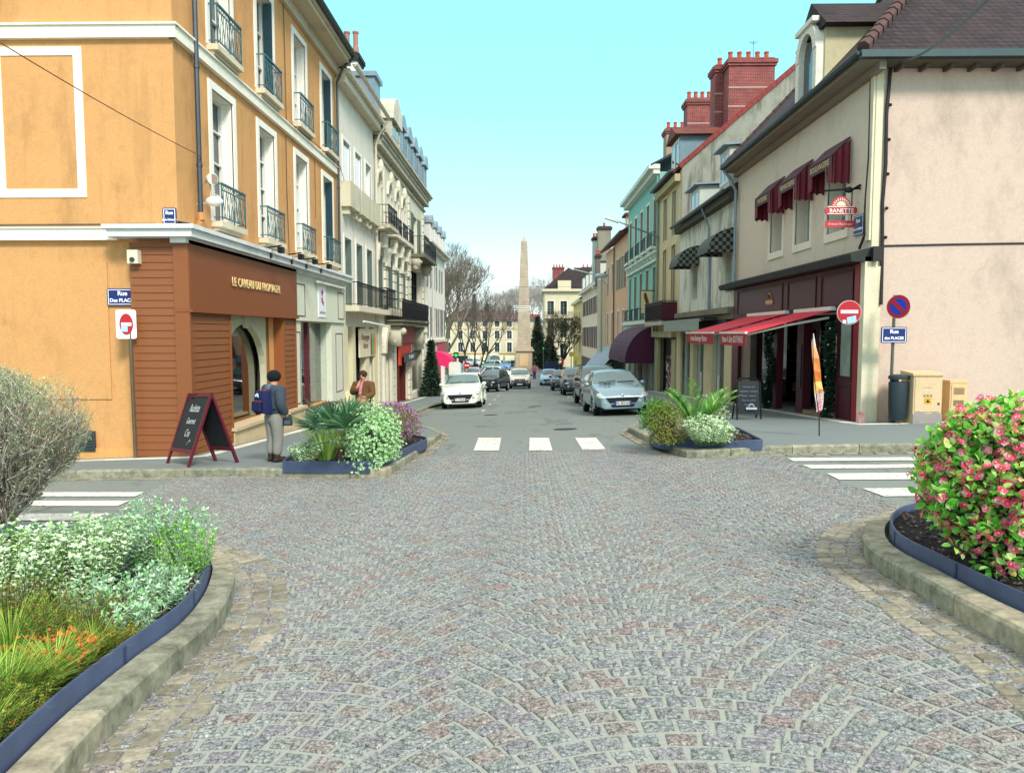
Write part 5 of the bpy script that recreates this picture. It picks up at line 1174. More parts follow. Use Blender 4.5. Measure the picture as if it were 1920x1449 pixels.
        for a in range(len(G_)-1):
            for k in range(nt_): mb.f.append((i+a*(nt_+1)+k,i+(a+1)*(nt_+1)+k,i+(a+1)*(nt_+1)+k+1,i+a*(nt_+1)+k+1)); mb.m.append(0)
        return mb.build(name,mat,par or root,smooth=True)
    c0,c1,c2,c3=cab
    patch(lambda h:c0+.012+.012*(1-h),lambda h:c1-.01-.02*(1-h),9.6,12,'windscreen',M_wind)
    patch(lambda h:c2+.015,lambda h:c3-.015,9.6,12,'rear_window',M_side)
    for s_ in (1,-1):
        if style=='van': patch(lambda h:c0+.04+(c1-c0-.02)*h,lambda h:c1+.10,7.15,9.2,'side_window',M_side,both=False,side=s_); continue
        mid=(c1+c2)/2-.02
        patch(lambda h:c0+.05+(c1-c0-.03)*h,lambda h:mid-.008,7.15,9.3,'side_window',M_side,both=False,side=s_)
        patch(lambda h:mid+.008,lambda h:c2+.035-.03*h,7.15,9.3,'side_window',M_side,both=False,side=s_)
        y,P=ring(c0+.07); x=P[7][0]; z=P[7][1]
        mb=MB(); mb.ell((s_*(x+.13),y+.02,z+.05),(.10,.07,.075),10,8); mb.tube((s_*(x-.02),y+.03,z-.02),(s_*(x+.06),y+.03,z+.02),.025,n=5); mb.build('wing_mirror',pm if style!='suv' else M_trimd,root,smooth=True)
        for t in ((c0+mid)/2+.1,mid+.16):
            if t<.9: y,P=ring(t); mb=MB(); mb.box(s_*(P[5][0]+.004),s_*(P[5][0]+.03),y-.09,y+.09,P[5][1]-.04,P[5][1]-.01); mb.build('door_handle',pm,root)
    # front lamps, grille, intake, plate
    yf=-L_/2
    def fx(t,q,s_): y,P=ring(t); i=int(q); f_=q-i; return (s_*(P[i][0]+(P[i+1][0]-P[i][0])*f_),y,P[i][1]+(P[i+1][1]-P[i][1])*f_)
    for s_ in (1,-1):
        mb=MB()
        if style=='hatch':
            R=Euler((R_(30),0,s_*R_(-28))).to_matrix(); x,y,z=fx(.035,7.2,s_); mb.ell((x*.80,y+.06,z-.05),(.28,.18,.10),16,10,rot=R)
        elif style=='suv': x,y,z=fx(.012,6,s_); mb.ell((x*.86,y+.03,z-.07),(.17,.09,.085),12,8)
        else: x,y,z=fx(.03,6.5,s_); mb.ell((x*.84,y+.0,z-.06),(.19,.10,.075),12,8,rot=Euler((0,0,s_*R_(-18))).to_matrix())
        hl=mb.build('headlight',M_lamp,root,smooth=True)
        mb=MB(); x,y,z=fx(.0,3,s_); mb.tube((x*.80,yf-.012,z+.06),(x*.80,yf+.03,z+.06),.055,n=10); mb.build('fog_lamp',M_lamp,root)
        mb=MB(); mb.ell((s_*W*.40,L_/2-.05,H*.56),(.09,.06,.14),10,8); mb.build('tail_light',plain('#a81418',.3),root,smooth=True)
    w0=hw(0)
    mb=MB()
    if grille=='low':    # wide dark mouth
        mb.prism([(-w0*.80,.56*H/1.45),(w0*.80,.56*H/1.45),(w0*.62,.36),(-w0*.62,.36)],0,0) if False else None
        mb=MB(lambda a,b_,c:(a,yf-.012-c+.10*(a/w0)**2*0,b_)); mb.prism([(-w0*.78,.42*H/1.0*.95+.0),(w0*.78,.42*H/1.0*.95),(w0*.60,.40),(-w0*.60,.40)],-.03,.012)
        mb.prism([(-w0*.55,.36),(w0*.55,.36),(w0*.5,.27),(-w0*.5,.27)],-.03,.010)
    elif grille=='chrome':
        mb=MB(lambda a,b_,c:(a,yf-.012-c,b_)); mb.box(-.34,.34,.56,.70,-.03,.012); mb.box(-w0*.7,w0*.7,.27,.42,-.03,.01)
    else:
        mb=MB(lambda a,b_,c:(a,yf-.012-c,b_)); mb.box(-.42,.42,.66,.84,-.08,.01); mb.box(-w0*.75,w0*.75,.30,.52,-.05,.012)
    gr=mb.build('grille',M_trimd,root)
    mb=MB()
    if grille=='chrome': 
        for z in (.56,.60,.64,.68,.71): mb.box(-.36,.36,yf-.035,yf-.024,z,z+.012)
    elif grille=='suv':
        for z in (.70,.76,.81): mb.box(-.38,.38,yf-.03,yf-.022,z,z+.018)
    else:
        for k in range(4): mb.box(-w0*.7+.03*k,w0*.7-.03*k,yf-.03,yf-.024,.555-.04*k,.56-.04*k)
    mb.build('grille_bars',M_chr if grille!='low' else plain('#2a2d30',.5),gr)
    mb=MB(); mb.prism([(-.05,0),(.0,-.06),(.05,0),(.03,.05),(-.03,.05)],0,0) if False else mb.ell((0,yf-.03+(.04 if grille=='low' else 0),.665 if grille!='low' else .44*H),(.055,.02,.045),10,6); mb.build('badge',M_chr,root)
    mb=MB(); pz=.34 if grille!='low' else .335; mb.box(-.26,.26,yf-.045,yf-.028,pz,pz+.11); pl=mb.build('number_plate',M_plate,root)
    mb=MB(); mb.box(-.26,-.215,yf-.048,yf-.0455,pz,pz+.11); mb.box(.215,.26,yf-.048,yf-.0455,pz,pz+.11); mb.build('plate_band',M_euro,pl)
    if plate: text('ER-383-AA' if near else 'CV-738-BN',.105,plain('#15151a',.5),(0,yf-.047,pz+.055),(1,0,0),(0,0,1),pl,ext=.001,sx=.92,bold=.002)
    if near:
        y,P=ring(c0+.02)
        mb=MB(); 
        for s_ in (-1,1):
            for k in range(2): mb.box(-.08+s_*.0+k*.12-.35,-.0+k*.12-.35,y-.34,y-.28,P[12][1]-.045,P[12][1]-.012)
            break
        mb.build('bonnet_vent',M_trimd,root)
    mb=MB(); y,P=ring(c0+.025); y2,P2=ring(c0+.035); mb.tube((-.55,y,P[12][1]+.02),(.0,y2,P2[12][1]+.03),.012,n=4); mb.tube((.05,y,P[12][1]+.02),(.6,y2,P2[12][1]+.0),.012,n=4); mb.build('wiper',M_trimd,root)
    if style=='suv':
        for s_ in (-1,1): y0,P0=ring(.5); y1,P1=ring(.86); mb=MB(); mb.tube((s_*P0[9][0],y0,P0[12][1]+.03),(s_*P1[9][0],y1,P1[12][1]+.04),.025,n=6); mb.build('roof_rail',M_trimd,root)
    # dark underside so that light does not pass beneath
    mb=MB(); mb.box(-W*.40,W*.40,-L_*.46,L_*.46,.17,zl+.02); mb.build('underbody',M_trimd,root)
    return root
def place(o,x,y,rz=0,L_=4):
    """x,y = middle of the front bumper on the ground"""
    cx=x-math.sin(rz)*L_/2*(1); cy=y+math.cos(rz)*L_/2
    zf=G(x,y); zr=G(x-math.sin(rz)*L_,y+math.cos(rz)*L_); zc=(zf+zr)/2; pitch=math.atan2(zr-zf,L_)
    rx=math.cos(rz); roll=-math.atan2(G(cx+rx,cy+math.sin(rz))-G(cx-rx,cy-math.sin(rz)),2)
    o.location=(cx,cy,zc+.0); o.rotation_euler=(Euler((pitch,roll,rz),'XYZ'))
def pcar(px,py): return onG(px,py)
SIL='#86a0a6'
c=car('parked_car','silver blue hatchback with wide dark grille parked nearest on the right, beside the planter',3.85,1.68,1.42,SIL,'hatch',.45,near=True); place(c,3.02,22.9,R_(3),3.85)
c=car('parked_car','dark grey people carrier parked directly behind the silver hatchback on the right',4.3,1.75,1.62,'#2c3a3c','suv',.3,grille='chrome'); place(c,3.15,29.2,R_(2),4.3)
c=car('parked_car','black car with a chrome barred grille, third in the right hand row of parked cars',4.2,1.78,1.6,'#222b35','suv',.2,grille='chrome'); place(c,3.05,42.5,R_(0),4.2)
c=car('parked_car','dark narrow car showing mostly its side, fourth in the right hand row',4.0,1.66,1.5,'#1d2628','sedan',.2,grille='chrome'); place(c,2.75,53.5,R_(0),4)
c=car('parked_car','pale blue small car at the far end of the right hand row',3.8,1.66,1.45,'#8fb4c4','hatch',.2); place(c,2.15,68,R_(-3),3.8)
c=car('parked_car','white hatchback with a wide black grille parked on the left by the kerb',4.15,1.75,1.5,'#e4ead8','hatch',.0); place(c,-2.72,31.3,R_(0),4.15)
c=car('moving_car','white off-roader with black lower bumper driving up the middle of the street',4.3,1.8,1.68,'#e6d8c8','suv',.1,group='cars driving on the street',grille='suv',lower=plain('#4c4640',.6)); place(c,-.44,61.5,0,4.3)
c=car('parked_car','black off-roader standing at a slant behind the white parked hatchback',4.3,1.8,1.65,'#1c252b','suv',.1,grille='suv'); place(c,-3.0,54.5,R_(-14),4.3)
c=car('moving_car','small white car seen side on, crossing between the black and the white off-roaders',3.7,1.65,1.45,'#e8e8e0','hatch',0,group='cars driving on the street'); place(c,-1.0,80,R_(72),3.7)
c=car('parked_car','pale car with red details partly hidden behind the white parked hatchback',3.8,1.65,1.5,'#d4b8b4','hatch',.1); place(c,-5.3,74,R_(0),3.8)
c=car('delivery_van','white high-roofed van on the square left of the obelisk',5.2,1.95,2.4,'#e4e8e2','van',0,group='vehicles on the far square',cat='van'); place(c,-4.4,112,R_(10),5.2)
c=car('parked_car','pale green grey car on the far square just left of the white van',4.0,1.7,1.45,'#8fb0a4','sedan',.2,group='vehicles on the far square'); place(c,-5.6,107,R_(-20),4)
c=car('parked_car','bright blue small car on the far square right of the white van',3.6,1.6,1.45,'#5f9ad8','hatch',.1,group='vehicles on the far square'); place(c,-3.0,107,R_(-10),3.6)
c=car('parked_car','white car on the far square beneath the bare street trees',4.0,1.7,1.5,'#dcdfd8','sedan',.1,group='vehicles on the far square'); place(c,-7.0,124,R_(50),4)
# ================================================================ obelisk, far buildings, bare trees
M_ob=bricky('obelisk_stone',C('#b8a892'),C('#ae9e88'),C('#9a8c7a'),1.1,.5,.01,.3,'xy',.9,C('#8c7c6a'))
Yo=108; xo,_=onY(982.5,600,Yo); g0=G(xo,Yo); zt=onY(979,442,Yo)[1]; zb=onY(983,651,Yo)[1]
ob_=thing('obelisk','tall tapering sandstone obelisk on a square pedestal in the middle of the far square','monument',(xo,Yo,g0))
hw=lambda a,b_: (onY(b_,600,Yo)[0]-onY(a,600,Yo)[0])/2
w1,w0=hw(973.3,985.3),hw(970.5,996.5)
mb=MB(); zc=zt-.9
mb.hexa([(xo-w0,Yo-w0,zb),(xo+w0,Yo-w0,zb),(xo+w0,Yo+w0,zb),(xo-w0,Yo+w0,zb),(xo-w1,Yo-w1,zc),(xo+w1,Yo-w1,zc),(xo+w1,Yo+w1,zc),(xo-w1,Yo+w1,zc)])
i=len(mb.v); mb.v+=[(xo-w1,Yo-w1,zc+.002),(xo+w1,Yo-w1,zc+.002),(xo+w1,Yo+w1,zc+.002),(xo-w1,Yo+w1,zc+.002),(xo,Yo,zt)]
for k in range(4): mb.f.append((i+k,i+(k+1)%4,i+4)); mb.m.append(0)
mb.build('shaft',M_ob,ob_)
pw=hw(968,999)-.0; mb=MB(); pz=onY(983,692,Yo)[1]
mb.box(xo-pw,xo+pw,Yo-pw,Yo+pw,pz,zb-.55); mb.box(xo-pw-.25,xo+pw+.25,Yo-pw-.25,Yo+pw+.25,zb-.549,zb-.3); mb.box(xo-pw-.05,xo+pw+.05,Yo-pw-.05,Yo+pw+.05,zb-.299,zb-.002); mb.box(xo-pw-.3,xo+pw+.3,Yo-pw-.3,Yo+pw+.3,g0+.5,pz-.001); mb.box(xo-pw-.8,xo+pw+.8,Yo-pw-.8,Yo+pw+.8,g0-.2,g0+.499)
pd=mb.build('pedestal',plaster('#b9a890',.5,'#7d6e5a',var=.15),ob_)
mb=MB(); mb.box(xo-.6,xo+.6,Yo-pw-.06,Yo-pw-.002,pz+.5,zb-.95); mb.build('inscription_panel',plaster('#d8b890',.2),pd)
# cream corner building with mansard roof
Yb=126
M_cb=plaster('#d2c8aa',.35,'#8f8464',var=.12); F_=cfr(Yb); xa=onY(1021,600,Yb)[0]; xb=13.5
b=Bld('mansion_block','cream mansion block with balconies and steep dark roof right of the obelisk',F_,xa,xb,8.6,-6,12,M_cb)
cols=[xa+1.0,xa+3.2,xa+6.6,xa+9.0]
for uc in cols:
    for z0,z1 in ((4.6,6.9),(.8,3.6),(-2.6,-.2)): b.win(uc,1.1,z0,z1,'glass',trim='#e8dfc4',rec=.25,nm=2,bars=1,fc='#6f7f74')
b.done()
def P_(name,mat,fn,parent=None,F=None,smooth=False,**k):
    mb=MB(F or F_); fn(mb); return mb.build(name,mat,parent or b.root,smooth,**k)
P_('cornice',M_cb,lambda mb:(mb.box(xa-.4,xb,8.5,8.9,-12,.6),mb.box(xa-.2,xb,4.0,4.25,0,.5),mb.box(xa+2.2,xa+4.4,8.9,10.3,-.6,.3),mb.box(xa-.2,xb,.2,.45,0,.35)))
for z in (4.25,.45): railing(F_,xa,xa+8,z,.8,.45,b.root,M_iron,step=.25,style='bar',sides=False)
P_('roof',M_tiles,lambda mb: mb.hexa([(xa-.2,8.9,.3),(xb+2,8.9,.3),(xb+2,8.9,-12),(xa-.2,8.9,-12),(xa+4.2,12.8,-4.2),(xb+2,12.8,-4.2),(xb+2,12.8,-8),(xa+4.2,12.8,-8)]))
for u,w in ((xa+1.5,2.0),(xa+6.5,3)): chimney(F_,u,u+w,-6,-5,9,12.6,M_brick,4,b.root,along='u',ph=.4)
# long yellow building behind the obelisk
Yc=150; F_=cfr(Yc); xa,xb=onY(838,600,Yc)[0],onY(1003,600,Yc)[0]; ze=onY(900,600,Yc)[1]
b=Bld('yellow_block','long pale yellow building with brown tiled roof closing the square behind the obelisk',F_,xa,xb,ze,-8,9,plaster('#cfc4a6',.3,'#a8987a',var=.08))  # wall colour paled to stand in for distance haze
for k in range(6):
    uc=onY(955-23*k,600,Yc)[0]
    for pz0,pz1 in ((612,602),(635,620),(660,642)): b.win(uc,.95,onY(900,pz0,Yc)[1],onY(900,pz1,Yc)[1],'glass',trim='#efe8d4',rec=.2,nm=2,bars=1,fc='#7f8c8c',tw=.2)
for k in range(6): uc=onY(956-22*k,600,Yc)[0]; b.hole(uc-.95,uc+.95,-6,onY(900,667,Yc)[1])
b.done()
P_('string_course',plaster('#d0b070',.2),lambda mb:(mb.box(xa,xb,onY(900,616,Yc)[1]-.15,onY(900,616,Yc)[1],0,.12),mb.box(xa,xb,onY(900,663,Yc)[1],onY(900,663,Yc)[1]+.15,0,.15)),F=F_)
P_('roof',bricky('brown_roof_tiles',C('#6d564e'),C('#58443e'),C('#3a2d2a'),.5,.3,.02,.6),lambda mb:mb.hexa([(xa-.5,ze,.5),(xb+.5,ze,.5),(xb+.5,ze,-9.5),(xa-.5,ze,-9.5),(xa+1,ze+2.0,-4.5),(xb-4,ze+2.0,-4.5),(xb-4,ze+2.0,-5),(xa+1,ze+2.0,-5)]),F=F_)
for k in range(4): uc=onY(956-22*k,600,Yc)[0]; mb=MB(F_); z=onY(900,667,Yc)[1]; mb.hexa([(uc-.95,z-.9,.6),(uc+.95,z-.9,.6),(uc+.95,z-.9,.7),(uc-.95,z-.9,.7),(uc-.95,z,.05),(uc+.95,z,.05),(uc+.95,z+.05,.1),(uc-.95,z+.05,.1)]); mb.build('awning',plain('#e8ddb0',.6),b.root)
P_('shop_pane',M_gld,lambda mb: mb.box(xa+.5,xb-.5,-6,-2.5,-.3,-.25),F=F_)
text('LE BAR TABAC',.5,plain('#5a4630'),F_(onY(940,600,Yc)[0],onY(900,664.5,Yc)[1]+.1,.17),(1,0,0),(0,0,1),b.root,ext=.01) if False else None
# pink end wall behind
F_=cfr(165); x0,x1=onY(990,600,165)[0],onY(1003,600,165)[0]
b=Bld('pink_backdrop_house','small pink house glimpsed just right of the obelisk',F_,x0,x1+1.2,onY(990,597,165)[1],-8,6,plaster('#dfa698',.2)); b.win((x0+x1)/2+.4,.9,2.2,3.6,'glass',rec=.2); b.done(); b.gable('roof',M_pantile,onY(990,590,165)[1])
# wooded hillside far behind
def twig_tree(name,label,x,y,h,r,seed,bark,depth=6,trunk=.25,spread=.55,twigs=1.,lean=0,cat='tree',group=None,base=None,first=.28,upb=.25,twc=None,leaves=None,minr=.006,k0=3):
    """branching bare tree: trunk with limbs, crown of fine twigs"""
    rs=random.Random(seed); z0=G(x,y) if base is None else base
    root=thing(name,label,cat,(x,y,z0),group); tr=MB(); cr=MB(); tips=[]
    def grow(p,d,l,rad,lv):
        n=3 if lv<3 else 2; q=p
        for k in range(n):
            d=(d+Vector((rs.gauss(0,.13),rs.gauss(0,.13),rs.gauss(0,.06)+upb*.12))).normalized(); q2=q+d*l/n
            (tr if lv<=2 else cr).tube(tuple(q),tuple(q2),max(minr,rad*(1-.28*k/n)),max(minr*.8,rad*(1-.28*(k+1)/n)),7 if lv<2 else (4 if lv<4 else 3),cap=False); q=q2
        if lv>=depth: tips.append((q,d)); return
        m=k0+1 if lv==0 else (3 if rs.random()<.65*twigs else 2)
        for k in range(m):
            a=2*math.pi*(k+rs.random()*.7)/m; s_=spread*(.75+.5*rs.random()); o=d.orthogonal().normalized(); o2=d.cross(o); nd=(d*math.cos(s_)+(o*math.cos(a)+o2*math.sin(a))*math.sin(s_)+Vector((0,0,upb))).normalized()
            grow(q,nd,l*(.70+.16*rs.random()) if lv else h*first*(.8+.3*rs.random()),rad*.62,lv+1)
    grow(Vector((x,y,z0-.05)),Vector((lean,0,1)).normalized(),h*first,trunk,0)
    tm=plain(bark,.95,var=.3,vs=5,bmp=.5); tr.build('trunk',tm,root,fix=False,smooth=True); cw_=cr.build('crown',plain(twc or bark,.95,var=.3,vs=8),root,fix=False)
    return root,tips
bx=lambda px,Y: onY(px,600,Y)[0]
twig_tree('plane_tree','very large bare plane tree with pale mottled limbs behind the white shuttered house',bx(846,82),82,14.2,5,11,'#6f6a58',8,.38,.44,1.15,-.04,first=.21,twc='#8f8474',upb=.26,minr=.013)
twig_tree('plane_tree','tall bare plane tree half hidden behind the far end of the left terrace',bx(838,94),94,12.5,5,15,'#6a6654',7,.3,.44,1.1,-.05,first=.22,twc='#94867a',upb=.26,minr=.014)
for i,(px,Y,h,s_) in enumerate([(872,104,8.5,21),(888,108,9.0,22),(898,112,8.0,23),(909,109,8.6,24)]):
    twig_tree('street_tree',['slender bare street tree nearest the white shuttered house on the square','second slender bare street tree on the square, left of the van','third slender bare street tree on the square, thinnest of the row','bare street tree closest to the obelisk in front of the yellow building'][i],bx(px,Y),Y,h,3,s_,'#3f3a32',6,.16,.42,.9,.08*(i%3-1),group='slender bare trees on the square',first=.30,minr=.010,twc='#6a6256')
twig_tree('street_tree','dense dark bare tree in front of the cream mansion block',bx(1052,98),98,8.8,4,31,'#2e2a22',7,.22,.55,1.1,0,first=.2,twc='#4a4634',minr=.014,group='bare trees right of the obelisk')
twig_tree('street_tree','smaller bare tree between the obelisk and the mansion block',bx(1024,112),112,9.5,4,32,'#3a3428',6,.2,.5,1.,0,first=.22,twc='#5a523e',minr=.018,group='bare trees right of the obelisk')
for i,(px,Y,h,s_,c_) in enumerate([(905,185,13,41,'#8f8a80'),(935,190,13,42,'#9a958a'),(958,195,12.5,43,'#a39d92'),(1000,178,19,44,'#6f6a5e'),(1020,185,19,45,'#6a665c'),(972,180,17,46,'#77726a'),(1040,190,17,47,'#6f6a5e')]):  # bark and twigs lightened, far haze put into their colours
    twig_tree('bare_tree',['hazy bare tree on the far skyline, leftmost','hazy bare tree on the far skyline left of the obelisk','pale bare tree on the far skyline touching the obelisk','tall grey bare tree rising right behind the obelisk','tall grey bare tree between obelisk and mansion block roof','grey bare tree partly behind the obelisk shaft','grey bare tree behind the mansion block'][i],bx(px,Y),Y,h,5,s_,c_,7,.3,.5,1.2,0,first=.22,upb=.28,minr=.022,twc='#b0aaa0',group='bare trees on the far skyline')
# dark evergreens behind the pedestal
def needles(mb,c,r,n,rs,size,up=.3,flat=1.):
    for _ in range(n):
        d=Vector((rs.gauss(0,1),rs.gauss(0,1),rs.gauss(0,1))).normalized(); p=Vector(c)+Vector((d.x*r[0],d.y*r[1],d.z*r[2]))*(rs.random()**.4)
        e=(d+Vector((rs.gauss(0,.5),rs.gauss(0,.5),rs.gauss(0,.4)+up))).normalized(); o=e.orthogonal().normalized(); s_=size*(.6+.8*rs.random()); i=len(mb.v)
        mb.v+=[tuple(p-o*s_*.3),tuple(p+o*s_*.3),tuple(p+e*s_)]; mb.f.append((i,i+1,i+2)); mb.m.append(0)
M_conif=island('conifer_needles',[(0,C('#16261c')),(.5,C('#24402c')),(1,C('#34523a'))],.8,.1)
def conifer(name,label,x,y,h,r,seed,n=2600,size=.16,base=None,group=None,col=None,cat='tree',dens=1):
    rs=random.Random(seed); z0=G(x,y) if base is None else base; root=thing(name,label,cat,(x,y,z0),group)
    mb=MB(); mb.tube((x,y,z0),(x,y,z0+h*.95),r*.09,.01,6); mb.build('trunk',plain('#4a3a2a',.9),root); mb=MB(); L2=int(9+h*2)
    for k in range(L2+1):
        t=k/L2; zz=z0+h*(.06+.97*t); rr=r*(1-t)**1.05+.02; m=max(5,int(11*(1-t)+5))
        for j in range(m):
            a=2*math.pi*(j+rs.random())/m; l=rr*(.75+.4*rs.random()); nn=max(3,int(n/L2/m))
            for _ in range(nn):
                u=rs.random()**.7; px,py,pz=x+math.cos(a)*l*u,y+math.sin(a)*l*u,zz-l*.28*u+rs.gauss(0,.02*h/2)
                e=Vector((math.cos(a)+rs.gauss(0,.6),math.sin(a)+rs.gauss(0,.6),rs.gauss(.15,.35))).normalized(); o=e.orthogonal().normalized(); s_=size*(.6+.7*rs.random()); i=len(mb.v)
                mb.v+=[(px-o.x*s_*.16,py-o.y*s_*.16,pz-o.z*s_*.16),(px+o.x*s_*.16,py+o.y*s_*.16,pz+o.z*s_*.16),(px+e.x*s_,py+e.y*s_,pz+e.z*s_)]; mb.f.append((i,i+1,i+2)); mb.m.append(0)
    mb.build('crown',col or M_conif,root,fix=False); return root
conifer('evergreen_tree','dark evergreen tree just right of the obelisk pedestal',bx(1008,116),116,7.6,2.3,51,5000,.5)
conifer('evergreen_tree','low dark evergreen at the foot of the mansion block',bx(1030,118),118,4.8,2.6,52,4000,.5)
conifer('fir_tree','small decorated fir standing against the white shuttered house',-5.75,45.6,3.2,.72,53,6500,.22,base=G(-5.75,45.6)+.128)
conifer('evergreen_tree','narrow dark cypress on the skyline above the yellow building',bx(889,170),170,14.5,1.3,54,3000,.6)
conifer('evergreen_tree','second dark cypress on the skyline, shorter and further right',bx(913,175),175,12.5,1.2,55,2500,.6)
# hillside ridge
mb=MB(); xs_=[-160+k*10 for k in range(36)]
rs=random.Random(4); ri=[4.0+1.5*math.sin(k*.7)+rs.random()*1.5 for k in range(36)]
for k in range(36): mb.v+=[(xs_[k],235,-6),(xs_[k],262,ri[k]),(xs_[k],330,ri[k]*.6)]
for k in range(35):
    for q in (0,1): mb.f.append((k*3+q,k*3+3+q,k*3+4+q,k*3+1+q)); mb.m.append(0)
mb.build('hills',plaster('#6d7568',.5,'#4a5044',var=.3),kind='structure')
# ================================================================ people
def skin(name,V,E,Rd,mat,parent,sub=2):
    me=bpy.data.meshes.new(name); me.from_pydata(V,E,[]); o=bpy.data.objects.new(name,me); COL.objects.link(o)
    md=o.modifiers.new('skin','SKIN'); md.use_smooth_shade=True
    for i,r in enumerate(Rd):
        d=me.skin_vertices[0].data[i]; d.radius=(r,r) if not isinstance(r,tuple) else r; d.use_root=(i==0)
    s_=o.modifiers.new('sub','SUBSURF'); s_.levels=sub; s_.render_levels=sub
    bpy.context.view_layer.update(); m2=bpy.data.meshes.new_from_object(o.evaluated_get(bpy.context.evaluated_depsgraph_get()))
    bpy.data.objects.remove(o); bpy.data.meshes.remove(me); m2.materials.clear(); m2.materials.append(mat); m2.name=name
    o=bpy.data.objects.new(name,m2); COL.objects.link(o); o.parent=parent; WL[o.name]=Vector((0,0,0)); return o
M_skin=plain('#c89478',.6,var=.08)
def chain(pts): return pts,[(i,i+1) for i in range(len(pts)-1)]
def person(label,x,y,rz,h=1.75,dz=.128,top='#3f4a55',legs='#8a8a84',shoe='#3a2a20',hair='#2a211c',armsR=None,armsL=None,headf=0,hat=None,glove=None,fine=True,group=None,coat=False):
    k=h/1.75; root=thing('person',label,'person',(0,0,0),group); s_=lambda P:[(a*k,b_*k,c*k) for a,b_,c in P]
    AR=armsR or [(.20,.0,1.41),(.265,-.03,1.14),(.245,.10,.90),(.24,.13,.82)]; AL=armsL or [(-.20,.0,1.41),(-.265,-.03,1.14),(-.25,.08,.90),(-.245,.11,.82)]
    hy=.02+headf
    V=[(0,0,.95),(0,.0,1.12),(0,-.01,1.32),(0,-.005,1.46),(0,.01+headf*.5,1.53),(0,hy,1.60),(0,hy+.01,1.68)]
    E=[(i,i+1) for i in range(6)]; Rd=[(.15,.11),(.135,.10),(.16,.105),(.06,.06),(.055,.055),(.078,.092),(.06,.075)]
    for A in (AR,AL):
        i=len(V); V+=A; E+=[(2,i),(i,i+1),(i+1,i+2),(i+2,i+3)]; Rd+=[.06,.045,.030,.036]
        # five fingers rooted in the palm
        p,q=Vector(A[2]),Vector(A[3]); d=(q-p).normalized(); sx=1 if A is AR else -1; o=Vector((0,1,0)) if abs(d.z)>.5 else Vector((0,0,1)); o=(o-d*o.dot(d)).normalized()
        if fine:
            for f_ in range(4):
                b0=q+o*(.026-.017*f_); l=(.058,.066,.062,.048)[f_]; j=len(V); V+=[tuple(b0+d*.02),tuple(b0+d*(.02+l*.55)),tuple(b0+d*(.02+l)+Vector((-sx*.018,0,0)))]; E+=[(i+3,j),(j,j+1),(j+1,j+2)]; Rd+=[.010,.009,.008]
            j=len(V); V+=[tuple(q+o*.035),tuple(q+o*.055+d*.03)]; E+=[(i+3,j),(j,j+1)]; Rd+=[.011,.009]
    for sx in (1,-1):
        i=len(V); V+=[(.09*sx,0,.90),(.10*sx,.01,.50),(.10*sx,-.02,.10),(.105*sx,.10,.04)]; E+=[(0,i),(i,i+1),(i+1,i+2),(i+2,i+3)]; Rd+=[.085,.055,.036,.035]
    skin('body',s_(V),E,Rd,M_skin,root)
    # face
    if fine:
        mb=MB(); mb.ell((0,(hy+.098)*k,1.635*k),(.014,.022,.026),8,6); 
        for sx in (-1,1): mb.ell((sx*.082,hy*k,1.63*k),(.012,.022,.033),8,6)
        mb.build('nose_and_ears',M_skin,root,smooth=True)
        mb=MB(); mb.ell((-.032,(hy+.085)*k,1.655*k),(.012,.008,.008),8,5); mb.ell((.032,(hy+.085)*k,1.655*k),(.012,.008,.008),8,5); mb.ell((0,(hy+.09)*k,1.585*k),(.024,.008,.007),8,5,1); mb.build('eyes_and_mouth',[plain('#201a18',.4),plain('#8a4a44',.5)],root)
    # trousers
    V=[(0,0,1.06),(0,0,.92)]; E=[(0,1)]; Rd=[(.165,.13),(.16,.135)]
    for sx in (1,-1):
        i=len(V); V+=[(.095*sx,-.01,.84),(.10*sx,.015,.52),(.10*sx,-.005,.30),(.10*sx,-.02,.12)]; E+=[(1,i),(i,i+1),(i+1,i+2),(i+2,i+3)]; Rd+=[.125,.095,.085,.082]
    skin('trousers',s_(V),E,Rd,plain(legs,.9,var=.15,vs=14,bmp=.6),root)
    # jacket
    V=[(0,0,.86),(0,0,1.08),(0,-.01,1.30),(0,-.005,1.42),(0,.0,1.50)]; E=[(0,1),(1,2),(2,3),(3,4)]; Rd=[(.205,.165),(.20,.16),(.21,.155),(.15,.12),(.09,.09)]
    for A in (AR,AL):
        i=len(V); V+=[A[0],A[1],tuple(Vector(A[2])*.98+Vector(A[1])*.02)]; E+=[(3,i),(i,i+1),(i+1,i+2)]; Rd+=[.105,.085,.068]
    skin('jacket',s_(V),E,Rd,plain(top,.85,var=.15,vs=12,bmp=.7),root)
    for sx in (1,-1):
        mb=MB(); mb.ell((.103*sx*k,.05*k,.055*k),(.05,.14,.055),12,8); mb.tube((.10*sx*k,-.02*k,.06*k),(.10*sx*k,-.02*k,.17*k),.055,.052,10); mb.build('boot',plain(shoe,.7,var=.2),root,smooth=True)
    if hat: 
        mb=MB(); mb.ell((0,(hy-.005)*k,1.665*k),(.108,.122,.105),16,10); mb.build('beanie',plain(hat,.95,var=.2,vs=30,bmp=1.),root,smooth=True)
    elif hair:
        mb=MB(); mb.ell((0,(hy-.022)*k,1.672*k),(.100,.108,.095),14,10)
        rs=random.Random(3)
        for _ in range(40): a,e=rs.uniform(0,6.28),rs.uniform(.1,1.4); mb.ell((.09*k*math.cos(a)*math.cos(e),k*((hy-.02)+.10*math.sin(a)*math.cos(e)-.01),k*(1.675+.085*math.sin(e))),(.022,.022,.02),6,4)
        mb.build('hair',plain(hair,.8,var=.3,vs=40),root,smooth=True)
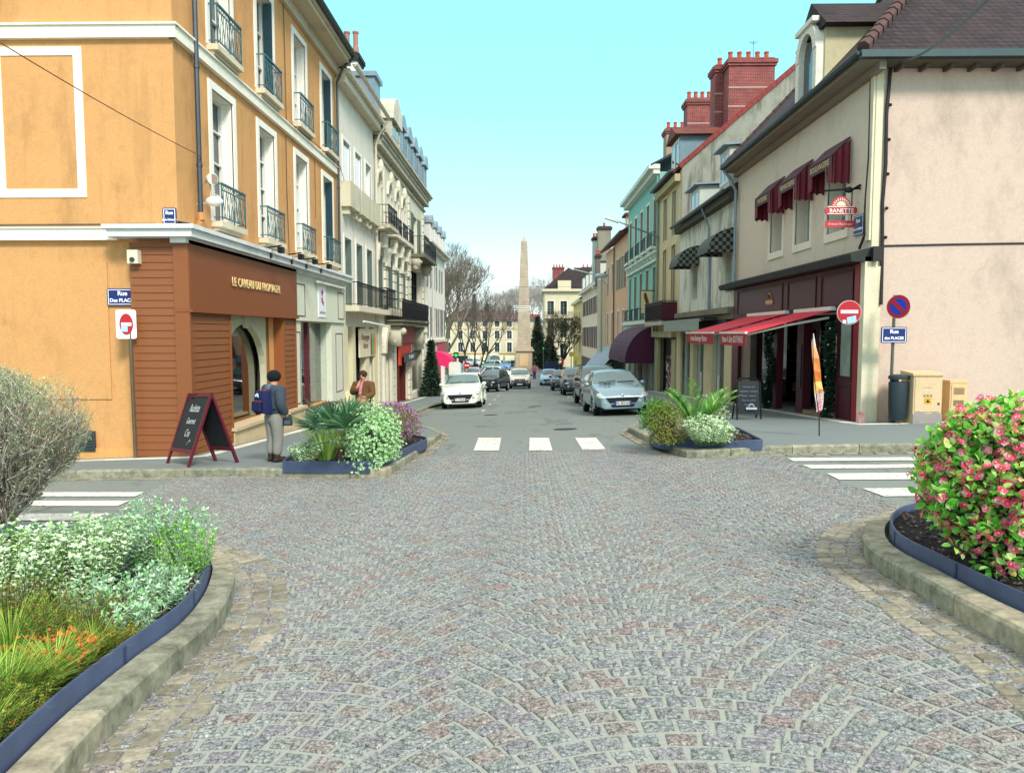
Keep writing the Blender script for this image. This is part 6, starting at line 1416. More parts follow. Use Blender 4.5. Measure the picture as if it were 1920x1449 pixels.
    if glove:
        for A in (AR,AL):
            V=[A[2],A[3]]; E=[(0,1)]; Rd=[.046,.050]; p,q=Vector(A[2]),Vector(A[3]); d=(q-p).normalized(); o=Vector((0,1,0)); o=(o-d*o.dot(d)).normalized()
            for f_ in range(4): j=len(V); b0=q+o*(.036-.024*f_); V+=[tuple(b0+d*.03),tuple(b0+d*.085)]; E+=[(1,j),(j,j+1)]; Rd+=[.016,.014]
            j=len(V); V+=[tuple(q+o*.05),tuple(q+o*.07+d*.045)]; E+=[(1,j),(j,j+1)]; Rd+=[.016,.014]
            skin('glove',s_(V),E,Rd,plain(glove,.8,var=.2),root)
    root.location=(x,y,G(x,y)+dz); root.rotation_euler=(0,0,rz); return root
px_,py_=onG(516,866,.128)
pm=person('man in grey hooded jacket, black beanie and blue backpack facing the shop windows',px_,py_,R_(-38),1.52,top='#3b4751',legs='#8d8a82',shoe='#33241c',hat='#10121a',glove='#0c0d10',
  armsR=[(.21,.0,1.40),(.285,-.04,1.13),(.26,.10,.93),(.24,.16,.86)])
k=1.52/1.75
KT=lambda x,y,z:(x*k*1.04,y*k,z*k)
mb=MB(KT)
mb.box(-.175,.175,-.35,-.13,.97,1.40,taper=.80); o=mb.build('backpack',plain('#111b4a',.8,var=.25,vs=10),pm,bev=.04,smooth=True)
mb=MB(KT); mb.box(-.14,.14,-.40,-.355,1.02,1.2,taper=.9); mb.build('pocket',plain('#0f1842',.8,var=.2),o,bev=.015)
mb=MB(KT); mb.box(-.15,.15,-.372,-.358,1.205,1.215); mb.tube((-.04,-.20,1.405),(.04,-.20,1.405),.014,n=6); mb.build('piping',plain('#c02a4a',.6),o)
mb=MB(KT); 
for a,b_,c_ in ((-.03,.0,.035),(.015,.02,.04),(.045,-.015,.022)): mb.ell((a,-.365,1.31+b_),(c_,.008,c_*.7),10,6)
mb.build('logo',plain('#dfe4ee',.6),o)
for sx in (-1,1):
    mb=MB(KT); mb.path([(sx*.12,-.16,1.38),(sx*.125,-.06,1.47),(sx*.135,.08,1.43),(sx*.14,.15,1.28),(sx*.15,.10,1.12),(sx*.16,-.12,1.03)],.022,6); mb.build('strap',plain('#121a3a',.8),o)
skin('hood',[(.0,-.10*k,1.37*k),(0,-.11*k,1.45*k),(.0,-.02*k,1.50*k)],[(0,1),(1,2)],[(.10,.06),(.105,.065),(.09,.07)],plain('#5e6b78',.9,var=.15,vs=14,bmp=.6),pm)
ph=thing('camera_case','small black case with pale strap held by the man with the backpack','case')
mb=MB(); mb.box(-.075,.075,-.035,.035,-.07,.07); bd=mb.build('body',plain('#16191f',.4),ph,bev=.012)
mb=MB(); mb.box(-.05,.05,-.042,-.036,-.045,.02); mb.build('screen',glassy('case_screen','#4a5a7a',.1),bd)
mb=MB(); mb.path([(-.07,-.03,.07),(-.085,-.03,.13),(-.02,-.03,.16),(.05,-.03,.12)],.009,5); mb.build('strap',plain('#d8c890',.5),ph)
Mx=Matrix.Translation(pm.location)@Matrix.Rotation(R_(-38),4,'Z'); ph.location=Mx@Vector((.25*k,.13*k,.80*k)); ph.rotation_euler=(0,0,R_(10)); ph.location.z+=.0
p=L(690,760,.9)
mb_=person('person in brown jacket and pink scarf, head bowed, behind the left planter',-3.62,16.6,R_(172),1.5,top='#6b4a26',legs='#3a3230',hair='#3a2016',headf=.03,
  armsR=[(.20,.0,1.40),(.25,.14,1.18),(.07,.24,1.36),(.04,.20,1.46)],armsL=[(-.20,.0,1.40),(-.27,.06,1.15),(-.10,.26,1.08),(-.04,.29,1.07)])
skin('scarf',[(0,.10,1.27),(-.075,.02,1.29),(0,-.06,1.30),(.075,.02,1.29),(0.01,.165,1.12),(.02,.18,.96)],[(0,1),(1,2),(2,3),(0,4),(4,5)],[.038,.034,.03,.034,.04,.045],plain('#c07880',.9,var=.3,vs=20),mb_)
mb=MB(); mb.ell((.0,.0,0),(.15,.09,.10),12,8); mb.path([(-.1,0,.06),(-.06,0,.15),(.06,0,.15),(.1,0,.06)],.012,5); bg_=mb.build('handbag',plain('#a8845a',.7,var=.2),smooth=True); tag(bg_,'tan bag held in front by the person in the brown jacket','bag'); bg_.location=(-3.58,16.30,G(-3.6,16.3)+.128+.80)
person('distant pedestrian in dark clothes behind the white parked hatchback',-4.6,58,R_(180),1.7,.0,top='#1a2030',legs='#20242c',hair='#b0a8a0',fine=False,group='distant pedestrians')
person('distant pedestrian in a pink top beside the obelisk',1.0,82,R_(150),1.65,0,top='#a85a80',legs='#4a3a50',hair='#5a3a2a',fine=False,group='distant pedestrians')
person('distant pedestrian in dark clothes crossing the far square',-6.1,92,R_(160),1.7,0,top='#22262c',legs='#22262c',fine=False,group='distant pedestrians')
# ================================================================ planting islands in the foreground
M_blue=plain('#4a5672',.55,.1,.3,5); M_soil=plain('#2a2523',.95,var=.5,vs=30,bmp=1.)
M_gravel=island('dark_mulch',[(0,C('#2b2728')),(.5,C('#413a38')),(.8,C('#6b5750')),(1,C('#8f7468'))],.9,.0)
def strip_wall(P,h,w,dz,name,mat,parent=None,closed=False):
    """thin upright edging along a line"""
    mb=MB(); Q=P; I=offset(Q,w); i=0
    for k in range(len(Q)):
        (x,y),(u,v)=Q[k],I[k]; g=G(x,y)+dz; mb.v+=[(x,y,g-.05),(x,y,g+h-.006),(x+(u-x)*.2,y+(v-y)*.2,g+h),(u+(x-u)*.2,v+(y-v)*.2,g+h),(u,v,g+h-.006),(u,v,g-.05)]
    for k in range(len(Q)-1):
        for q in range(5): mb.f.append((k*6+q,k*6+6+q,k*6+7+q,k*6+q+1)); mb.m.append(0)
    mb.f.append(tuple(range(6))); mb.f.append(tuple((len(Q)-1)*6+q for q in range(5,-1,-1))); mb.m+=[0,0]
    return mb.build(name,mat,parent,smooth=True)
def inpoly(x,y,P):
    c=False; n=len(P)
    for i in range(n):
        (a,b),(d,e)=P[i],P[i-1]
        if (b>y)!=(e>y) and x<(d-a)*(y-b)/(e-b)+a: c=not c
    return c
def mulch(P,dz,n,name,seed=1,s=(.015,.04)):
    rs=random.Random(seed); x0,x1=min(p[0] for p in P),max(p[0] for p in P); y0,y1=min(p[1] for p in P),max(p[1] for p in P); mb=MB(); k=0
    while k<n:
        x,y=rs.uniform(x0,x1),rs.uniform(y0,y1); 
        if not inpoly(x,y,P): n-=.3; continue
        k+=1; z=G(x,y)+dz; a=rs.uniform(*s); i=len(mb.v); t=rs.uniform(0,6.28)
        for q in range(4): mb.v.append((x+a*math.cos(t+q*1.57)*rs.uniform(.6,1),y+a*math.sin(t+q*1.57)*rs.uniform(.6,1),z+rs.uniform(0,a*.6)))
        mb.v.append((x,y,z+a*.9)); 
        for q in range(4): mb.f.append((i+q,i+(q+1)%4,i+4)); mb.m.append(0)
    return mb.build(name,M_gravel,fix=False,kind='stuff')
def bed(P,dz,name='planting_soil'):
    me=bpy.data.meshes.new(name); bm=bmesh.new(); vs=[bm.verts.new((x,y,G(x,y)+dz)) for x,y in P]; bm.faces.new(vs); bmesh.ops.triangulate(bm,faces=bm.faces); bm.to_mesh(me); bm.free(); me.materials.append(M_soil)
    o=bpy.data.objects.new(name,me); COL.objects.link(o); o['kind']='structure'; return o
# --- near left island
lf=[onG(x,y) for x,y in [(60,1560),(203,1388),(312,1281),(387,1216),(425,1162),(439,1118),(437,1085),(405,1056),(340,1040),(240,1030),(100,1026),(-150,1026),(-500,1030)]]
lf=[(lf[0][0]*2-lf[1][0],lf[0][1]*2-lf[1][1])]+lf
LF=smooth(lf,6); setts_along(LF,.36,3,.13,-1,'gutter_setts',.014); I=kerb(LF,.15,.14,'kerb',.62,1,.08)
E1=offset(LF,.165); strip_wall(resample(E1,.1),.12,.02,.12,'planter_edging',M_blue)
tag(bpy.data.objects[-1] if False else [o for o in COL.objects if o.name.startswith('planter_edging')][-1],'curved blue metal edging strip around the near left flower bed','edging')
P1=offset(LF,.19); P1=P1+[(-6,P1[-1][1]-.0),(-6,.5)]; bed(P1,.16); mulch([p for p in P1 if p[0]>-5]+[],.16,1500,'bark_mulch',3)
# --- near right island
rf_=[onG(x,y) for x,y in [(2150,1400),(2010,1295),(1914,1231),(1800,1168),(1709,1111),(1650,1076),(1622,1050),(1616,1026),(1626,1006),(1655,990),(1710,978),(1800,970),(1950,966),(2200,966)]]
RF=smooth(rf_,6); setts_along(RF,.34,3,.13,1,'gutter_setts',.014); kerb(RF,.155,.14,'kerb',.7,-1,.08)
E2=offset(RF,-.19); o=strip_wall(resample(E2,.1),.11,-.02,.12,'planter_edging',M_blue); tag(o,'curved blue metal edging strip around the near right flower bed','edging')
P2=offset(RF,-.21); P2=P2+[(6.5,P2[-1][1]),(6.5,P2[0][1])]; bed(P2,.17); mulch(P2,.175,5200,'bark_mulch',4,(.012,.03))
# --- middle left planter
ml=[onG(x,y,.13) for x,y in [(530,880),(600,881),(690,881),(722,874),(748,862),(776,846),(801,836),(801,831),(772,824),(690,815),(596,818),(530,878)]]
o=strip_wall(resample(ml,.25),.13,.03,.128,'planter_edging',M_blue); tag(o,'low blue planter box edging on the left pavement bulge','edging'); bed(ml,.20); mulch(ml,.20,900,'bark_mulch',5)
# --- middle right planter
mr=[onG(x,y,.13) for x,y in [(1430,838),(1370,840),(1290,839),(1240,836),(1217,829),(1225,816),(1300,808),(1384,812),(1430,837)]]
o=strip_wall(resample(mr,.25),.12,-.03,.128,'planter_edging',M_blue); tag(o,'low blue planter box edging on the right pavement bulge','edging'); bed(mr[::-1],.19); mulch(mr,.20,700,'bark_mulch',6)
for o_,E_,sg_ in ((0,E1,1),(1,E2,-1)):
    ed_=[o for o in COL.objects if o.name.startswith('planter_edging')][o_]; Q=resample(E_,.9); O=offset(Q,-.006*sg_)
    for k in range(2,len(Q)-1):
        (x,y),(u,v)=O[k],O[k+1]; l=math.dist((x,y),(u,v)); dx,dy=(u-x)/l*.02,(v-y)/l*.02; mb=MB(); g=G(x,y)+.12
        nx,ny=-dy*.2*sg_,dx*.2*sg_; mb.hexa([(x,y,g),(x+dx,y+dy,g),(x+dx+nx,y+dy+ny,g),(x+nx,y+ny,g),(x,y,g+.105),(x+dx,y+dy,g+.105),(x+dx+nx,y+dy+ny,g+.105),(x+nx,y+ny,g+.105)]); mb.build('joint_strip',plain('#3a4664',.5,.2,.2),ed_)
# ------------------------------------------------------------ leaf kit
def leaf(mb,p,d,nrm,l,w,m=0,fold=.25):
    """pointed oval leaf with a crease"""
    d=d.normalized(); s_=d.cross(nrm); 
    if s_.length<1e-4: s_=d.orthogonal()
    s_.normalize(); n_=s_.cross(d); i=len(mb.v)
    a=p+d*l*.35; b_=p+d*l*.72
    mb.v+=[tuple(p),tuple(a+s_*w*.5+n_*w*fold),tuple(b_+s_*w*.42+n_*w*fold*.6),tuple(p+d*l-n_*l*.08),tuple(b_-s_*w*.42+n_*w*fold*.6),tuple(a-s_*w*.5+n_*w*fold),tuple(a),tuple(b_)]
    for f_ in ((0,1,6),(1,2,7,6),(2,3,7),(0,6,5),(6,7,4,5),(7,3,4)): mb.f.append(tuple(i+k for k in f_)); mb.m.append(m)
def quadleaf(mb,p,d,nrm,l,w,m=0):
    d=d.normalized(); s_=d.cross(nrm); 
    if s_.length<1e-4: s_=d.orthogonal()
    s_.normalize(); i=len(mb.v); mb.v+=[tuple(p),tuple(p+d*l*.5+s_*w*.5),tuple(p+d*l),tuple(p+d*l*.5-s_*w*.5)]; mb.f.append((i,i+1,i+2,i+3)); mb.m.append(m)
def rv(rs,u=0): return Vector((rs.gauss(0,1),rs.gauss(0,1),rs.gauss(0,1)+u)).normalized()
def bud(mb,rs,p,up,size,lw=.45,n=6,m=0,full=True):
    """rosette of leaves at a tip"""
    o=up.orthogonal().normalized(); q=up.cross(o)
    for k in range(n):
        a=2*math.pi*k/n+rs.random(); t=rs.uniform(.5,1.1); d=(o*math.cos(a)+q*math.sin(a))*math.sin(t)+up*math.cos(t); s_=size*rs.uniform(.6,1.1)
        (leaf if full else quadleaf)(mb,p,d,up,s_,s_*lw,m)
def sprigs(name,label,cat,x,y,h,r,n,seed,lm,sm,ls=.04,lw=.4,step=.03,spread=.6,dz=.14,flower=None,group=None,whorl=2,tipn=6,full=True,curve=.2,parent_z=None,sr=.003,baser=.4,hv=.25,lup=.5):
    rs=random.Random(seed); z0=G(x,y)+dz; root=thing(name,label,cat,(x,y,z0),group); sb,lb,fb=MB(),MB(),MB()
    for k in range(n):
        a=rs.uniform(0,6.28); t=rs.random()**.5; b0=Vector((x+math.cos(a)*r*baser*t,y+math.sin(a)*r*baser*t,z0)); hh=h*(1-hv*t-rs.uniform(0,.2)); out=spread*t*1.1
        d=Vector((math.cos(a)*out+rs.gauss(0,.12),math.sin(a)*out+rs.gauss(0,.12),1)).normalized(); p=b0; l=0; ang=rs.uniform(0,6.28); seg=step; pts=[p]
        while l<hh:
            d=(d+Vector((rs.gauss(0,.06),rs.gauss(0,.06),curve*.12))).normalized(); q=p+d*seg
            if (q-Vector((x,y,q.z))).length>r: d=(d+Vector(((x-q.x)*.6,(y-q.y)*.6,.2))).normalized()
            l+=seg; ang+=1.6
            if l>hh*.22:
                o=d.orthogonal().normalized(); o2=d.cross(o)
                for w_ in range(whorl):
                    an=ang+w_*2*math.pi/whorl; e=(o*math.cos(an)+o2*math.sin(an)+d*lup).normalized(); s_=ls*rs.uniform(.65,1.15)*(1-.35*l/hh)
                    (leaf if full else quadleaf)(lb,q,e,d,s_,s_*lw)
            p=q; pts.append(p)
        for aa,bb in zip(pts[::2],pts[2::2]): sb.tube(tuple(aa),tuple(bb),sr,sr*.8,3,cap=False)
        bud(lb,rs,p,d,ls*.8,lw,tipn,full=full)
        if flower and rs.random()<flower[0]: flower[1](fb,rs,p,d)
    sb.build('stem',sm,root,fix=False); lb.build('foliage',lm,root,fix=False)
    if fb.v: fb.build('flower',flower[2],root,fix=False)
    return root
def cloud(mb,rs,c,r,n,ls,lw,full=False,shell=.55,clump=0,up=.3,m=0):
    cl=[(rv(rs,.2),rs.uniform(.7,1.05)) for _ in range(clump)] if clump else None
    for _ in range(n):
        if cl:
            d,s_=rs.choice(cl); d=(d+rv(rs)*.33).normalized(); t=s_*(shell+(1-shell)*rs.random())
        else: d=rv(rs,.15); t=shell+(1-shell)*rs.random()
        p=Vector(c)+Vector((d.x*r[0],d.y*r[1],max(-.35,d.z)*r[2]))*t; e=(d+rv(rs)*.8+Vector((0,0,up))).normalized(); s_=ls*rs.uniform(.6,1.2)
        (leaf if full else quadleaf)(mb,p,e,rv(rs,1),s_,s_*lw,m)
M_st=plain('#5a4634',.9,var=.3); M_stg=plain('#6f8a4a',.8,var=.3); M_sts=plain('#a8b8a4',.8,var=.2); M_bark=plain('#3a302c',.95,var=.35,vs=12,bmp=.5)
M_sage=island('silver_sage_leaf',[(0,C('#5f9c54')),(.3,C('#8abc80')),(.6,C('#bcdcb8')),(.85,C('#e8f4e6')),(1,C('#8cc04c'))],.7,.25)
M_lime=island('lime_leaf',[(0,C('#4f9a2c')),(.4,C('#77b83c')),(.8,C('#a8d458')),(1,C('#d0e48a'))],.55,.3)
M_pale=island('variegated_leaf',[(0,C('#7fae62')),(.25,C('#b4d69a')),(.6,C('#e2f2ce')),(1,C('#f4fae6'))],.6,.25)
M_mint_l=island('pale_green_leaf',[(0,C('#6fa05e')),(.3,C('#9ccc84')),(.65,C('#c8eab0')),(1,C('#e4f6d2'))],.6,.25)
M_heath=island('heather_leaf',[(0,C('#3f6420')),(.4,C('#668a2e')),(.7,C('#96a83c')),(.9,C('#b09040')),(1,C('#b8663c'))],.75,.15)
M_gras=island('grass_blade',[(0,C('#426a22')),(.5,C('#77a034')),(.85,C('#b4cc58')),(1,C('#d4d878'))],.7,.2)
M_grey=island('grey_twig_leaf',[(0,C('#6c8458')),(.35,C('#90ac70')),(.65,C('#b3c898')),(.9,C('#d2e4b8')),(1,C('#b0d070'))],.8,.2)
M_orange=island('orange_flower',[(0,C('#d8602c')),(.5,C('#e89a3a')),(1,C('#d84a3a'))],.6,.2)
M_quince=island('quince_petal',[(0,C('#ff4478')),(.35,C('#ff6a98')),(.7,C('#ff98b8')),(1,C('#ffd0de'))],.5,.45)
M_qleaf=island('quince_leaf',[(0,C('#52ac3a')),(.35,C('#7acb48')),(.7,C('#abe468')),(.92,C('#dcf6a4')),(1,C('#e8b060'))],.45,.35)
M_yel=plain('#f4d24a',.6,var=.1)
M_purp=island('purple_flower',[(0,C('#5a3f6a')),(.35,C('#86608e')),(.65,C('#a87aa4')),(.85,C('#d080a8')),(1,C('#e0a8c0'))],.7,.2)
M_blade=island('striped_blade',[(0,C('#6fa83c')),(.4,C('#a4cc50')),(.75,C('#dcec9a')),(1,C('#f0f4c8'))],.5,.3)
M_palm=island('palm_leaf',[(0,C('#2f5236')),(.5,C('#4c7850')),(.85,C('#7fa27c')),(1,C('#a8c4a0'))],.5,.15)
M_cyc=island('cycad_leaf',[(0,C('#2a6a20')),(.5,C('#4a8f30')),(.85,C('#86b848')),(1,C('#b4d468'))],.5,.2)
M_olive=island('olive_leaf',[(0,C('#55602a')),(.4,C('#7c8438')),(.8,C('#a3a456')),(1,C('#c0bc78'))],.75,.2)
# 1. large grey twiggy shrub, far left
def twiggy(x,y,h,r,seed):
    rs=random.Random(seed); z0=G(x,y)+.15; root=thing('twiggy_shrub','large grey brown twiggy shrub with sparse green tips at the left edge','shrub',(x,y,z0)); tb,lb=MB(),MB()
    C0=Vector((x,y,z0+h*.50)); lob=[(rv(rs,.2),rs.uniform(-.3,.3)) for _ in range(26)]
    def T(d): return 1+sum(a_*max(0,d.dot(c_)-.84)*6 for c_,a_ in lob)
    for k in range(120):
        a=rs.uniform(0,6.28); e=rs.uniform(-.45,1.5); d=Vector((math.cos(a)*math.cos(e),math.sin(a)*math.cos(e),math.sin(e))); p=Vector((x,y,z0+.05))+Vector((d.x*.06,d.y*.06,rs.uniform(0,.25))); tgt=C0+Vector((d.x*r,d.y*r,d.z*h*.5))
        v=(Vector((d.x*.5,d.y*.5,.8))).normalized(); n=rs.randint(14,20); L0=(tgt-p).length*1.25/n; rad=.009 if k%5 else .022
        def run(p,v,n,rad,lv):
            for j in range(n):
                v=(v*.78+(tgt-p).normalized()*.18+rv(rs)*.24).normalized(); q=p+v*L0; c_=q-C0; m_=(c_.x/r)**2+(c_.y/r)**2+(c_.z/(h*.52))**2
                if m_>1.15*T(c_.normalized())**2: break
                tb.tube(tuple(p),tuple(q),max(.0016,rad*(1-j/n)),max(.0014,rad*(1-(j+1)/n)),3 if rad<.01 else 5,cap=False); p=q
                if lv<2 and rs.random()<.42: run(p,(v+rv(rs)*.9).normalized(),int((n-j)*.8)+2,rad*.5,lv+1)
                if m_>.55 and rs.random()<(.5+.4*(c_.z/h)):
                    for _ in range(3): quadleaf(lb,p,(v+rv(rs)*.9).normalized(),rv(rs,1),rs.uniform(.014,.03),.006)
        run(p,v,n,rad,0)
    for _ in range(12000):
        d=rv(rs,.6); t=T(d)*rs.uniform(.72,1.04); 
        if d.z<-.1 and rs.random()<.6: continue
        p=C0+Vector((d.x*r,d.y*r,d.z*h*.52))*t; quadleaf(lb,p,(d+rv(rs)).normalized(),rv(rs,1),rs.uniform(.014,.03),.008)
    tb.build('twigs',island('grey_twigs',[(0,C('#71655c')),(.4,C('#988c80')),(.8,C('#bcb2a6')),(1,C('#d8d0bc'))],.9),root,fix=False); lb.build('foliage',M_grey,root,fix=False); return root
bxp,byp=onG(35,1000,.15); twiggy(bxp-.24,byp+.15,1.58,.62,8)
# 2. pale variegated shrubs behind
def at(px,py,dz=.15): return onG(px,py,dz)
def atb(px,py,m):
    x,y=onG(px,py,.15)
    for _ in range(60):
        if inpoly(x,y,P1) and min(math.dist((x,y),q) for q in E1)>=m: break
        x-=.025; y+=.006
    return x,y
x,y=atb(20,1150,.2); sprigs('variegated_shrub','bright lime and white variegated shrub at the left edge below the twiggy shrub','shrub',x-.03,y+.12,.56,.42,150,21,M_pale,M_stg,.045,.5,.035,.5,.15,tipn=7)
x,y=at(118,1140); sprigs('variegated_shrub','cream white leaved shrub between the twiggy shrub and the silver sage','shrub',x,y+.2,.58,.32,140,22,M_pale,M_stg,.042,.5,.035,.45,.15,tipn=7)
x,y=at(-60,1120); sprigs('lime_shrub','lime green shrub cut off by the left edge','shrub',x,y+.1,.55,.3,80,23,M_lime,M_stg,.045,.55,.035,.5,.15)
# 3. silver sage group
sg_=[(275,1075,.58,.30,85,.047),(345,1070,.54,.26,70,.047),(205,1090,.50,.26,70,.042),(392,1090,.44,.18,60,.042),(300,1155,.30,.24,55,.045),(365,1140,.26,.18,40,.042),(180,1175,.30,.22,55,.04),(250,1190,.22,.2,45,.04)]
sl_=['tallest silver leaved sage at the back of the near left bed','silver sage just right of the tallest one','greyish silver sage left of the tallest one','green and silver sage at the tip of the near left bed above the curved kerb','low silver sage in the middle of the near left bed','small silver sage near the bend of the blue edging','silver sage beside the cream white shrub','lowest silver sage in front, next to the grasses']
for k,(px,py,h,r,n,ls) in enumerate(sg_):
    x,y=atb(px,py,r*.75); sprigs('silver_sage',sl_[k],'plant',x,y,h,r,n,30+k,M_sage if k!=3 else M_lime,M_sts,ls,.34,.026,.5,.15,group='silver sage plants in the near left bed',tipn=6,lup=.7)
for k,(px,py,h) in enumerate([(190,1060,.34),(235,1050,.3),(165,1110,.3),(310,1120,.28)]):
    x,y=atb(px,py,.1); rs=random.Random(90+k); root=thing('rosemary',['upright rosemary spikes at the back left of the silver sage','rosemary spikes behind the tallest silver sage','rosemary tuft beside the cream white shrub','thin rosemary spikes amid the sage plants'][k],'plant',(x,y,G(x,y)+.15),'rosemary tufts'); lb=MB()
    for j in range(34):
        p=Vector((x+rs.gauss(0,.07),y+rs.gauss(0,.07),G(x,y)+.15)); d=Vector((rs.gauss(0,.15),rs.gauss(0,.15),1)).normalized(); hh=h*rs.uniform(.6,1)
        for q in range(int(hh/.012)):
            p=p+d*.012; e=(rv(rs)+d*.9).normalized(); quadleaf(lb,p,e,d,.022,.005)
    lb.build('foliage',island('rosemary_leaf%d'%k,[(0,C('#3f6a4a')),(.6,C('#6a9474')),(.9,C('#8fb49a')),(1,C('#7a78b8'))],.7,.1),root,fix=False)
# 4. grasses and heathers, lower left
def tuft(label,x,y,h,r,n,seed,mat,dz=.15,w=.006,droop=.6,cat='grass tuft',name='grass_tuft',group=None,seg=5,up=1.):
    rs=random.Random(seed); z0=G(x,y)+dz; mb=MB()
    for k in range(n):
        a=rs.uniform(0,6.28); t=rs.random(); p=Vector((x+math.cos(a)*r*.35*t,y+math.sin(a)*r*.35*t,z0)); o=Vector((math.cos(a),math.sin(a),0)); l=h*rs.uniform(.6,1.15); d=(o*(.25+.75*t)*r/h+Vector((rs.gauss(0,.1),rs.gauss(0,.1),up))).normalized(); s_=Vector((-o.y,o.x,0)); i=len(mb.v)
        for j in range(seg+1):
            q=j/seg; ww=w*(1-q)**.6*.5+.0003; mb.v+=[tuple(p-s_*ww),tuple(p+s_*ww)]; d=(d+o*.0+Vector((0,0,-droop*.28*q))).normalized(); d=(d+o*droop*.12).normalized(); p=p+d*l/seg
        for j in range(seg): mb.f.append((i+2*j,i+2*j+1,i+2*j+3,i+2*j+2)); mb.m.append(0)
    return tag(mb.build(name,mat,fix=False),label,cat,group)
gt=[(60,1330,.30,.26,560,M_gras,'green arching grass tuft at the lower left corner'),(170,1290,.26,.2,420,M_gras,'green grass tuft beside the orange flowers'),(20,1240,.34,.25,420,M_gras,'tall olive grass tuft at the left edge'),(225,1235,.2,.17,320,M_heath,'rusty green grassy tuft near the blue edging'),(110,1400,.20,.16,320,M_gras,'lowest grass tuft above the blue edging'),(-40,1340,.28,.22,300,M_gras,'grass tuft cut off by the left edge')]
for k,(px,py,h,r,n,m_,lab) in enumerate(gt): x,y=atb(px,py,r*1.0); tuft(lab,x,y,h,r,n,60+k,m_,.15,.005,.8,group='grass tufts in the near left bed')
hl_=[(45,1180,.34,.25,1,'tall olive heather below the variegated shrubs'),(130,1215,.34,.22,2,'bronze green heather in the middle of the grasses'),(225,1170,.2,.2,3,'low green heather under the silver sage'),(10,1400,.22,.22,4,'dark green ground heather in the lower left corner'),(285,1215,.14,.15,5,'small green heather near the curve of the edging'),(150,1345,.16,.18,6,'dark low heather beside the edging')]
for k,(px,py,h,r,sd_,lab) in enumerate(hl_):
    x,y=atb(px,py,r*1.15); sprigs('heather',lab,'plant',x,y,h,r,110,70+k,M_heath,M_st,.022,.3,.014,.55,.15,group='heathers in the near left bed',full=False,whorl=4,tipn=5,hv=.3,sr=.0016,baser=.8)
x,y=atb(150,1270,.26); rs=random.Random(77); root=thing('orange_flowers','small patch of orange and red flowers among the grasses','flowers',(x,y,G(x,y)+.15)); fb,lb=MB(),MB()
for k in range(150):
    a=rs.uniform(0,6.28); t=rs.random()**.5*.2; p=Vector((x+math.cos(a)*t,y+math.sin(a)*t*.8,G(x,y)+.15+rs.uniform(.08,.17))); bud(fb,rs,p,rv(rs,2.5),.022,.6,6,full=False); bud(lb,rs,p-Vector((0,0,.03)),rv(rs,1),.03,.4,4,full=False)
fb.build('flower',M_orange,root,fix=False); lb.build('foliage',M_heath,root,fix=False)
# 5. flowering quince on the right
def quince(x,y,h,r,seed,label):
    rs=random.Random(seed); z0=G(x,y)+.17; root=thing('flowering_shrub',label,'shrub',(x,y,z0)); bb_,lb,fb,cb=MB(),MB(),MB(),MB(); C0=Vector((x,y,z0+h*.55))
    def flower(p,n_,s_):
        n_=n_.normalized(); o=n_.orthogonal().normalized(); q=n_.cross(o); t0=rs.uniform(0,6)
        for k in range(5):
            a=t0+k*1.2566; d=(o*math.cos(a)+q*math.sin(a)+n_*.35).normalized(); leaf(fb,p,d,n_,s_,s_*.95,0,.12)
        cb.ell(tuple(p+n_*s_*.18),(s_*.2,)*3,6,4)
    def run(p,d,n,rad,lv,L0):
        lim=rs.choice((1.1,1.2,1.35,1.7))
        for j in range(n):
            d=(d+rv(rs)*.16+Vector((0,0,.05))).normalized(); q=p+d*L0; c_=q-C0; m_=(c_.x/r)**2+(c_.y/r)**2+(c_.z/(h*.56))**2
            if m_>lim: return
            bb_.tube(tuple(p),tuple(q),rad*(1-.6*j/n),rad*(1-.6*(j+1)/n),6 if rad>.008 else 4,cap=False); p=q
            if lv<3 and rs.random()<.55: run(p,(d+rv(rs)*.75).normalized(),int(n*.75)+1,rad*.62,lv+1,L0)
            if lv>=1:
                for _ in range(4 if m_>.35 else 2): e=(rv(rs,.3)+d*.4).normalized(); s_=rs.uniform(.035,.065); leaf(lb,p+e*.012,e,rv(rs,1.2),s_,s_*.62,0,.2)
                if rs.random()<.34:
                    for _ in range(rs.randint(1,3)): n_=(c_.normalized()*.9+rv(rs)*.6); flower(p+rv(rs)*.02+n_.normalized()*.03,n_,rs.uniform(.022,.034))
    for k in range(24):
        a=rs.uniform(0,6.28); e=rs.uniform(.25,1.45); d=Vector((math.cos(a)*math.cos(e),math.sin(a)*math.cos(e),math.sin(e))); run(Vector((x+d.x*.05,y+d.y*.05,z0-.02)),d,11,rs.uniform(.011,.02),0,h*.085)
    lob=[(rv(rs,.1),rs.uniform(-.28,.22)) for _ in range(34)]
    def T(d): return 1+sum(a_*max(0,d.dot(c_)-.86)*7.1 for c_,a_ in lob)
    for _ in range(2700):
        d=rv(rs,.1); t=rs.uniform(.5,1.02)*T(d); p=C0+Vector((d.x*r,d.y*r,max(-.42,d.z)*h*.54))*t; s_=rs.uniform(.035,.068); leaf(lb,p,(d+rv(rs)*.9+Vector((0,0,.3))).normalized(),rv(rs,1.2),s_,s_*.6,0,.2)
    cl=[rv(rs,.1) for _ in range(46)]
    for _ in range(820):
        d=(rs.choice(cl)+rv(rs)*.10).normalized(); t=rs.uniform(.74,1.04)*T(d); p=C0+Vector((d.x*r,d.y*r,max(-.42,d.z)*h*.54))*t; flower(p,(d+rv(rs)*.5),rs.uniform(.022,.036))
    bb_.build('branches',M_bark,root,fix=False,smooth=True); lb.build('foliage',M_qleaf,root,fix=False); fl=fb.build('flower',M_quince,root,fix=False); cb.build('flower_centre',M_yel,fl,fix=False)
quince(3.02,4.6,.82,.44,12,'large shrub covered in red pink blossom and lime leaves at the right edge')
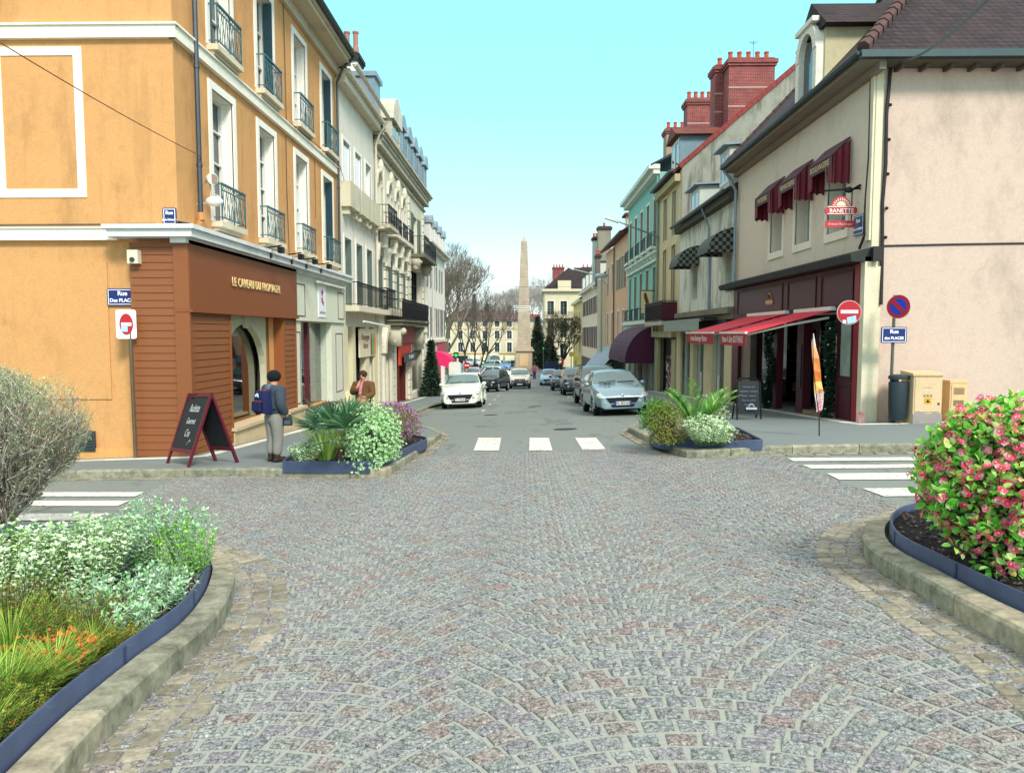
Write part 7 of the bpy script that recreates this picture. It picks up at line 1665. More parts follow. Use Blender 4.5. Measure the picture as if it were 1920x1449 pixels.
quince(3.62,4.75,.86,.5,13,'second red pink flowering shrub, mostly beyond the right edge of the picture')
# 6. middle left planter plants
x,y=at(572,868,.2); sprigs('white_leaf_plant','small white and green bushy plant at the left end of the left planter','plant',x,y,.34,.30,110,101,M_pale,M_stg,.05,.4,.035,.6,.2,full=False)
x,y=at(612,862,.2); tuft('yellow green striped blade leaves beside the palm in the left planter',x,y,.66,.34,170,102,M_blade,.2,.035,.45,'plant','blade_plant')
def palm(x,y,h,label,seed,nf,fl,mat,name='fan_palm',kind='fan',dz=.2,lw=.03):
    rs=random.Random(seed); z0=G(x,y)+dz; root=thing(name,label,'palm' if kind=='fan' else 'plant',(x,y,z0)); tb,lb=MB(),MB()
    mb=MB(); mb.tube((x,y,z0-.05),(x,y,z0+h*.25),.07,.05,8); mb.build('trunk',plain('#4a3a28',.95,var=.4,vs=20,bmp=1),root)
    for k in range(nf):
        a=2*math.pi*(k+rs.uniform(-.2,.2))/nf; e=rs.uniform(.35,1.25) if kind=='fan' else rs.uniform(.75,1.4); d=Vector((math.cos(a)*math.cos(e),math.sin(a)*math.cos(e),math.sin(e))); p=Vector((x,y,z0+h*.2)); L1=fl*rs.uniform(.8,1.1)
        if kind=='fan':
            q=p+d*L1*.55; tb.tube(tuple(p),tuple(q),.010,.007,5); s_=d.cross(Vector((0,0,1))).normalized(); u=s_.cross(d)
            for j in range(22):
                t=-1.25+2.5*j/21; e1=(d*math.cos(t)+s_*math.sin(t)+Vector((0,0,-.1))).normalized(); l=L1*.55*(1-.18*abs(t)); i=len(lb.v); pp=q; ww=.019
                sd=e1.cross(u).normalized()
                for m_ in range(5): f_=m_/4; w2=ww*math.sin(math.pi*(.12+.86*f_))+.0008; lb.v+=[tuple(pp-sd*w2),tuple(pp+sd*w2)]; pp=pp+(e1+Vector((0,0,-.45*f_))).normalized()*l/4
                for m_ in range(4): lb.f.append((i+2*m_,i+2*m_+1,i+2*m_+3,i+2*m_+2)); lb.m.append(0)
        else:
            n=46; pts=[p]
            for j in range(n): d=(d+Vector((0,0,-.016))+rv(rs)*.008).normalized(); p=p+d*L1/n; pts.append(p)
            for aa,bb in zip(pts,pts[1:]): tb.tube(tuple(aa),tuple(bb),.006,.005,4,cap=False)
            for j in range(3,n):
                dd=(pts[j+1]-pts[j]).normalized() if j<n else d; s_=dd.cross(Vector((0,0,1))).normalized(); l=L1*.24*math.sin(math.pi*(.12+.83*j/n))
                for sg2 in (-1,1): e1=(s_*sg2+dd*.75+Vector((0,0,.28))).normalized(); quadleaf(lb,pts[j],e1,Vector((0,0,1)),l,lw)
    tb.build('leaf_stalks',plain('#6a7a44',.7,var=.2),root,fix=False); lb.build('fronds',mat,root,fix=False); return root
x,y=at(640,866,.2); palm(x,y,.9,'fan palm with grey green fronds in the left planter',104,16,.95,M_palm)
x,y=at(697,872,.2)
def bush(name,label,x,y,h,r,seed,mat,n,ls,lw,dz=.2,clump=70,full=False,fl=None,shell=.7,stm=M_st,group=None,ry=None):
    rs=random.Random(seed); z0=G(x,y)+dz; root=thing(name,label,'shrub',(x,y,z0),group); mb=MB()
    for k in range(16): a=rs.uniform(0,6.28); t=rs.uniform(.3,.8); mb.tube((x,y,z0-.03),(x+math.cos(a)*r*t,y+math.sin(a)*r*t,z0+h*rs.uniform(.5,.8)),.012,.005,4,cap=False)
    mb.build('stem',stm,root,fix=False); lb=MB(); cloud(lb,rs,(x,y,z0+h*.45),(r,ry or r,h*.55),int(n*.6),ls,lw,full,shell,clump); cloud(lb,rs,(x,y,z0+h*.45),(r*.93,(ry or r)*.93,h*.5),int(n*.4),ls,lw,full,.3,0); 
    lb.build('foliage',mat,root,fix=False)
    if fl: fb=MB(); cloud(fb,rs,(x,y,z0+h*.47),(r*1.03,(ry or r)*1.03,h*.57),fl[0],fl[2],.8,False,.85,fl[3]); fb.build('flower',fl[1],root,fix=False)
    return root
def rosebush(name,label,x,y,h,r,seed,mat,n,ls,dz=.2,lw=.4,k=7,dens=.8):
    """mound of leaf rosettes"""
    rs=random.Random(seed); z0=G(x,y)+dz; root=thing(name,label,'shrub',(x,y,z0)); lb,tb=MB(),MB(); lump=[(rv(rs,.3),rs.uniform(-.25,.42)) for _ in range(18)]
    for _ in range(n):
        d=rv(rs,.25); s_=1+sum(a*max(0,d.dot(c)-.8)*5 for c,a in lump)*.8; t=s_*rs.uniform(.62,1.03)*(1.12 if rs.random()<.12 else .97); p=Vector((x,y,z0+h*.38))+Vector((d.x*r,d.y*r,max(-.55,d.z)*h*.6))*t; bud(lb,rs,p,(d+Vector((0,0,.5))+rv(rs)*.3).normalized(),ls,lw,k,full=False)
    for _ in range(26): a=rs.uniform(0,6.28); t=rs.uniform(.2,.8); tb.tube((x,y,z0-.03),(x+math.cos(a)*r*t,y+math.sin(a)*r*t,z0+h*.65),.009,.004,4,cap=False)
    tb.build('stem',M_st,root,fix=False); lb.build('foliage',mat,root,fix=False); return root
rosebush('pale_shrub','big mounded pale green shrub with rosette leaves in the left planter',x-.03,y+.42,.84,.42,105,M_mint_l,1700,.045)
x,y=at(735,838,.2); bush('purple_flowering_shrub','purple and pink flowering shrub behind the pale mounded shrub in the left planter',x-.1,y+.3,.80,.62,106,M_heath,4200,.05,.3,fl=(3400,M_purp,.035,60))
x,y=at(690,815,.2); bush('purple_flowering_shrub','lower purple flowering shrub at the back of the left planter, before the bowed person',x-.1,y+.1,.62,.6,107,M_heath,3000,.05,.3,fl=(2600,M_purp,.035,60))
# 7. middle right planter plants
x,y=at(1302,826,.2); palm(x,y,.8,'upright feathery cycad with bright green fronds in the right planter',110,12,.98,M_cyc,'cycad','feather',.2,.017)
x,y=at(1345,822,.2); bush('grey_green_shrub','loose grey green shrub behind the white leaved one in the right planter',x-.1,y+.3,.75,.4,111,M_grey,2600,.06,.3,clump=40,shell=.4)
x,y=at(1232,826,.2); bush('fern_shrub','dark green feathery shrub at the left end of the right planter',x+.08,y+.35,.72,.36,112,M_cyc,3000,.075,.25,clump=50,shell=.4)
x,y=at(1262,836,.2); rosebush('olive_shrub','round olive green shrub in front of the cycad in the right planter',x,y+.42,.62,.33,113,M_olive,1500,.03,lw=.3)
x,y=at(1335,838,.2); sprigs('white_leaf_shrub','low white and green leaved shrub at the front of the right planter','shrub',x,y+.42,.52,.42,170,114,M_pale,M_stg,.055,.35,.035,.7,.2,full=False,tipn=8)
x,y=at(1370,836,.2); sprigs('white_leaf_shrub','small white and green leaved shrub at the right end of the right planter','shrub',x-.1,y+.32,.36,.28,80,115,M_pale,M_stg,.05,.35,.035,.7,.2,full=False,tipn=8)
# ================================================================ street furniture and signs
M_pole=plain('#6a6862',.5,.4,.2); M_navy=plain('#152a6a',.35,var=.08); M_wt=plain('#f0f2f4',.45,var=.03); M_sred=plain('#b01828',.4,var=.05); M_sblue=plain('#1c38b0',.4,var=.05); M_grn=plain('#14b83a',.4)
def disc(mb,c,r,n0,n1,k=28,m=0,F=None): mb.prism([(c[0]+r*math.cos(2*math.pi*i/k),c[1]+r*math.sin(2*math.pi*i/k)) for i in range(k)],n0,n1,m)
def rrect(x0,x1,z0,z1,r=.03,k=4):
    P=[]
    for cx,cz,a0 in ((x1-r,z1-r,0),(x0+r,z1-r,90),(x0+r,z0+r,180),(x1-r,z0+r,270)):
        for i in range(k+1): a=R_(a0+90*i/k); P.append((cx+r*math.cos(a),cz+r*math.sin(a)))
    return P
def plaque(F,x0,x1,z0,z1,n,lines,label,size,parent=None,cat='sign',name='street_sign'):
    mb=MB(F); mb.prism(rrect(x0,x1,z0,z1),n,n+.02); 
    o=mb.build(name,M_navy,parent); 
    if label: tag(o,label,cat)
    mb=MB(F); w=.012; e=.02
    for a in ((x0+e,x1-e,z0+e,z0+e+w),(x0+e,x1-e,z1-e-w,z1-e),(x0+e,x0+e+w,z0+e+w+.0002,z1-e-w-.0002),(x1-e-w,x1-e,z0+e+w+.0002,z1-e-w-.0002)): mb.box(*a,n+.0202,n+.024)
    mb.build('border',M_wt,o)
    u=Vector(F(1,0,0))-Vector(F(0,0,0)); nn=Vector(F(0,0,1))-Vector(F(0,0,0)); xd=Vector((0,0,1)).cross(nn)
    for k,(t,sz) in enumerate(lines): text(t,sz,M_wt,F((x0+x1)/2,z1-(z1-z0)*(k+.72)/(len(lines)+.45),n+.024),xd,(0,0,1),o,ext=.002,bold=.003)
    return o
# left: "Rue Des PLACES" plaque tucked behind the timber cladding, arrow sign on a pole
F_=cfr(14.22); x0,z1=onY(200,541,14.2); x1=x0+.60; z0=onY(200,573,14.2)[1]
plaque(F_,x0,x1,z0,z1,.0,[('Rue',.12),('Des PLACES',.095)],'navy street name plate reading Rue Des PLACES on the orange wall beside the timber corner',.1)
pp=onG(254,846,.13); sp=thing('sign_pole','grey brown pole beside the timber corner carrying a narrow white no entry plate','sign',(pp[0],pp[1],G(*pp)+.12))
Yp=13.9; mb=MB(); xp=onY(254,846,Yp)[0]; mb.tube((xp,Yp,G(xp,Yp)+.1),(xp-.02,Yp,onY(245,600,Yp)[1]),.035,n=8); mb.build('pole',plain('#6a5844',.6,.3,.2),sp)
F_=Fr((onY(239,600,Yp)[0]+.0,Yp-.05),(.86,.5),(.5,-.86)); zc=onY(239,608,Yp)[1]; mb=MB(F_); mb.prism(rrect(-.17,.17,zc-.27,zc+.27,.04),-.01,.01); pl=mb.build('plate',M_wt,sp)
mb=MB(F_); mb.prism([(.115*math.cos(2*math.pi*i/24),zc+.2*math.sin(2*math.pi*i/24)) for i in range(24)],.0105,.014); rd=mb.build('red_disc',M_sred,pl); mb=MB(F_); mb.box(-.085,.085,zc-.03,zc+.03,.0145,.018); mb.build('white_bar',M_wt,rd); mb=MB(F_); mb.box(-.09,.02,zc-.14,zc-.04,.0185,.02); mb.build('sticker',plain('#a8d0e8',.5),rd)
# small blue plaque high on the orange corner
F_=cfr(14.25); c0,z1=onY(334,390,14.2); z0=onY(334,422,14.2)[1]
Fq=Fr((-6.60,14.2),(.86,.5),(.5,-.86)); 
plaque(Fr((-6.86,14.21),(1,0),(0,-1)),.0,.26,z0,z1,.0,[('Rue',.09),('de la Corbeille',.045)],'small faded blue street name plaque high on the orange corner',.1)
# horn loudspeaker and camera on the corner
sp=thing('loudspeaker','cream horn loudspeaker and white lamp bracketed beside the downpipe on the orange corner','loudspeaker',(-6.4,15.3,4.3))
p1=onX(393,337,-6.35); p2=onX(397,378,-6.25); mb=MB(); mb.tube((-6.35,p1[0],p1[1]),(-6.25,p1[0]-.08,p1[1]),.10,.12,14); mb.tube((-6.25,p1[0]-.081,p1[1]),(-6.245,p1[0]-.09,p1[1]),.095,.095,14,1); mb.build('horn',[plain('#e6dcc8',.5),plain('#8a7a6a',.7)],sp,smooth=True)
mb=MB(); mb.ell((-6.2,p2[0],p2[1]),(.18,.1,.1),12,8); mb.build('lamp_body',plain('#e8e2d4',.4),sp,smooth=True); mb=MB(); mb.path([(-6.55,p1[0],p1[1]-.1),(-6.35,p1[0],p1[1]-.02),(-6.3,p1[0],p2[1]),(-6.55,p2[0],p2[1]-.05)],.018,6); mb.build('bracket',plain('#b8ac98',.5),sp)
# chalkboard A-frame
M_fr=plain('#5e1428',.5,var=.15); M_chk2=plain('#20262a',.8,var=.2,vs=8); M_cha=plain('#c8ccc8',.9,var=.2,vs=30)
A=[onG(313,868,.13),onG(354,876,.13),onG(403,864,.13),onG(447,867,.13)]
zt=onY(350,738,(A[0][1]+A[1][1])/2)[1]; T0=(*[ (A[0][k]+A[2][k])/2 for k in (0,1)],zt); T1=(*[(A[1][k]+A[3][k])/2 for k in (0,1)],zt)
bd=thing('chalkboard_sign','burgundy framed folding chalkboard standing open before the timber corner, reading Raclette Gourmet','chalkboard',((T0[0]+T1[0])/2,(T0[1]+T1[1])/2,G(T0[0],T0[1])+.13))
for k,(fa,fb) in enumerate((((A[0]),(A[1])),((A[2]),(A[3])))):
    a=Vector((*fa,G(*fa)+.13)); b_=Vector((*fb,G(*fb)+.13)); t0=Vector(T0); t1=Vector(T1); ud=(b_-a).normalized(); vd=((t0+t1)/2-(a+b_)/2).normalized(); nd=ud.cross(vd); 
    if nd.y>0 and k==0: nd=-nd
    w=(b_-a).length; H_=((t0+t1)/2-(a+b_)/2).length; TT=lambda u,v,n_,a=a,ud=ud,vd=vd,nd=nd:tuple(a+ud*u+vd*v+nd*n_)
    w2=(t1-t0).length
    mb=MB(TT); e=.055; mb.box(0,e,0,H_,-.02,.02); mb.box(w-e,w,0,H_,-.02,.02); mb.box(e,w-e,H_-.07,H_,-.019,.019); mb.box(e,w-e,.22,.29,-.019,.019); fr=mb.build('frame',M_fr,bd)
    mb=MB(TT); mb.box(e,w-e,.29,H_-.07,-.006,.006); pn=mb.build('board',M_chk2,fr)
    if k==0:
        for (t,v,s_) in (('Raclette',.98,.19),('Gourmet',.76,.15),('Cru',.55,.19)): text(t,s_,M_cha,TT(w*.5,v*H_/1.25,.008),tuple(ud),tuple(vd),pn,ext=.001,shear=.35,sx=.72)
        mb=MB(TT); mb.path([(w*.62,.36,.009),(w*.66,.42,.009),(w*.7,.46,.009),(w*.74,.43,.009),(w*.68,.42,.009)],.004,3); mb.build('chalk_drawing',M_cha,pn)
# right: no entry sign on the corner, facing the camera
xs,zs=onY(1592,586,15.3); ne=thing('no_entry_sign','round red no entry sign with white bar and stickers fixed at the bakery corner','sign',(xs,15.3,zs)); r=onY(1615,586,15.3)[0]-xs
mb=MB(cfr(15.3)); disc(mb,(xs,zs),r,-.01,.01,40); d0=mb.build('rim',plain('#c8a8a4',.4),ne); mb=MB(cfr(15.3)); disc(mb,(xs,zs),r*.94,.0102,.016,40); d=mb.build('disc',M_sred,ne)
mb=MB(cfr(15.3)); mb.box(xs-r*.72,xs+r*.72,zs-.02,zs+r*.30-.02,.0162,.019); mb.build('white_bar',plain('#c8c4c8',.5,var=.1),d); mb=MB(cfr(15.3)); mb.hexa([(xs-.03,zs-.23,.0192),(xs+.15,zs-.19,.0192),(xs+.15,zs-.19,.021),(xs-.03,zs-.23,.021),(xs-.05,zs-.1,.0192),(xs+.13,zs-.06,.0192),(xs+.13,zs-.06,.021),(xs-.05,zs-.1,.021)]); mb.build('sticker',plain('#a8d4ec',.4,var=.4,vs=20),d)
mb=MB(cfr(15.3)); mb.box(xs-.13,xs-.06,zs-.22,zs-.15,.0192,.021); mb.build('sticker',plain('#e0e0e0',.5),d); mb=MB(); mb.tube((xs,15.32,zs),(xs+.25,15.62,zs),.018,n=5); mb.build('bracket',M_pole,ne)
# right sign post: no parking disc + street plate
Yq=15.45; xq=onY(1671,700,Yq)[0]; zt=onY(1676,553,Yq)[1]; zb=onG(1672,800,.13)
po=thing('sign_post','grey post with a red and blue no parking disc and navy street plate','sign',(xq,Yq,G(xq,Yq)+.13))
mb=MB(); mb.tube((xq,Yq,G(xq,Yq)+.1),(xq+.02,Yq,zt),.032,n=8); mb.build('post',M_pole,po)
cx,cz=onY(1685,575,Yq-.22); Fd=Fr((cx,Yq-.22),(.62,-.78),(-.78,-.62)); r=.24; mb=MB(Fd); mb.prism([(r*math.cos(a),cz+r*math.sin(a)) for a in [2*math.pi*i/36 for i in range(36)]],-.01,.01); d0=mb.build('rim',plain('#c8b4b0',.4),po)
mb=MB(Fd); mb.prism([(r*.96*math.cos(a),cz+r*.96*math.sin(a)) for a in [2*math.pi*i/36 for i in range(36)]],.0102,.014); d=mb.build('red_disc',M_sred,po); mb=MB(Fd); mb.prism([(r*.68*math.cos(a),cz+r*.68*math.sin(a)) for a in [2*math.pi*i/36 for i in range(36)]],.0142,.018); d2=mb.build('blue_disc',M_sblue,d)
mb=MB(Fd); q=.028; s_=r*.66*.7; mb.hexa([(-s_-q,cz+s_-q,.0182),(-s_+q,cz+s_+q,.0182),(-s_+q,cz+s_+q,.022),(-s_-q,cz+s_-q,.022),(s_-q,cz-s_-q,.0182),(s_+q,cz-s_+q,.0182),(s_+q,cz-s_+q,.022),(s_-q,cz-s_-q,.022)]); mb.build('diagonal_bar',M_sred,d2)
x0,z0=onY(1651,643,Yq-.05); x1,z1=onY(1700,613,Yq-.05); plaque(cfr(Yq-.05),x0,x1,z0,z1,.0,[('Rue',.11),('des PLACES',.078)],None,.1,po,name='street_plate')
mb=MB(cfr(Yq-.05)); xm,zm=(x0+x1)/2+.07,z0+.1; mb.hexa([(xm-.07,zm-.03,.026),(xm+.1,zm-.01,.026),(xm+.1,zm-.01,.028),(xm-.07,zm-.03,.028),(xm-.08,zm+.01,.026),(xm+.09,zm+.04,.026),(xm+.09,zm+.04,.028),(xm-.08,zm+.01,.028)]) if False else None
# small blue plaque above the bakery
x0,z1=Rr(1601,432); xx,z0=Rr(1605,462); y0=Rr(1619,445)[0]
plaque(FR,16.25,16.75,3.62,4.05,.03,[('Rue',.12),('DE LA CORBEILLE',.06)],'blue street name plaque beside the black cables above the bakery',.1)
# litter bin
xb,zb_=onY(1680,788,15.35); g=G(xb,15.3)+.13; bn=thing('litter_bin','dark green litter bin with a flat oval lid by the pink wall','bin',(xb,15.3,g))
zt=onY(1680,716,15.3)[1]; zl_=onY(1680,787,15.3)[1]; mb=MB(); mb.lathe((xb,15.3,zl_),[(0,0),(.155,0),(.17,.04),(.185,.3),(.195,zt-zl_-.02),(.19,zt-zl_),(.17,zt-zl_),(.165,zt-zl_-.1),(0,zt-zl_-.1)],24,sy=.75); mb.build('body',plain('#27353a',.55,.1,.2,4),bn,smooth=True)
zz=onY(1680,708,15.3)[1]; mb=MB(); mb.lathe((xb,15.3,zz-.03),[(0,0),(.2,0),(.205,.03),(.2,.07),(.13,.095),(0,.1)],24,sy=.75); mb.build('lid',plain('#2f3c40',.5,.1,.2),bn,smooth=True)
mb=MB(); mb.tube((xb-.02,15.42,g-.05),(xb-.02,15.42,zz),.04,n=8); mb.tube((xb-.05,15.3,zt-.1),(xb-.05,15.3,zz-.02),.05,n=8); mb.build('post',plain('#4a5050',.6,.2),bn)
# electricity cabinets
def cab(px0,px1,pyt,Yf,dp,col,label,lid=True,vents=False,n=1):
    x0,zt=onY(px0,pyt,Yf); x1,_=onY(px1,pyt,Yf); g=G(x0,Yf)+.12; c=thing('utility_cabinet',label,'utility cabinet',((x0+x1)/2,Yf,g)); m_=plaster(col,.35,'#8a7a5c',var=.1,lo=.56)
    mb=MB(); mb.box(x0,x1,Yf,Yf+dp,g-.1,zt-.06); mb.build('housing',m_,c,bev=.008)
    mb=MB(); 
    if lid: mb.hexa([(x0-.03,Yf-.03,zt-.06),(x1+.03,Yf-.03,zt-.06),(x1+.03,Yf+dp,zt-.06),(x0-.03,Yf+dp,zt-.06),(x0-.03,Yf-.03,zt-.01),(x1+.03,Yf-.03,zt-.01),(x1+.03,Yf+dp,zt+.03),(x0-.03,Yf+dp,zt+.03)])
    else: mb.box(x0-.01,x1+.01,Yf-.01,Yf+dp,zt-.06,zt)
    mb.build('lid',m_,c,bev=.006)
    mb=MB(cfr(Yf)); mb.box(x0+.03,x1-.03,g+.25,zt-.1,.001,.012); dr=mb.build('door',m_,c)
    if vents:
        for (a,b_) in ((zt-.28,zt-.14),(g+.34,g+.46)):
            mb=MB(cfr(Yf)); 
            for k in range(7): z=a+(b_-a)*k/7; mb.box(x0+.07,x1-.07,z,z+.009,.0125,.02)
            mb.build('vent',plain('#8a7454',.7),dr)
    else:
        mb=MB(cfr(Yf)); xm=(x0+x1)/2; mb.box(xm-.07,xm+.07,zt-.62,zt-.5,.0125,.016); mb.build('warning_label',plain('#d8a020',.5),dr)
        mb=MB(cfr(Yf)); mb.prism([(xm-.04,zt-.595),(xm+.04,zt-.595),(xm,zt-.525)],.0162,.018); mb.build('warning_symbol',plain('#1a1a18',.5),dr)
        mb=MB(cfr(Yf)); mb.box(xm-.1,xm+.1,zt-.3,zt-.294,.0125,.014); mb.box(xm-.1,xm+.1,zt-.44,zt-.434,.0125,.014)
        for k in range(3): mb.box(xm-.09+k*.065,xm-.05+k*.065,zt-.48,zt-.455,.0125,.014)
        mb.build('sticker_lines',plain('#4a4a48',.6),dr); mb=MB(cfr(Yf)); mb.tube((x1-.07,zt-.62,.0125),(x1-.07,zt-.62,.025),.02,n=10); mb.build('lock',M_trimd,dr)
        mb=MB(cfr(Yf)); mb.prism([(x0-.004,g-.1),(x1+.004,g-.1),(x1+.004,g+.2),(x1-.1,g+.26),(x1-.22,g+.21),(x0+.25,g+.22),(x0+.1,g+.27),(x0-.004,g+.2)],.0125,.02); mb.build('bare_base',plain('#9a8f88',.8,var=.2),c)
    return c
cab(1714,1768,699,15.1,.5,'#d8bc94','large weathered beige electricity cabinet with a yellow warning label against the pink wall')
cab(1782,1815,713,15.2,.4,'#e0bc8c','smaller plain beige cabinet with two vents, right of the large one',False,True)
# feather flag
fx_,fy_=onG(1536,817,.13); zf=G(fx_,fy_)+.13; fl=thing('feather_flag','tall narrow orange and cream feather flag on a thin pole outside the bakery','flag',(fx_,fy_,zf))
pt=lambda px,py: onY(px,py,fy_)
mb=MB(); a=pt(1536,780); mb.tube((fx_,fy_,zf),(a[0],fy_,a[1]),.012,n=6); e=pt(1524,625); mb.path([(a[0],fy_,a[1]),(pt(1531,745)[0],fy_,pt(1531,745)[1]),(pt(1525,690)[0],fy_,pt(1525,690)[1]),(e[0],fy_,e[1])],.009,5); mb.build('pole',plain('#2c2c2e',.5),fl)
edge=[(1524,625,1526,625),(1522,645,1531,650),(1523,670,1535,672),(1525,695,1539,697),(1526,716,1541,715),(1527,738,1543,735),(1530,755,1544,752),(1531,773,1543,768)]
cols_=['#e8d4cc','#e0a070','#e08840','#d0702c','#d8b060','#e4d0d0','#e0c4c8']
for k in range(len(edge)-1):
    a=edge[k]; b_=edge[k+1]; mb=MB(); P=[pt(a[0],a[1]),pt(a[2],a[3]),pt(b_[2],b_[3]),pt(b_[0],b_[1])]; w_=lambda i:.03*math.sin(i*2.1)
    mb.hexa([(P[0][0],fy_,P[0][1]),(P[1][0],fy_+w_(k),P[1][1]),(P[2][0],fy_+w_(k+1),P[2][1]),(P[3][0],fy_,P[3][1]),(P[0][0],fy_+.004,P[0][1]),(P[1][0],fy_+w_(k)+.004,P[1][1]),(P[2][0],fy_+w_(k+1)+.004,P[2][1]),(P[3][0],fy_+.004,P[3][1])])
    mb.build('flag_panel',plain(cols_[k],.7,var=.2 if k in(2,3) else .06,vs=14),fl)
p=pt(1537,752); text('BANETTE',.10,M_bred,(p[0],fy_-.04,p[1]+.02),(.05,0,1),(-1,0,.05),fl,ext=.002)
# black pavement board at the bakery
Q=[onG(1382,787,.13),onG(1433,787,.13)]; yb=(Q[0][1]); bb0=thing('pavement_board','black pavement menu board with a rounded top and white emblem in front of the bakery','menu board',(Q[0][0],yb,G(*Q[0])+.13))
x0=onY(1384,700,yb)[0]; x1=onY(1429,700,yb)[0]; z0=G(x0,yb)+.13; zt=onY(1400,710,yb)[1]
TT=Fr((0,yb),(1,0),(0,-1)); mb=MB(); mb.path([(x0,yb+.0,z0),(x0,yb+.12,zt-.1),(x0+.1,yb+.14,zt),(x1-.1,yb+.14,zt),(x1,yb+.12,zt-.1),(x1,yb,z0)],.02,6); mb.path([(x0,yb+.4,z0),(x0,yb+.14,zt-.1)],.018,6); mb.path([(x1,yb+.4,z0),(x1,yb+.14,zt-.1)],.018,6); mb.build('frame',M_iron,bb0)
mb=MB(); mb.hexa([(x0+.03,yb+.015,z0+.14),(x1-.03,yb+.015,z0+.14),(x1-.03,yb+.03,z0+.14),(x0+.03,yb+.03,z0+.14),(x0+.03,yb+.125,zt-.06),(x1-.03,yb+.125,zt-.06),(x1-.03,yb+.14,zt-.06),(x0+.03,yb+.14,zt-.06)]); pn=mb.build('board',plain('#15181c',.6,var=.2),bb0)
sl2=Vector((0,.11,zt-.06-z0-.14)).normalized()
for k,t in enumerate(('Formule midi','Sandwich + boisson','Salade + dessert','Pizza ou quiche','Café offert')):
    f_=.82-.135*k; text(t,.062,plain('#7484a0',.9),((x0+x1)/2,yb+.015+.11*f_-.012,z0+.14+(zt-.2-z0)*f_),(1,0,0),tuple(sl2),pn,ext=.001,sx=.85)
sun_emblem(cfr(yb+.02),(x0+x1)/2+.05,z0+.28,.0,.13,pn,plain('#c8d0d4',.5),M_trimd)
# garlands of greenery at the bakery door
for i,(u,lab) in enumerate(((17.35,'dark evergreen garland with white baubles on the near door post of the bakery'),(21.6,'dark evergreen garland with white baubles on the far door post of the bakery'))):
    rs=random.Random(200+i); P0=FR(u,0,.22); zb0=G(P0[0],P0[1])+.15; root=thing('garland',lab,'garland',(P0[0],P0[1],zb0),'evergreen garlands'); mb=MB(); z=zb0
    while z<1.75: 
        needles(mb,(P0[0]+.06*math.sin(z*4),P0[1]+.05*math.cos(z*3),z),(.12,.12,.1),60,rs,.075); z+=.07
    mb.build('foliage',M_conif,root,fix=False); mb=MB()
    for k in range(6): z=zb0+.2+k*.37; mb.ell((P0[0]-.12+rs.gauss(0,.03),P0[1]-.08+rs.gauss(0,.05),z),(.019,)*3,8,6)
    mb.build('bauble',plain('#e0e4e8',.2),root,smooth=True)
# knotted ribbons by the corner
mb=MB(); q=onY(1610,775,15.6); 
for k in range(8): a=k*.8; mb.path([(q[0],15.55,q[1]),(q[0]+.08*math.cos(a),15.5,q[1]+.06*math.sin(a)),(q[0]+.05*math.cos(a)+.02,15.5,q[1]-.12-.03*k)],.008,4)
tag(mb.build('ribbon','' and None or plain('#c07a86',.7,var=.5,vs=40)),'small knot of pink and white ribbons at the foot of the bakery corner','ribbon')
# street lamps on brackets and masts
ln=thing('street_lamp','street lamp on a long arm reaching out from the mint house','street lamp',(7.2,41.3,7.6))
p0=onX(1236,445,7.2); Y1=p0[0]; a=(7.2,Y1,p0[1]); b0=onY(1160,416,Y1); b1=onY(1134,409,Y1)
mb=MB(); mb.tube(a,(b0[0],Y1,b0[1]),.05,.035,6); mb.build('arm',plain('#7a8c88',.5,.3),ln); mb=MB(); mb.hexa([(b1[0],Y1-.14,b1[1]-.03),(b0[0],Y1-.16,b0[1]-.07),(b0[0],Y1+.16,b0[1]-.07),(b1[0],Y1+.14,b1[1]-.03),(b1[0],Y1-.1,b1[1]+.06),(b0[0],Y1-.14,b0[1]+.12),(b0[0],Y1+.14,b0[1]+.12),(b1[0],Y1+.1,b1[1]+.06)]); mb.build('lamp_head',plain('#c4c8b4',.4),ln)
ls=thing('street_lamp','tall grey green lamp mast with a flat lamp arm in front of the pink house','street lamp',(6.6,66,-3)); Ym=66; x_,zt=onY(1128,520,Ym); g=G(x_,Ym)+.12
mb=MB(); mb.tube((x_,Ym,g),(x_,Ym,zt),.11,.07,8); mb.build('mast',plain('#9fb0a4',.5,.3),ls); h0=onY(1115,515,Ym); h1=onY(1075,505,Ym); h2=onY(1058,498,Ym); mb=MB(); mb.path([(x_,Ym,zt),(h0[0],Ym,h0[1]),(h1[0],Ym,h1[1])],.05,6); k1=onY(1139,535,Ym); k2=onY(1139,555,Ym); mb.path([(x_,Ym,zt-.2),(k1[0],Ym,k1[1]),(k2[0],Ym,k2[1])],.03,5); mb.build('arm',plain('#9fb0a4',.5,.3),ls)
mb=MB(); mb.ell((x_-.05,Ym,zt+.15),(.6,.25,.22),10,6); mb.build('lantern',plain('#b8ccd0',.3),ls,smooth=True); mb=MB(); mb.hexa([(h2[0],Ym-.2,h2[1]),(h1[0],Ym-.25,h1[1]-.08),(h1[0],Ym+.25,h1[1]-.08),(h2[0],Ym+.2,h2[1]),(h2[0],Ym-.15,h2[1]+.12),(h1[0],Ym-.2,h1[1]+.18),(h1[0],Ym+.2,h1[1]+.18),(h2[0],Ym+.15,h2[1]+.12)]); mb.build('lamp_head',plain('#d8e0d8',.4),ls)
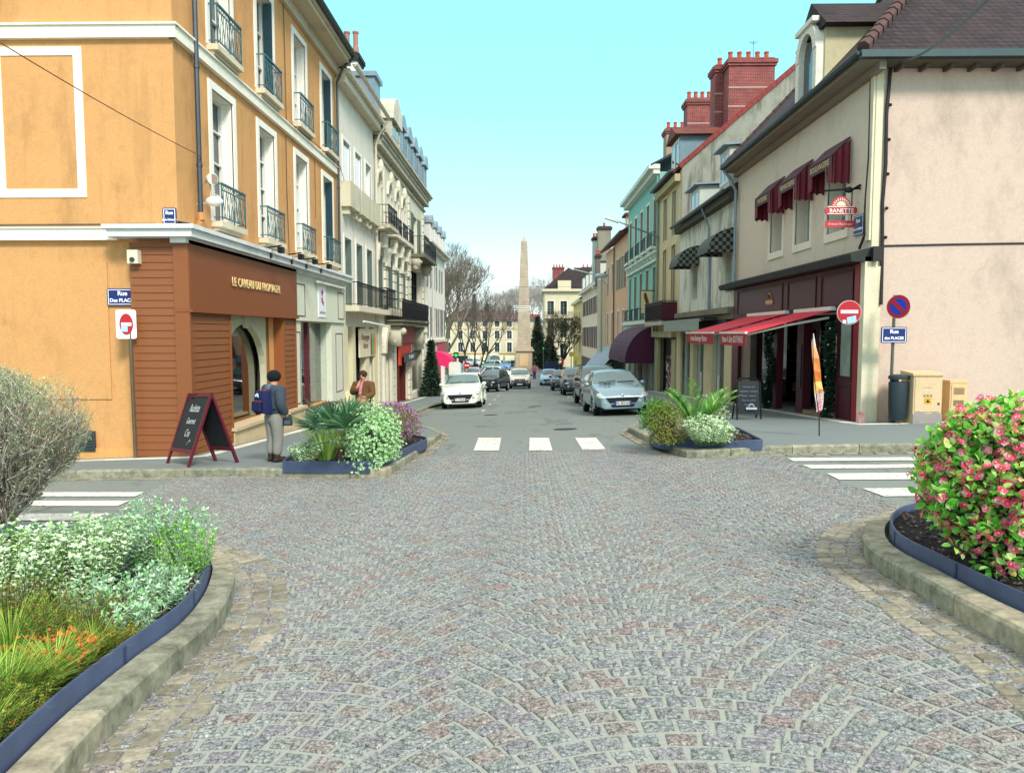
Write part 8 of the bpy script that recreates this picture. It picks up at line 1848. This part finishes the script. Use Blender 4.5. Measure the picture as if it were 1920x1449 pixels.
# far signs
Yn=60; cx,cz=onY(875.5,685,Yn); f2=thing('no_entry_sign','small red no entry sign on a post beyond the white parked hatchback','sign',(cx,Yn,G(cx,Yn))); r=onY(881.5,685,Yn)[0]-cx
mb=MB(cfr(Yn)); disc(mb,(cx,cz),r,-.01,.01,24); d=mb.build('disc',M_sred,f2); mb=MB(cfr(Yn)); mb.box(cx-r*.7,cx+r*.7,cz-r*.15,cz+r*.17,.011,.02); mb.build('white_bar',M_wt,d); mb=MB(); mb.tube((cx,Yn+.06,G(cx,Yn)),(cx,Yn+.06,cz+.1),.04,n=6); mb.build('post',M_pole,f2)
for (px,py,pw,Yx,lab) in ((855,666,9,54,'green illuminated pharmacy cross sign on a post beside the pink awning'),(1019,653,4,100,'small green illuminated pharmacy sign right of the obelisk')):
    cx,cz=onY(px,py,Yx); r=onY(px+pw/2,py,Yx)[0]-cx; s4=thing('pharmacy_sign',lab,'sign',(cx,Yx,G(cx,Yx)),'pharmacy signs'); mb=MB(cfr(Yx)); mb.box(cx-r,cx+r,cz-r*1.25,cz+r*1.25,-.1,.0); pn=mb.build('panel',plain('#10281c',.5),s4)
    m,nt,bb=newmat('lit_green_cross'); bb.inputs['Base Color'].default_value=C('#20d050'); bb.inputs['Emission Color'].default_value=C('#18d848'); bb.inputs['Emission Strength'].default_value=.9
    mb=MB(cfr(Yx)); mb.box(cx-r*.25,cx+r*.25,cz-r*.7,cz+r*.7,.001,.02); mb.box(cx-r*.7,cx-r*.2501,cz-r*.25,cz+r*.25,.001,.02); mb.box(cx+r*.2501,cx+r*.7,cz-r*.25,cz+r*.25,.001,.02); mb.build('lit_cross',m,pn); mb=MB(); mb.tube((cx,Yx+.05,G(cx,Yx)),(cx,Yx+.05,cz),.05,n=6); mb.build('post',M_pole,s4)
def sbox(name,label,px,py,w,h,Y,col,post=True,cat='sign'):
    cx,cz=onY(px,py,Y); t=thing(name,label,cat,(cx,Y,G(cx,Y))); mb=MB(cfr(Y)); mb.prism(rrect(cx-w/2,cx+w/2,cz-h/2,cz+h/2,min(w,h)*.2),-.04,.04); mb.build('panel',plain(col,.5),t)
    if post: mb=MB(); mb.tube((cx,Y+.07,G(cx,Y)),(cx,Y+.07,cz),.05,n=6); mb.build('post',M_pole,t)
    return t
sbox('information_board','dark blue information board at the edge of the square right of the parked cars',1034,687,1.6,1.1,84,'#1a2a4a',cat='board'); sbox('shop_sign','small square yellow sign standing out before the yellow house',1071,664,.5,.55,88,'#d8c24a'); sbox('shop_sign','round bright yellow sign beside the square yellow one',1080,672,.55,.5,88,'#f0dc20'); sbox('traffic_light','small red signal on a post under the bare tree',1055,678,.25,.8,92,'#d83020',cat='signal')
sbox('hoarding','white hoarding panel behind the white parked hatchback on the left pavement',853,705,.8,1.9,50,'#e0e0d8',cat='panel')
rg=thing('street_railing','grey pedestrian railing across the far square','railing',(-6,98,G(-6,98))); mb=MB(); z=G(-6,98)
for x in [-10+.9*k for k in range(10)]: mb.tube((x,98,z),(x,98,z+1.1),.04,n=5)
mb.tube((-10,98,z+1.1),(-1.9,98,z+1.1),.04,n=5); mb.tube((-10,98,z+.6),(-1.9,98,z+.6),.03,n=5); mb.build('frame',plain('#6a6e70',.5,.3),rg)
# white christmas star ornaments hung beside the obelisk
for i,(px,lab) in enumerate(((979,'white wire street decoration with horizontal bars hanging across the obelisk shaft'),)):
    Y=96; t=thing('street_decoration',lab,'decoration',(onY(px,580,Y)[0],Y,5)); mb=MB(cfr(Y))
    for py,h in ((574,17),(577,14),(581,16),(584,10)): a=onY(px-h,py,Y); b_=onY(px+h,py,Y); mb.tube((a[0],a[1],0),(b_[0],b_[1],0),.035,n=4)
    for x_ in (px-14,px+15): a=onY(x_,573,Y); b_=onY(x_,588,Y); mb.tube((a[0],a[1],0),(b_[0],b_[1],0),.03,n=4)
    mb.build('frame',plain('#e8f0f0',.5),t); mb=MB(); a=onY(px-30,566,Y); b_=onY(px+95,560,Y); mb.tube((onX(832,560,-6.6)[0] and -8.0,Y,7.4),(7.2,Y,7.4),.02,n=4); mb.build('span_wire',M_iron,t)
# overhead cables
def cable(name,label,P,r,mat):
    mb=MB(); pts=[]
    a,b_=Vector(P[0]),Vector(P[1]); n=18
    for k in range(n+1): t=k/n; p=a.lerp(b_,t); p.z-=P[2]*4*t*(1-t); pts.append(tuple(p))
    mb.path(pts,r,5); tag(mb.build(name,mat),label,'cable')
cable('overhead_cable','thick dark overhead cable rising from the bakery roof corner to the upper right',((7.4,15.3,6.85),(*[onY(1860,-10,9.0)[0],9.0,onY(1860,-10,9.0)[1]],),.15),.022,M_iron)
cable('overhead_cable','thin brown cable running across the orange end wall to the corner downpipe',((onY(-30,62,9)[0],9,onY(-30,62,9)[1]),(-6.42,14.95,onX(362,285,-6.42)[1]),.05),.008,plain('#7a4a2c',.8))
# aerials
for i,(px,py,Y) in enumerate(((1413,78,38),(1548,52,24))):
    x,z=onY(px,py,Y); mb=MB(); mb.tube((x,Y,z-1.2),(x,Y,z),.012,n=4); 
    for k in range(4): mb.tube((x-.25+.05*k,Y,z-.04-.02*k),(x+.25-.05*k,Y,z-.0-.05*k),.007,n=3)
    tag(mb.build('roof_aerial',M_iron),['small television aerial above the widest brick chimney','small television aerial behind the bakery dormer'][i],'aerial','roof aerials')
# ================================================================ separate pieces that stand apart become parts of their own
def split_parts(o,tol=.04):
    me=o.data; n=len(me.vertices); par=list(range(n))
    def find(a):
        while par[a]!=a: par[a]=par[par[a]]; a=par[a]
        return a
    for p in me.polygons:
        v=list(p.vertices); r=find(v[0])
        for q in v[1:]: par[find(q)]=r
    box={}
    for v in me.vertices:
        r=find(v.index); b=box.setdefault(r,[list(v.co),list(v.co)])
        for k in range(3): b[0][k]=min(b[0][k],v.co[k]); b[1][k]=max(b[1][k],v.co[k])
    ks=list(box); cl={k:k for k in ks}
    def f2(a):
        while cl[a]!=a: a=cl[a]
        return a
    for i,a in enumerate(ks):
        for b in ks[i+1:]:
            if all(box[a][0][k]-tol<=box[b][1][k] and box[b][0][k]-tol<=box[a][1][k] for k in range(3)): cl[f2(b)]=f2(a)
    groups={}
    for p in me.polygons: groups.setdefault(f2(find(p.vertices[0])),[]).append(p)
    if len(groups)<2: return
    gs=list(groups.values()); vs=[tuple(v.co) for v in me.vertices]
    for gi,g in enumerate(gs):
        ids=sorted({v for p in g for v in p.vertices}); mp={v:i for i,v in enumerate(ids)}
        m2=bpy.data.meshes.new(me.name); m2.from_pydata([vs[v] for v in ids],[],[[mp[v] for v in p.vertices] for p in g])
        for m in me.materials: m2.materials.append(m)
        m2.polygons.foreach_set('material_index',[p.material_index for p in g]); m2.polygons.foreach_set('use_smooth',[p.use_smooth for p in g]); m2.update()
        if gi==0: keep=m2
        else:
            c=bpy.data.objects.new(o.name.split('.')[0],m2); COL.objects.link(c); c.parent=o.parent
    o.data=keep
for o in list(COL.objects):
    if o.parent and o.type=='MESH' and o.name.split('.')[0] in {'cassette','cornice','corner_trim','timber_cladding','shop_pane','console','painted_moulding','pilaster','doorway_arch','stone_balconet','balcony','window_frame','stone_base','folding_arm','chimney_pot','string_course','display_panel','door_handle','verge_tiles','wiper','corner_quoin','awning','moulding','blind','pane','emblem_rays','sill','shop_door','shopfront','reveal','tail_light','bonnet_vent','cable','strap','pale_band','canopy_ledge'}: split_parts(o)
SKY_K=1.03; SUN_K=3.5
# ================================================================ light, sky, camera
w=bpy.data.worlds.new('World'); sc.world=w; w.use_nodes=True; nt=w.node_tree
bg=nt.nodes['Background']; out=nt.nodes['World Output']
SE,SA=R_(40),R_(152)
sky=N(nt,'ShaderNodeTexSky',sky_type='NISHITA',sun_disc=False,sun_elevation=SE,sun_rotation=SA)
tc=N(nt,'ShaderNodeTexCoord'); s=N(nt,'ShaderNodeSeparateXYZ'); lk(nt,tc.outputs['Generated'],s.inputs[0])
col=ramp(nt,s.outputs[2],[(0,C('#e4ebeb')),(.05,C('#dfeeef')),(.14,C('#b6eef2')),(.28,C('#96f0f8')),(.40,C('#90edf8')),(.6,(1.0,1.02,1.02,1)),(1,(1.25,1.22,1.18,1))])
bg.inputs['Strength'].default_value=.06; lk(nt,sky.outputs[0],bg.inputs[0])
b2=N(nt,'ShaderNodeBackground'); lk(nt,col,b2.inputs[0]); b2.inputs[1].default_value=SKY_K
ad=N(nt,'ShaderNodeAddShader'); lk(nt,bg.outputs[0],ad.inputs[0]); lk(nt,b2.outputs[0],ad.inputs[1]); lk(nt,ad.outputs[0],out.inputs[0])
sl=bpy.data.lights.new('sun','SUN'); sl.energy=SUN_K; sl.angle=R_(13); sl.color=(1,.95,.88)
so=bpy.data.objects.new('sun',sl); COL.objects.link(so)
sd=Vector((math.sin(SA)*math.cos(SE),math.cos(SA)*math.cos(SE),math.sin(SE)))   # towards the sun
so.rotation_euler=sd.to_track_quat('Z','Y').to_euler(); so.location=(0,-5,30)
cam=bpy.data.cameras.new('camera'); co=bpy.data.objects.new('camera',cam); COL.objects.link(co); sc.camera=co
cam.sensor_width=36; cam.lens=FPX/1920*36; cam.clip_end=3000; cam.clip_start=.05
co.matrix_world=Matrix(((RT[0],UP[0],-FW[0],0),(RT[1],UP[1],-FW[1],0),(RT[2],UP[2],-FW[2],EYE),(0,0,0,1)))
sc.view_settings.view_transform='Standard'; sc.view_settings.look='None'; sc.view_settings.exposure=.12; sc.view_settings.gamma=1
sc.render.resolution_x=1024; sc.render.resolution_y=772
sc.cycles.max_bounces=6; sc.cycles.transparent_max_bounces=8
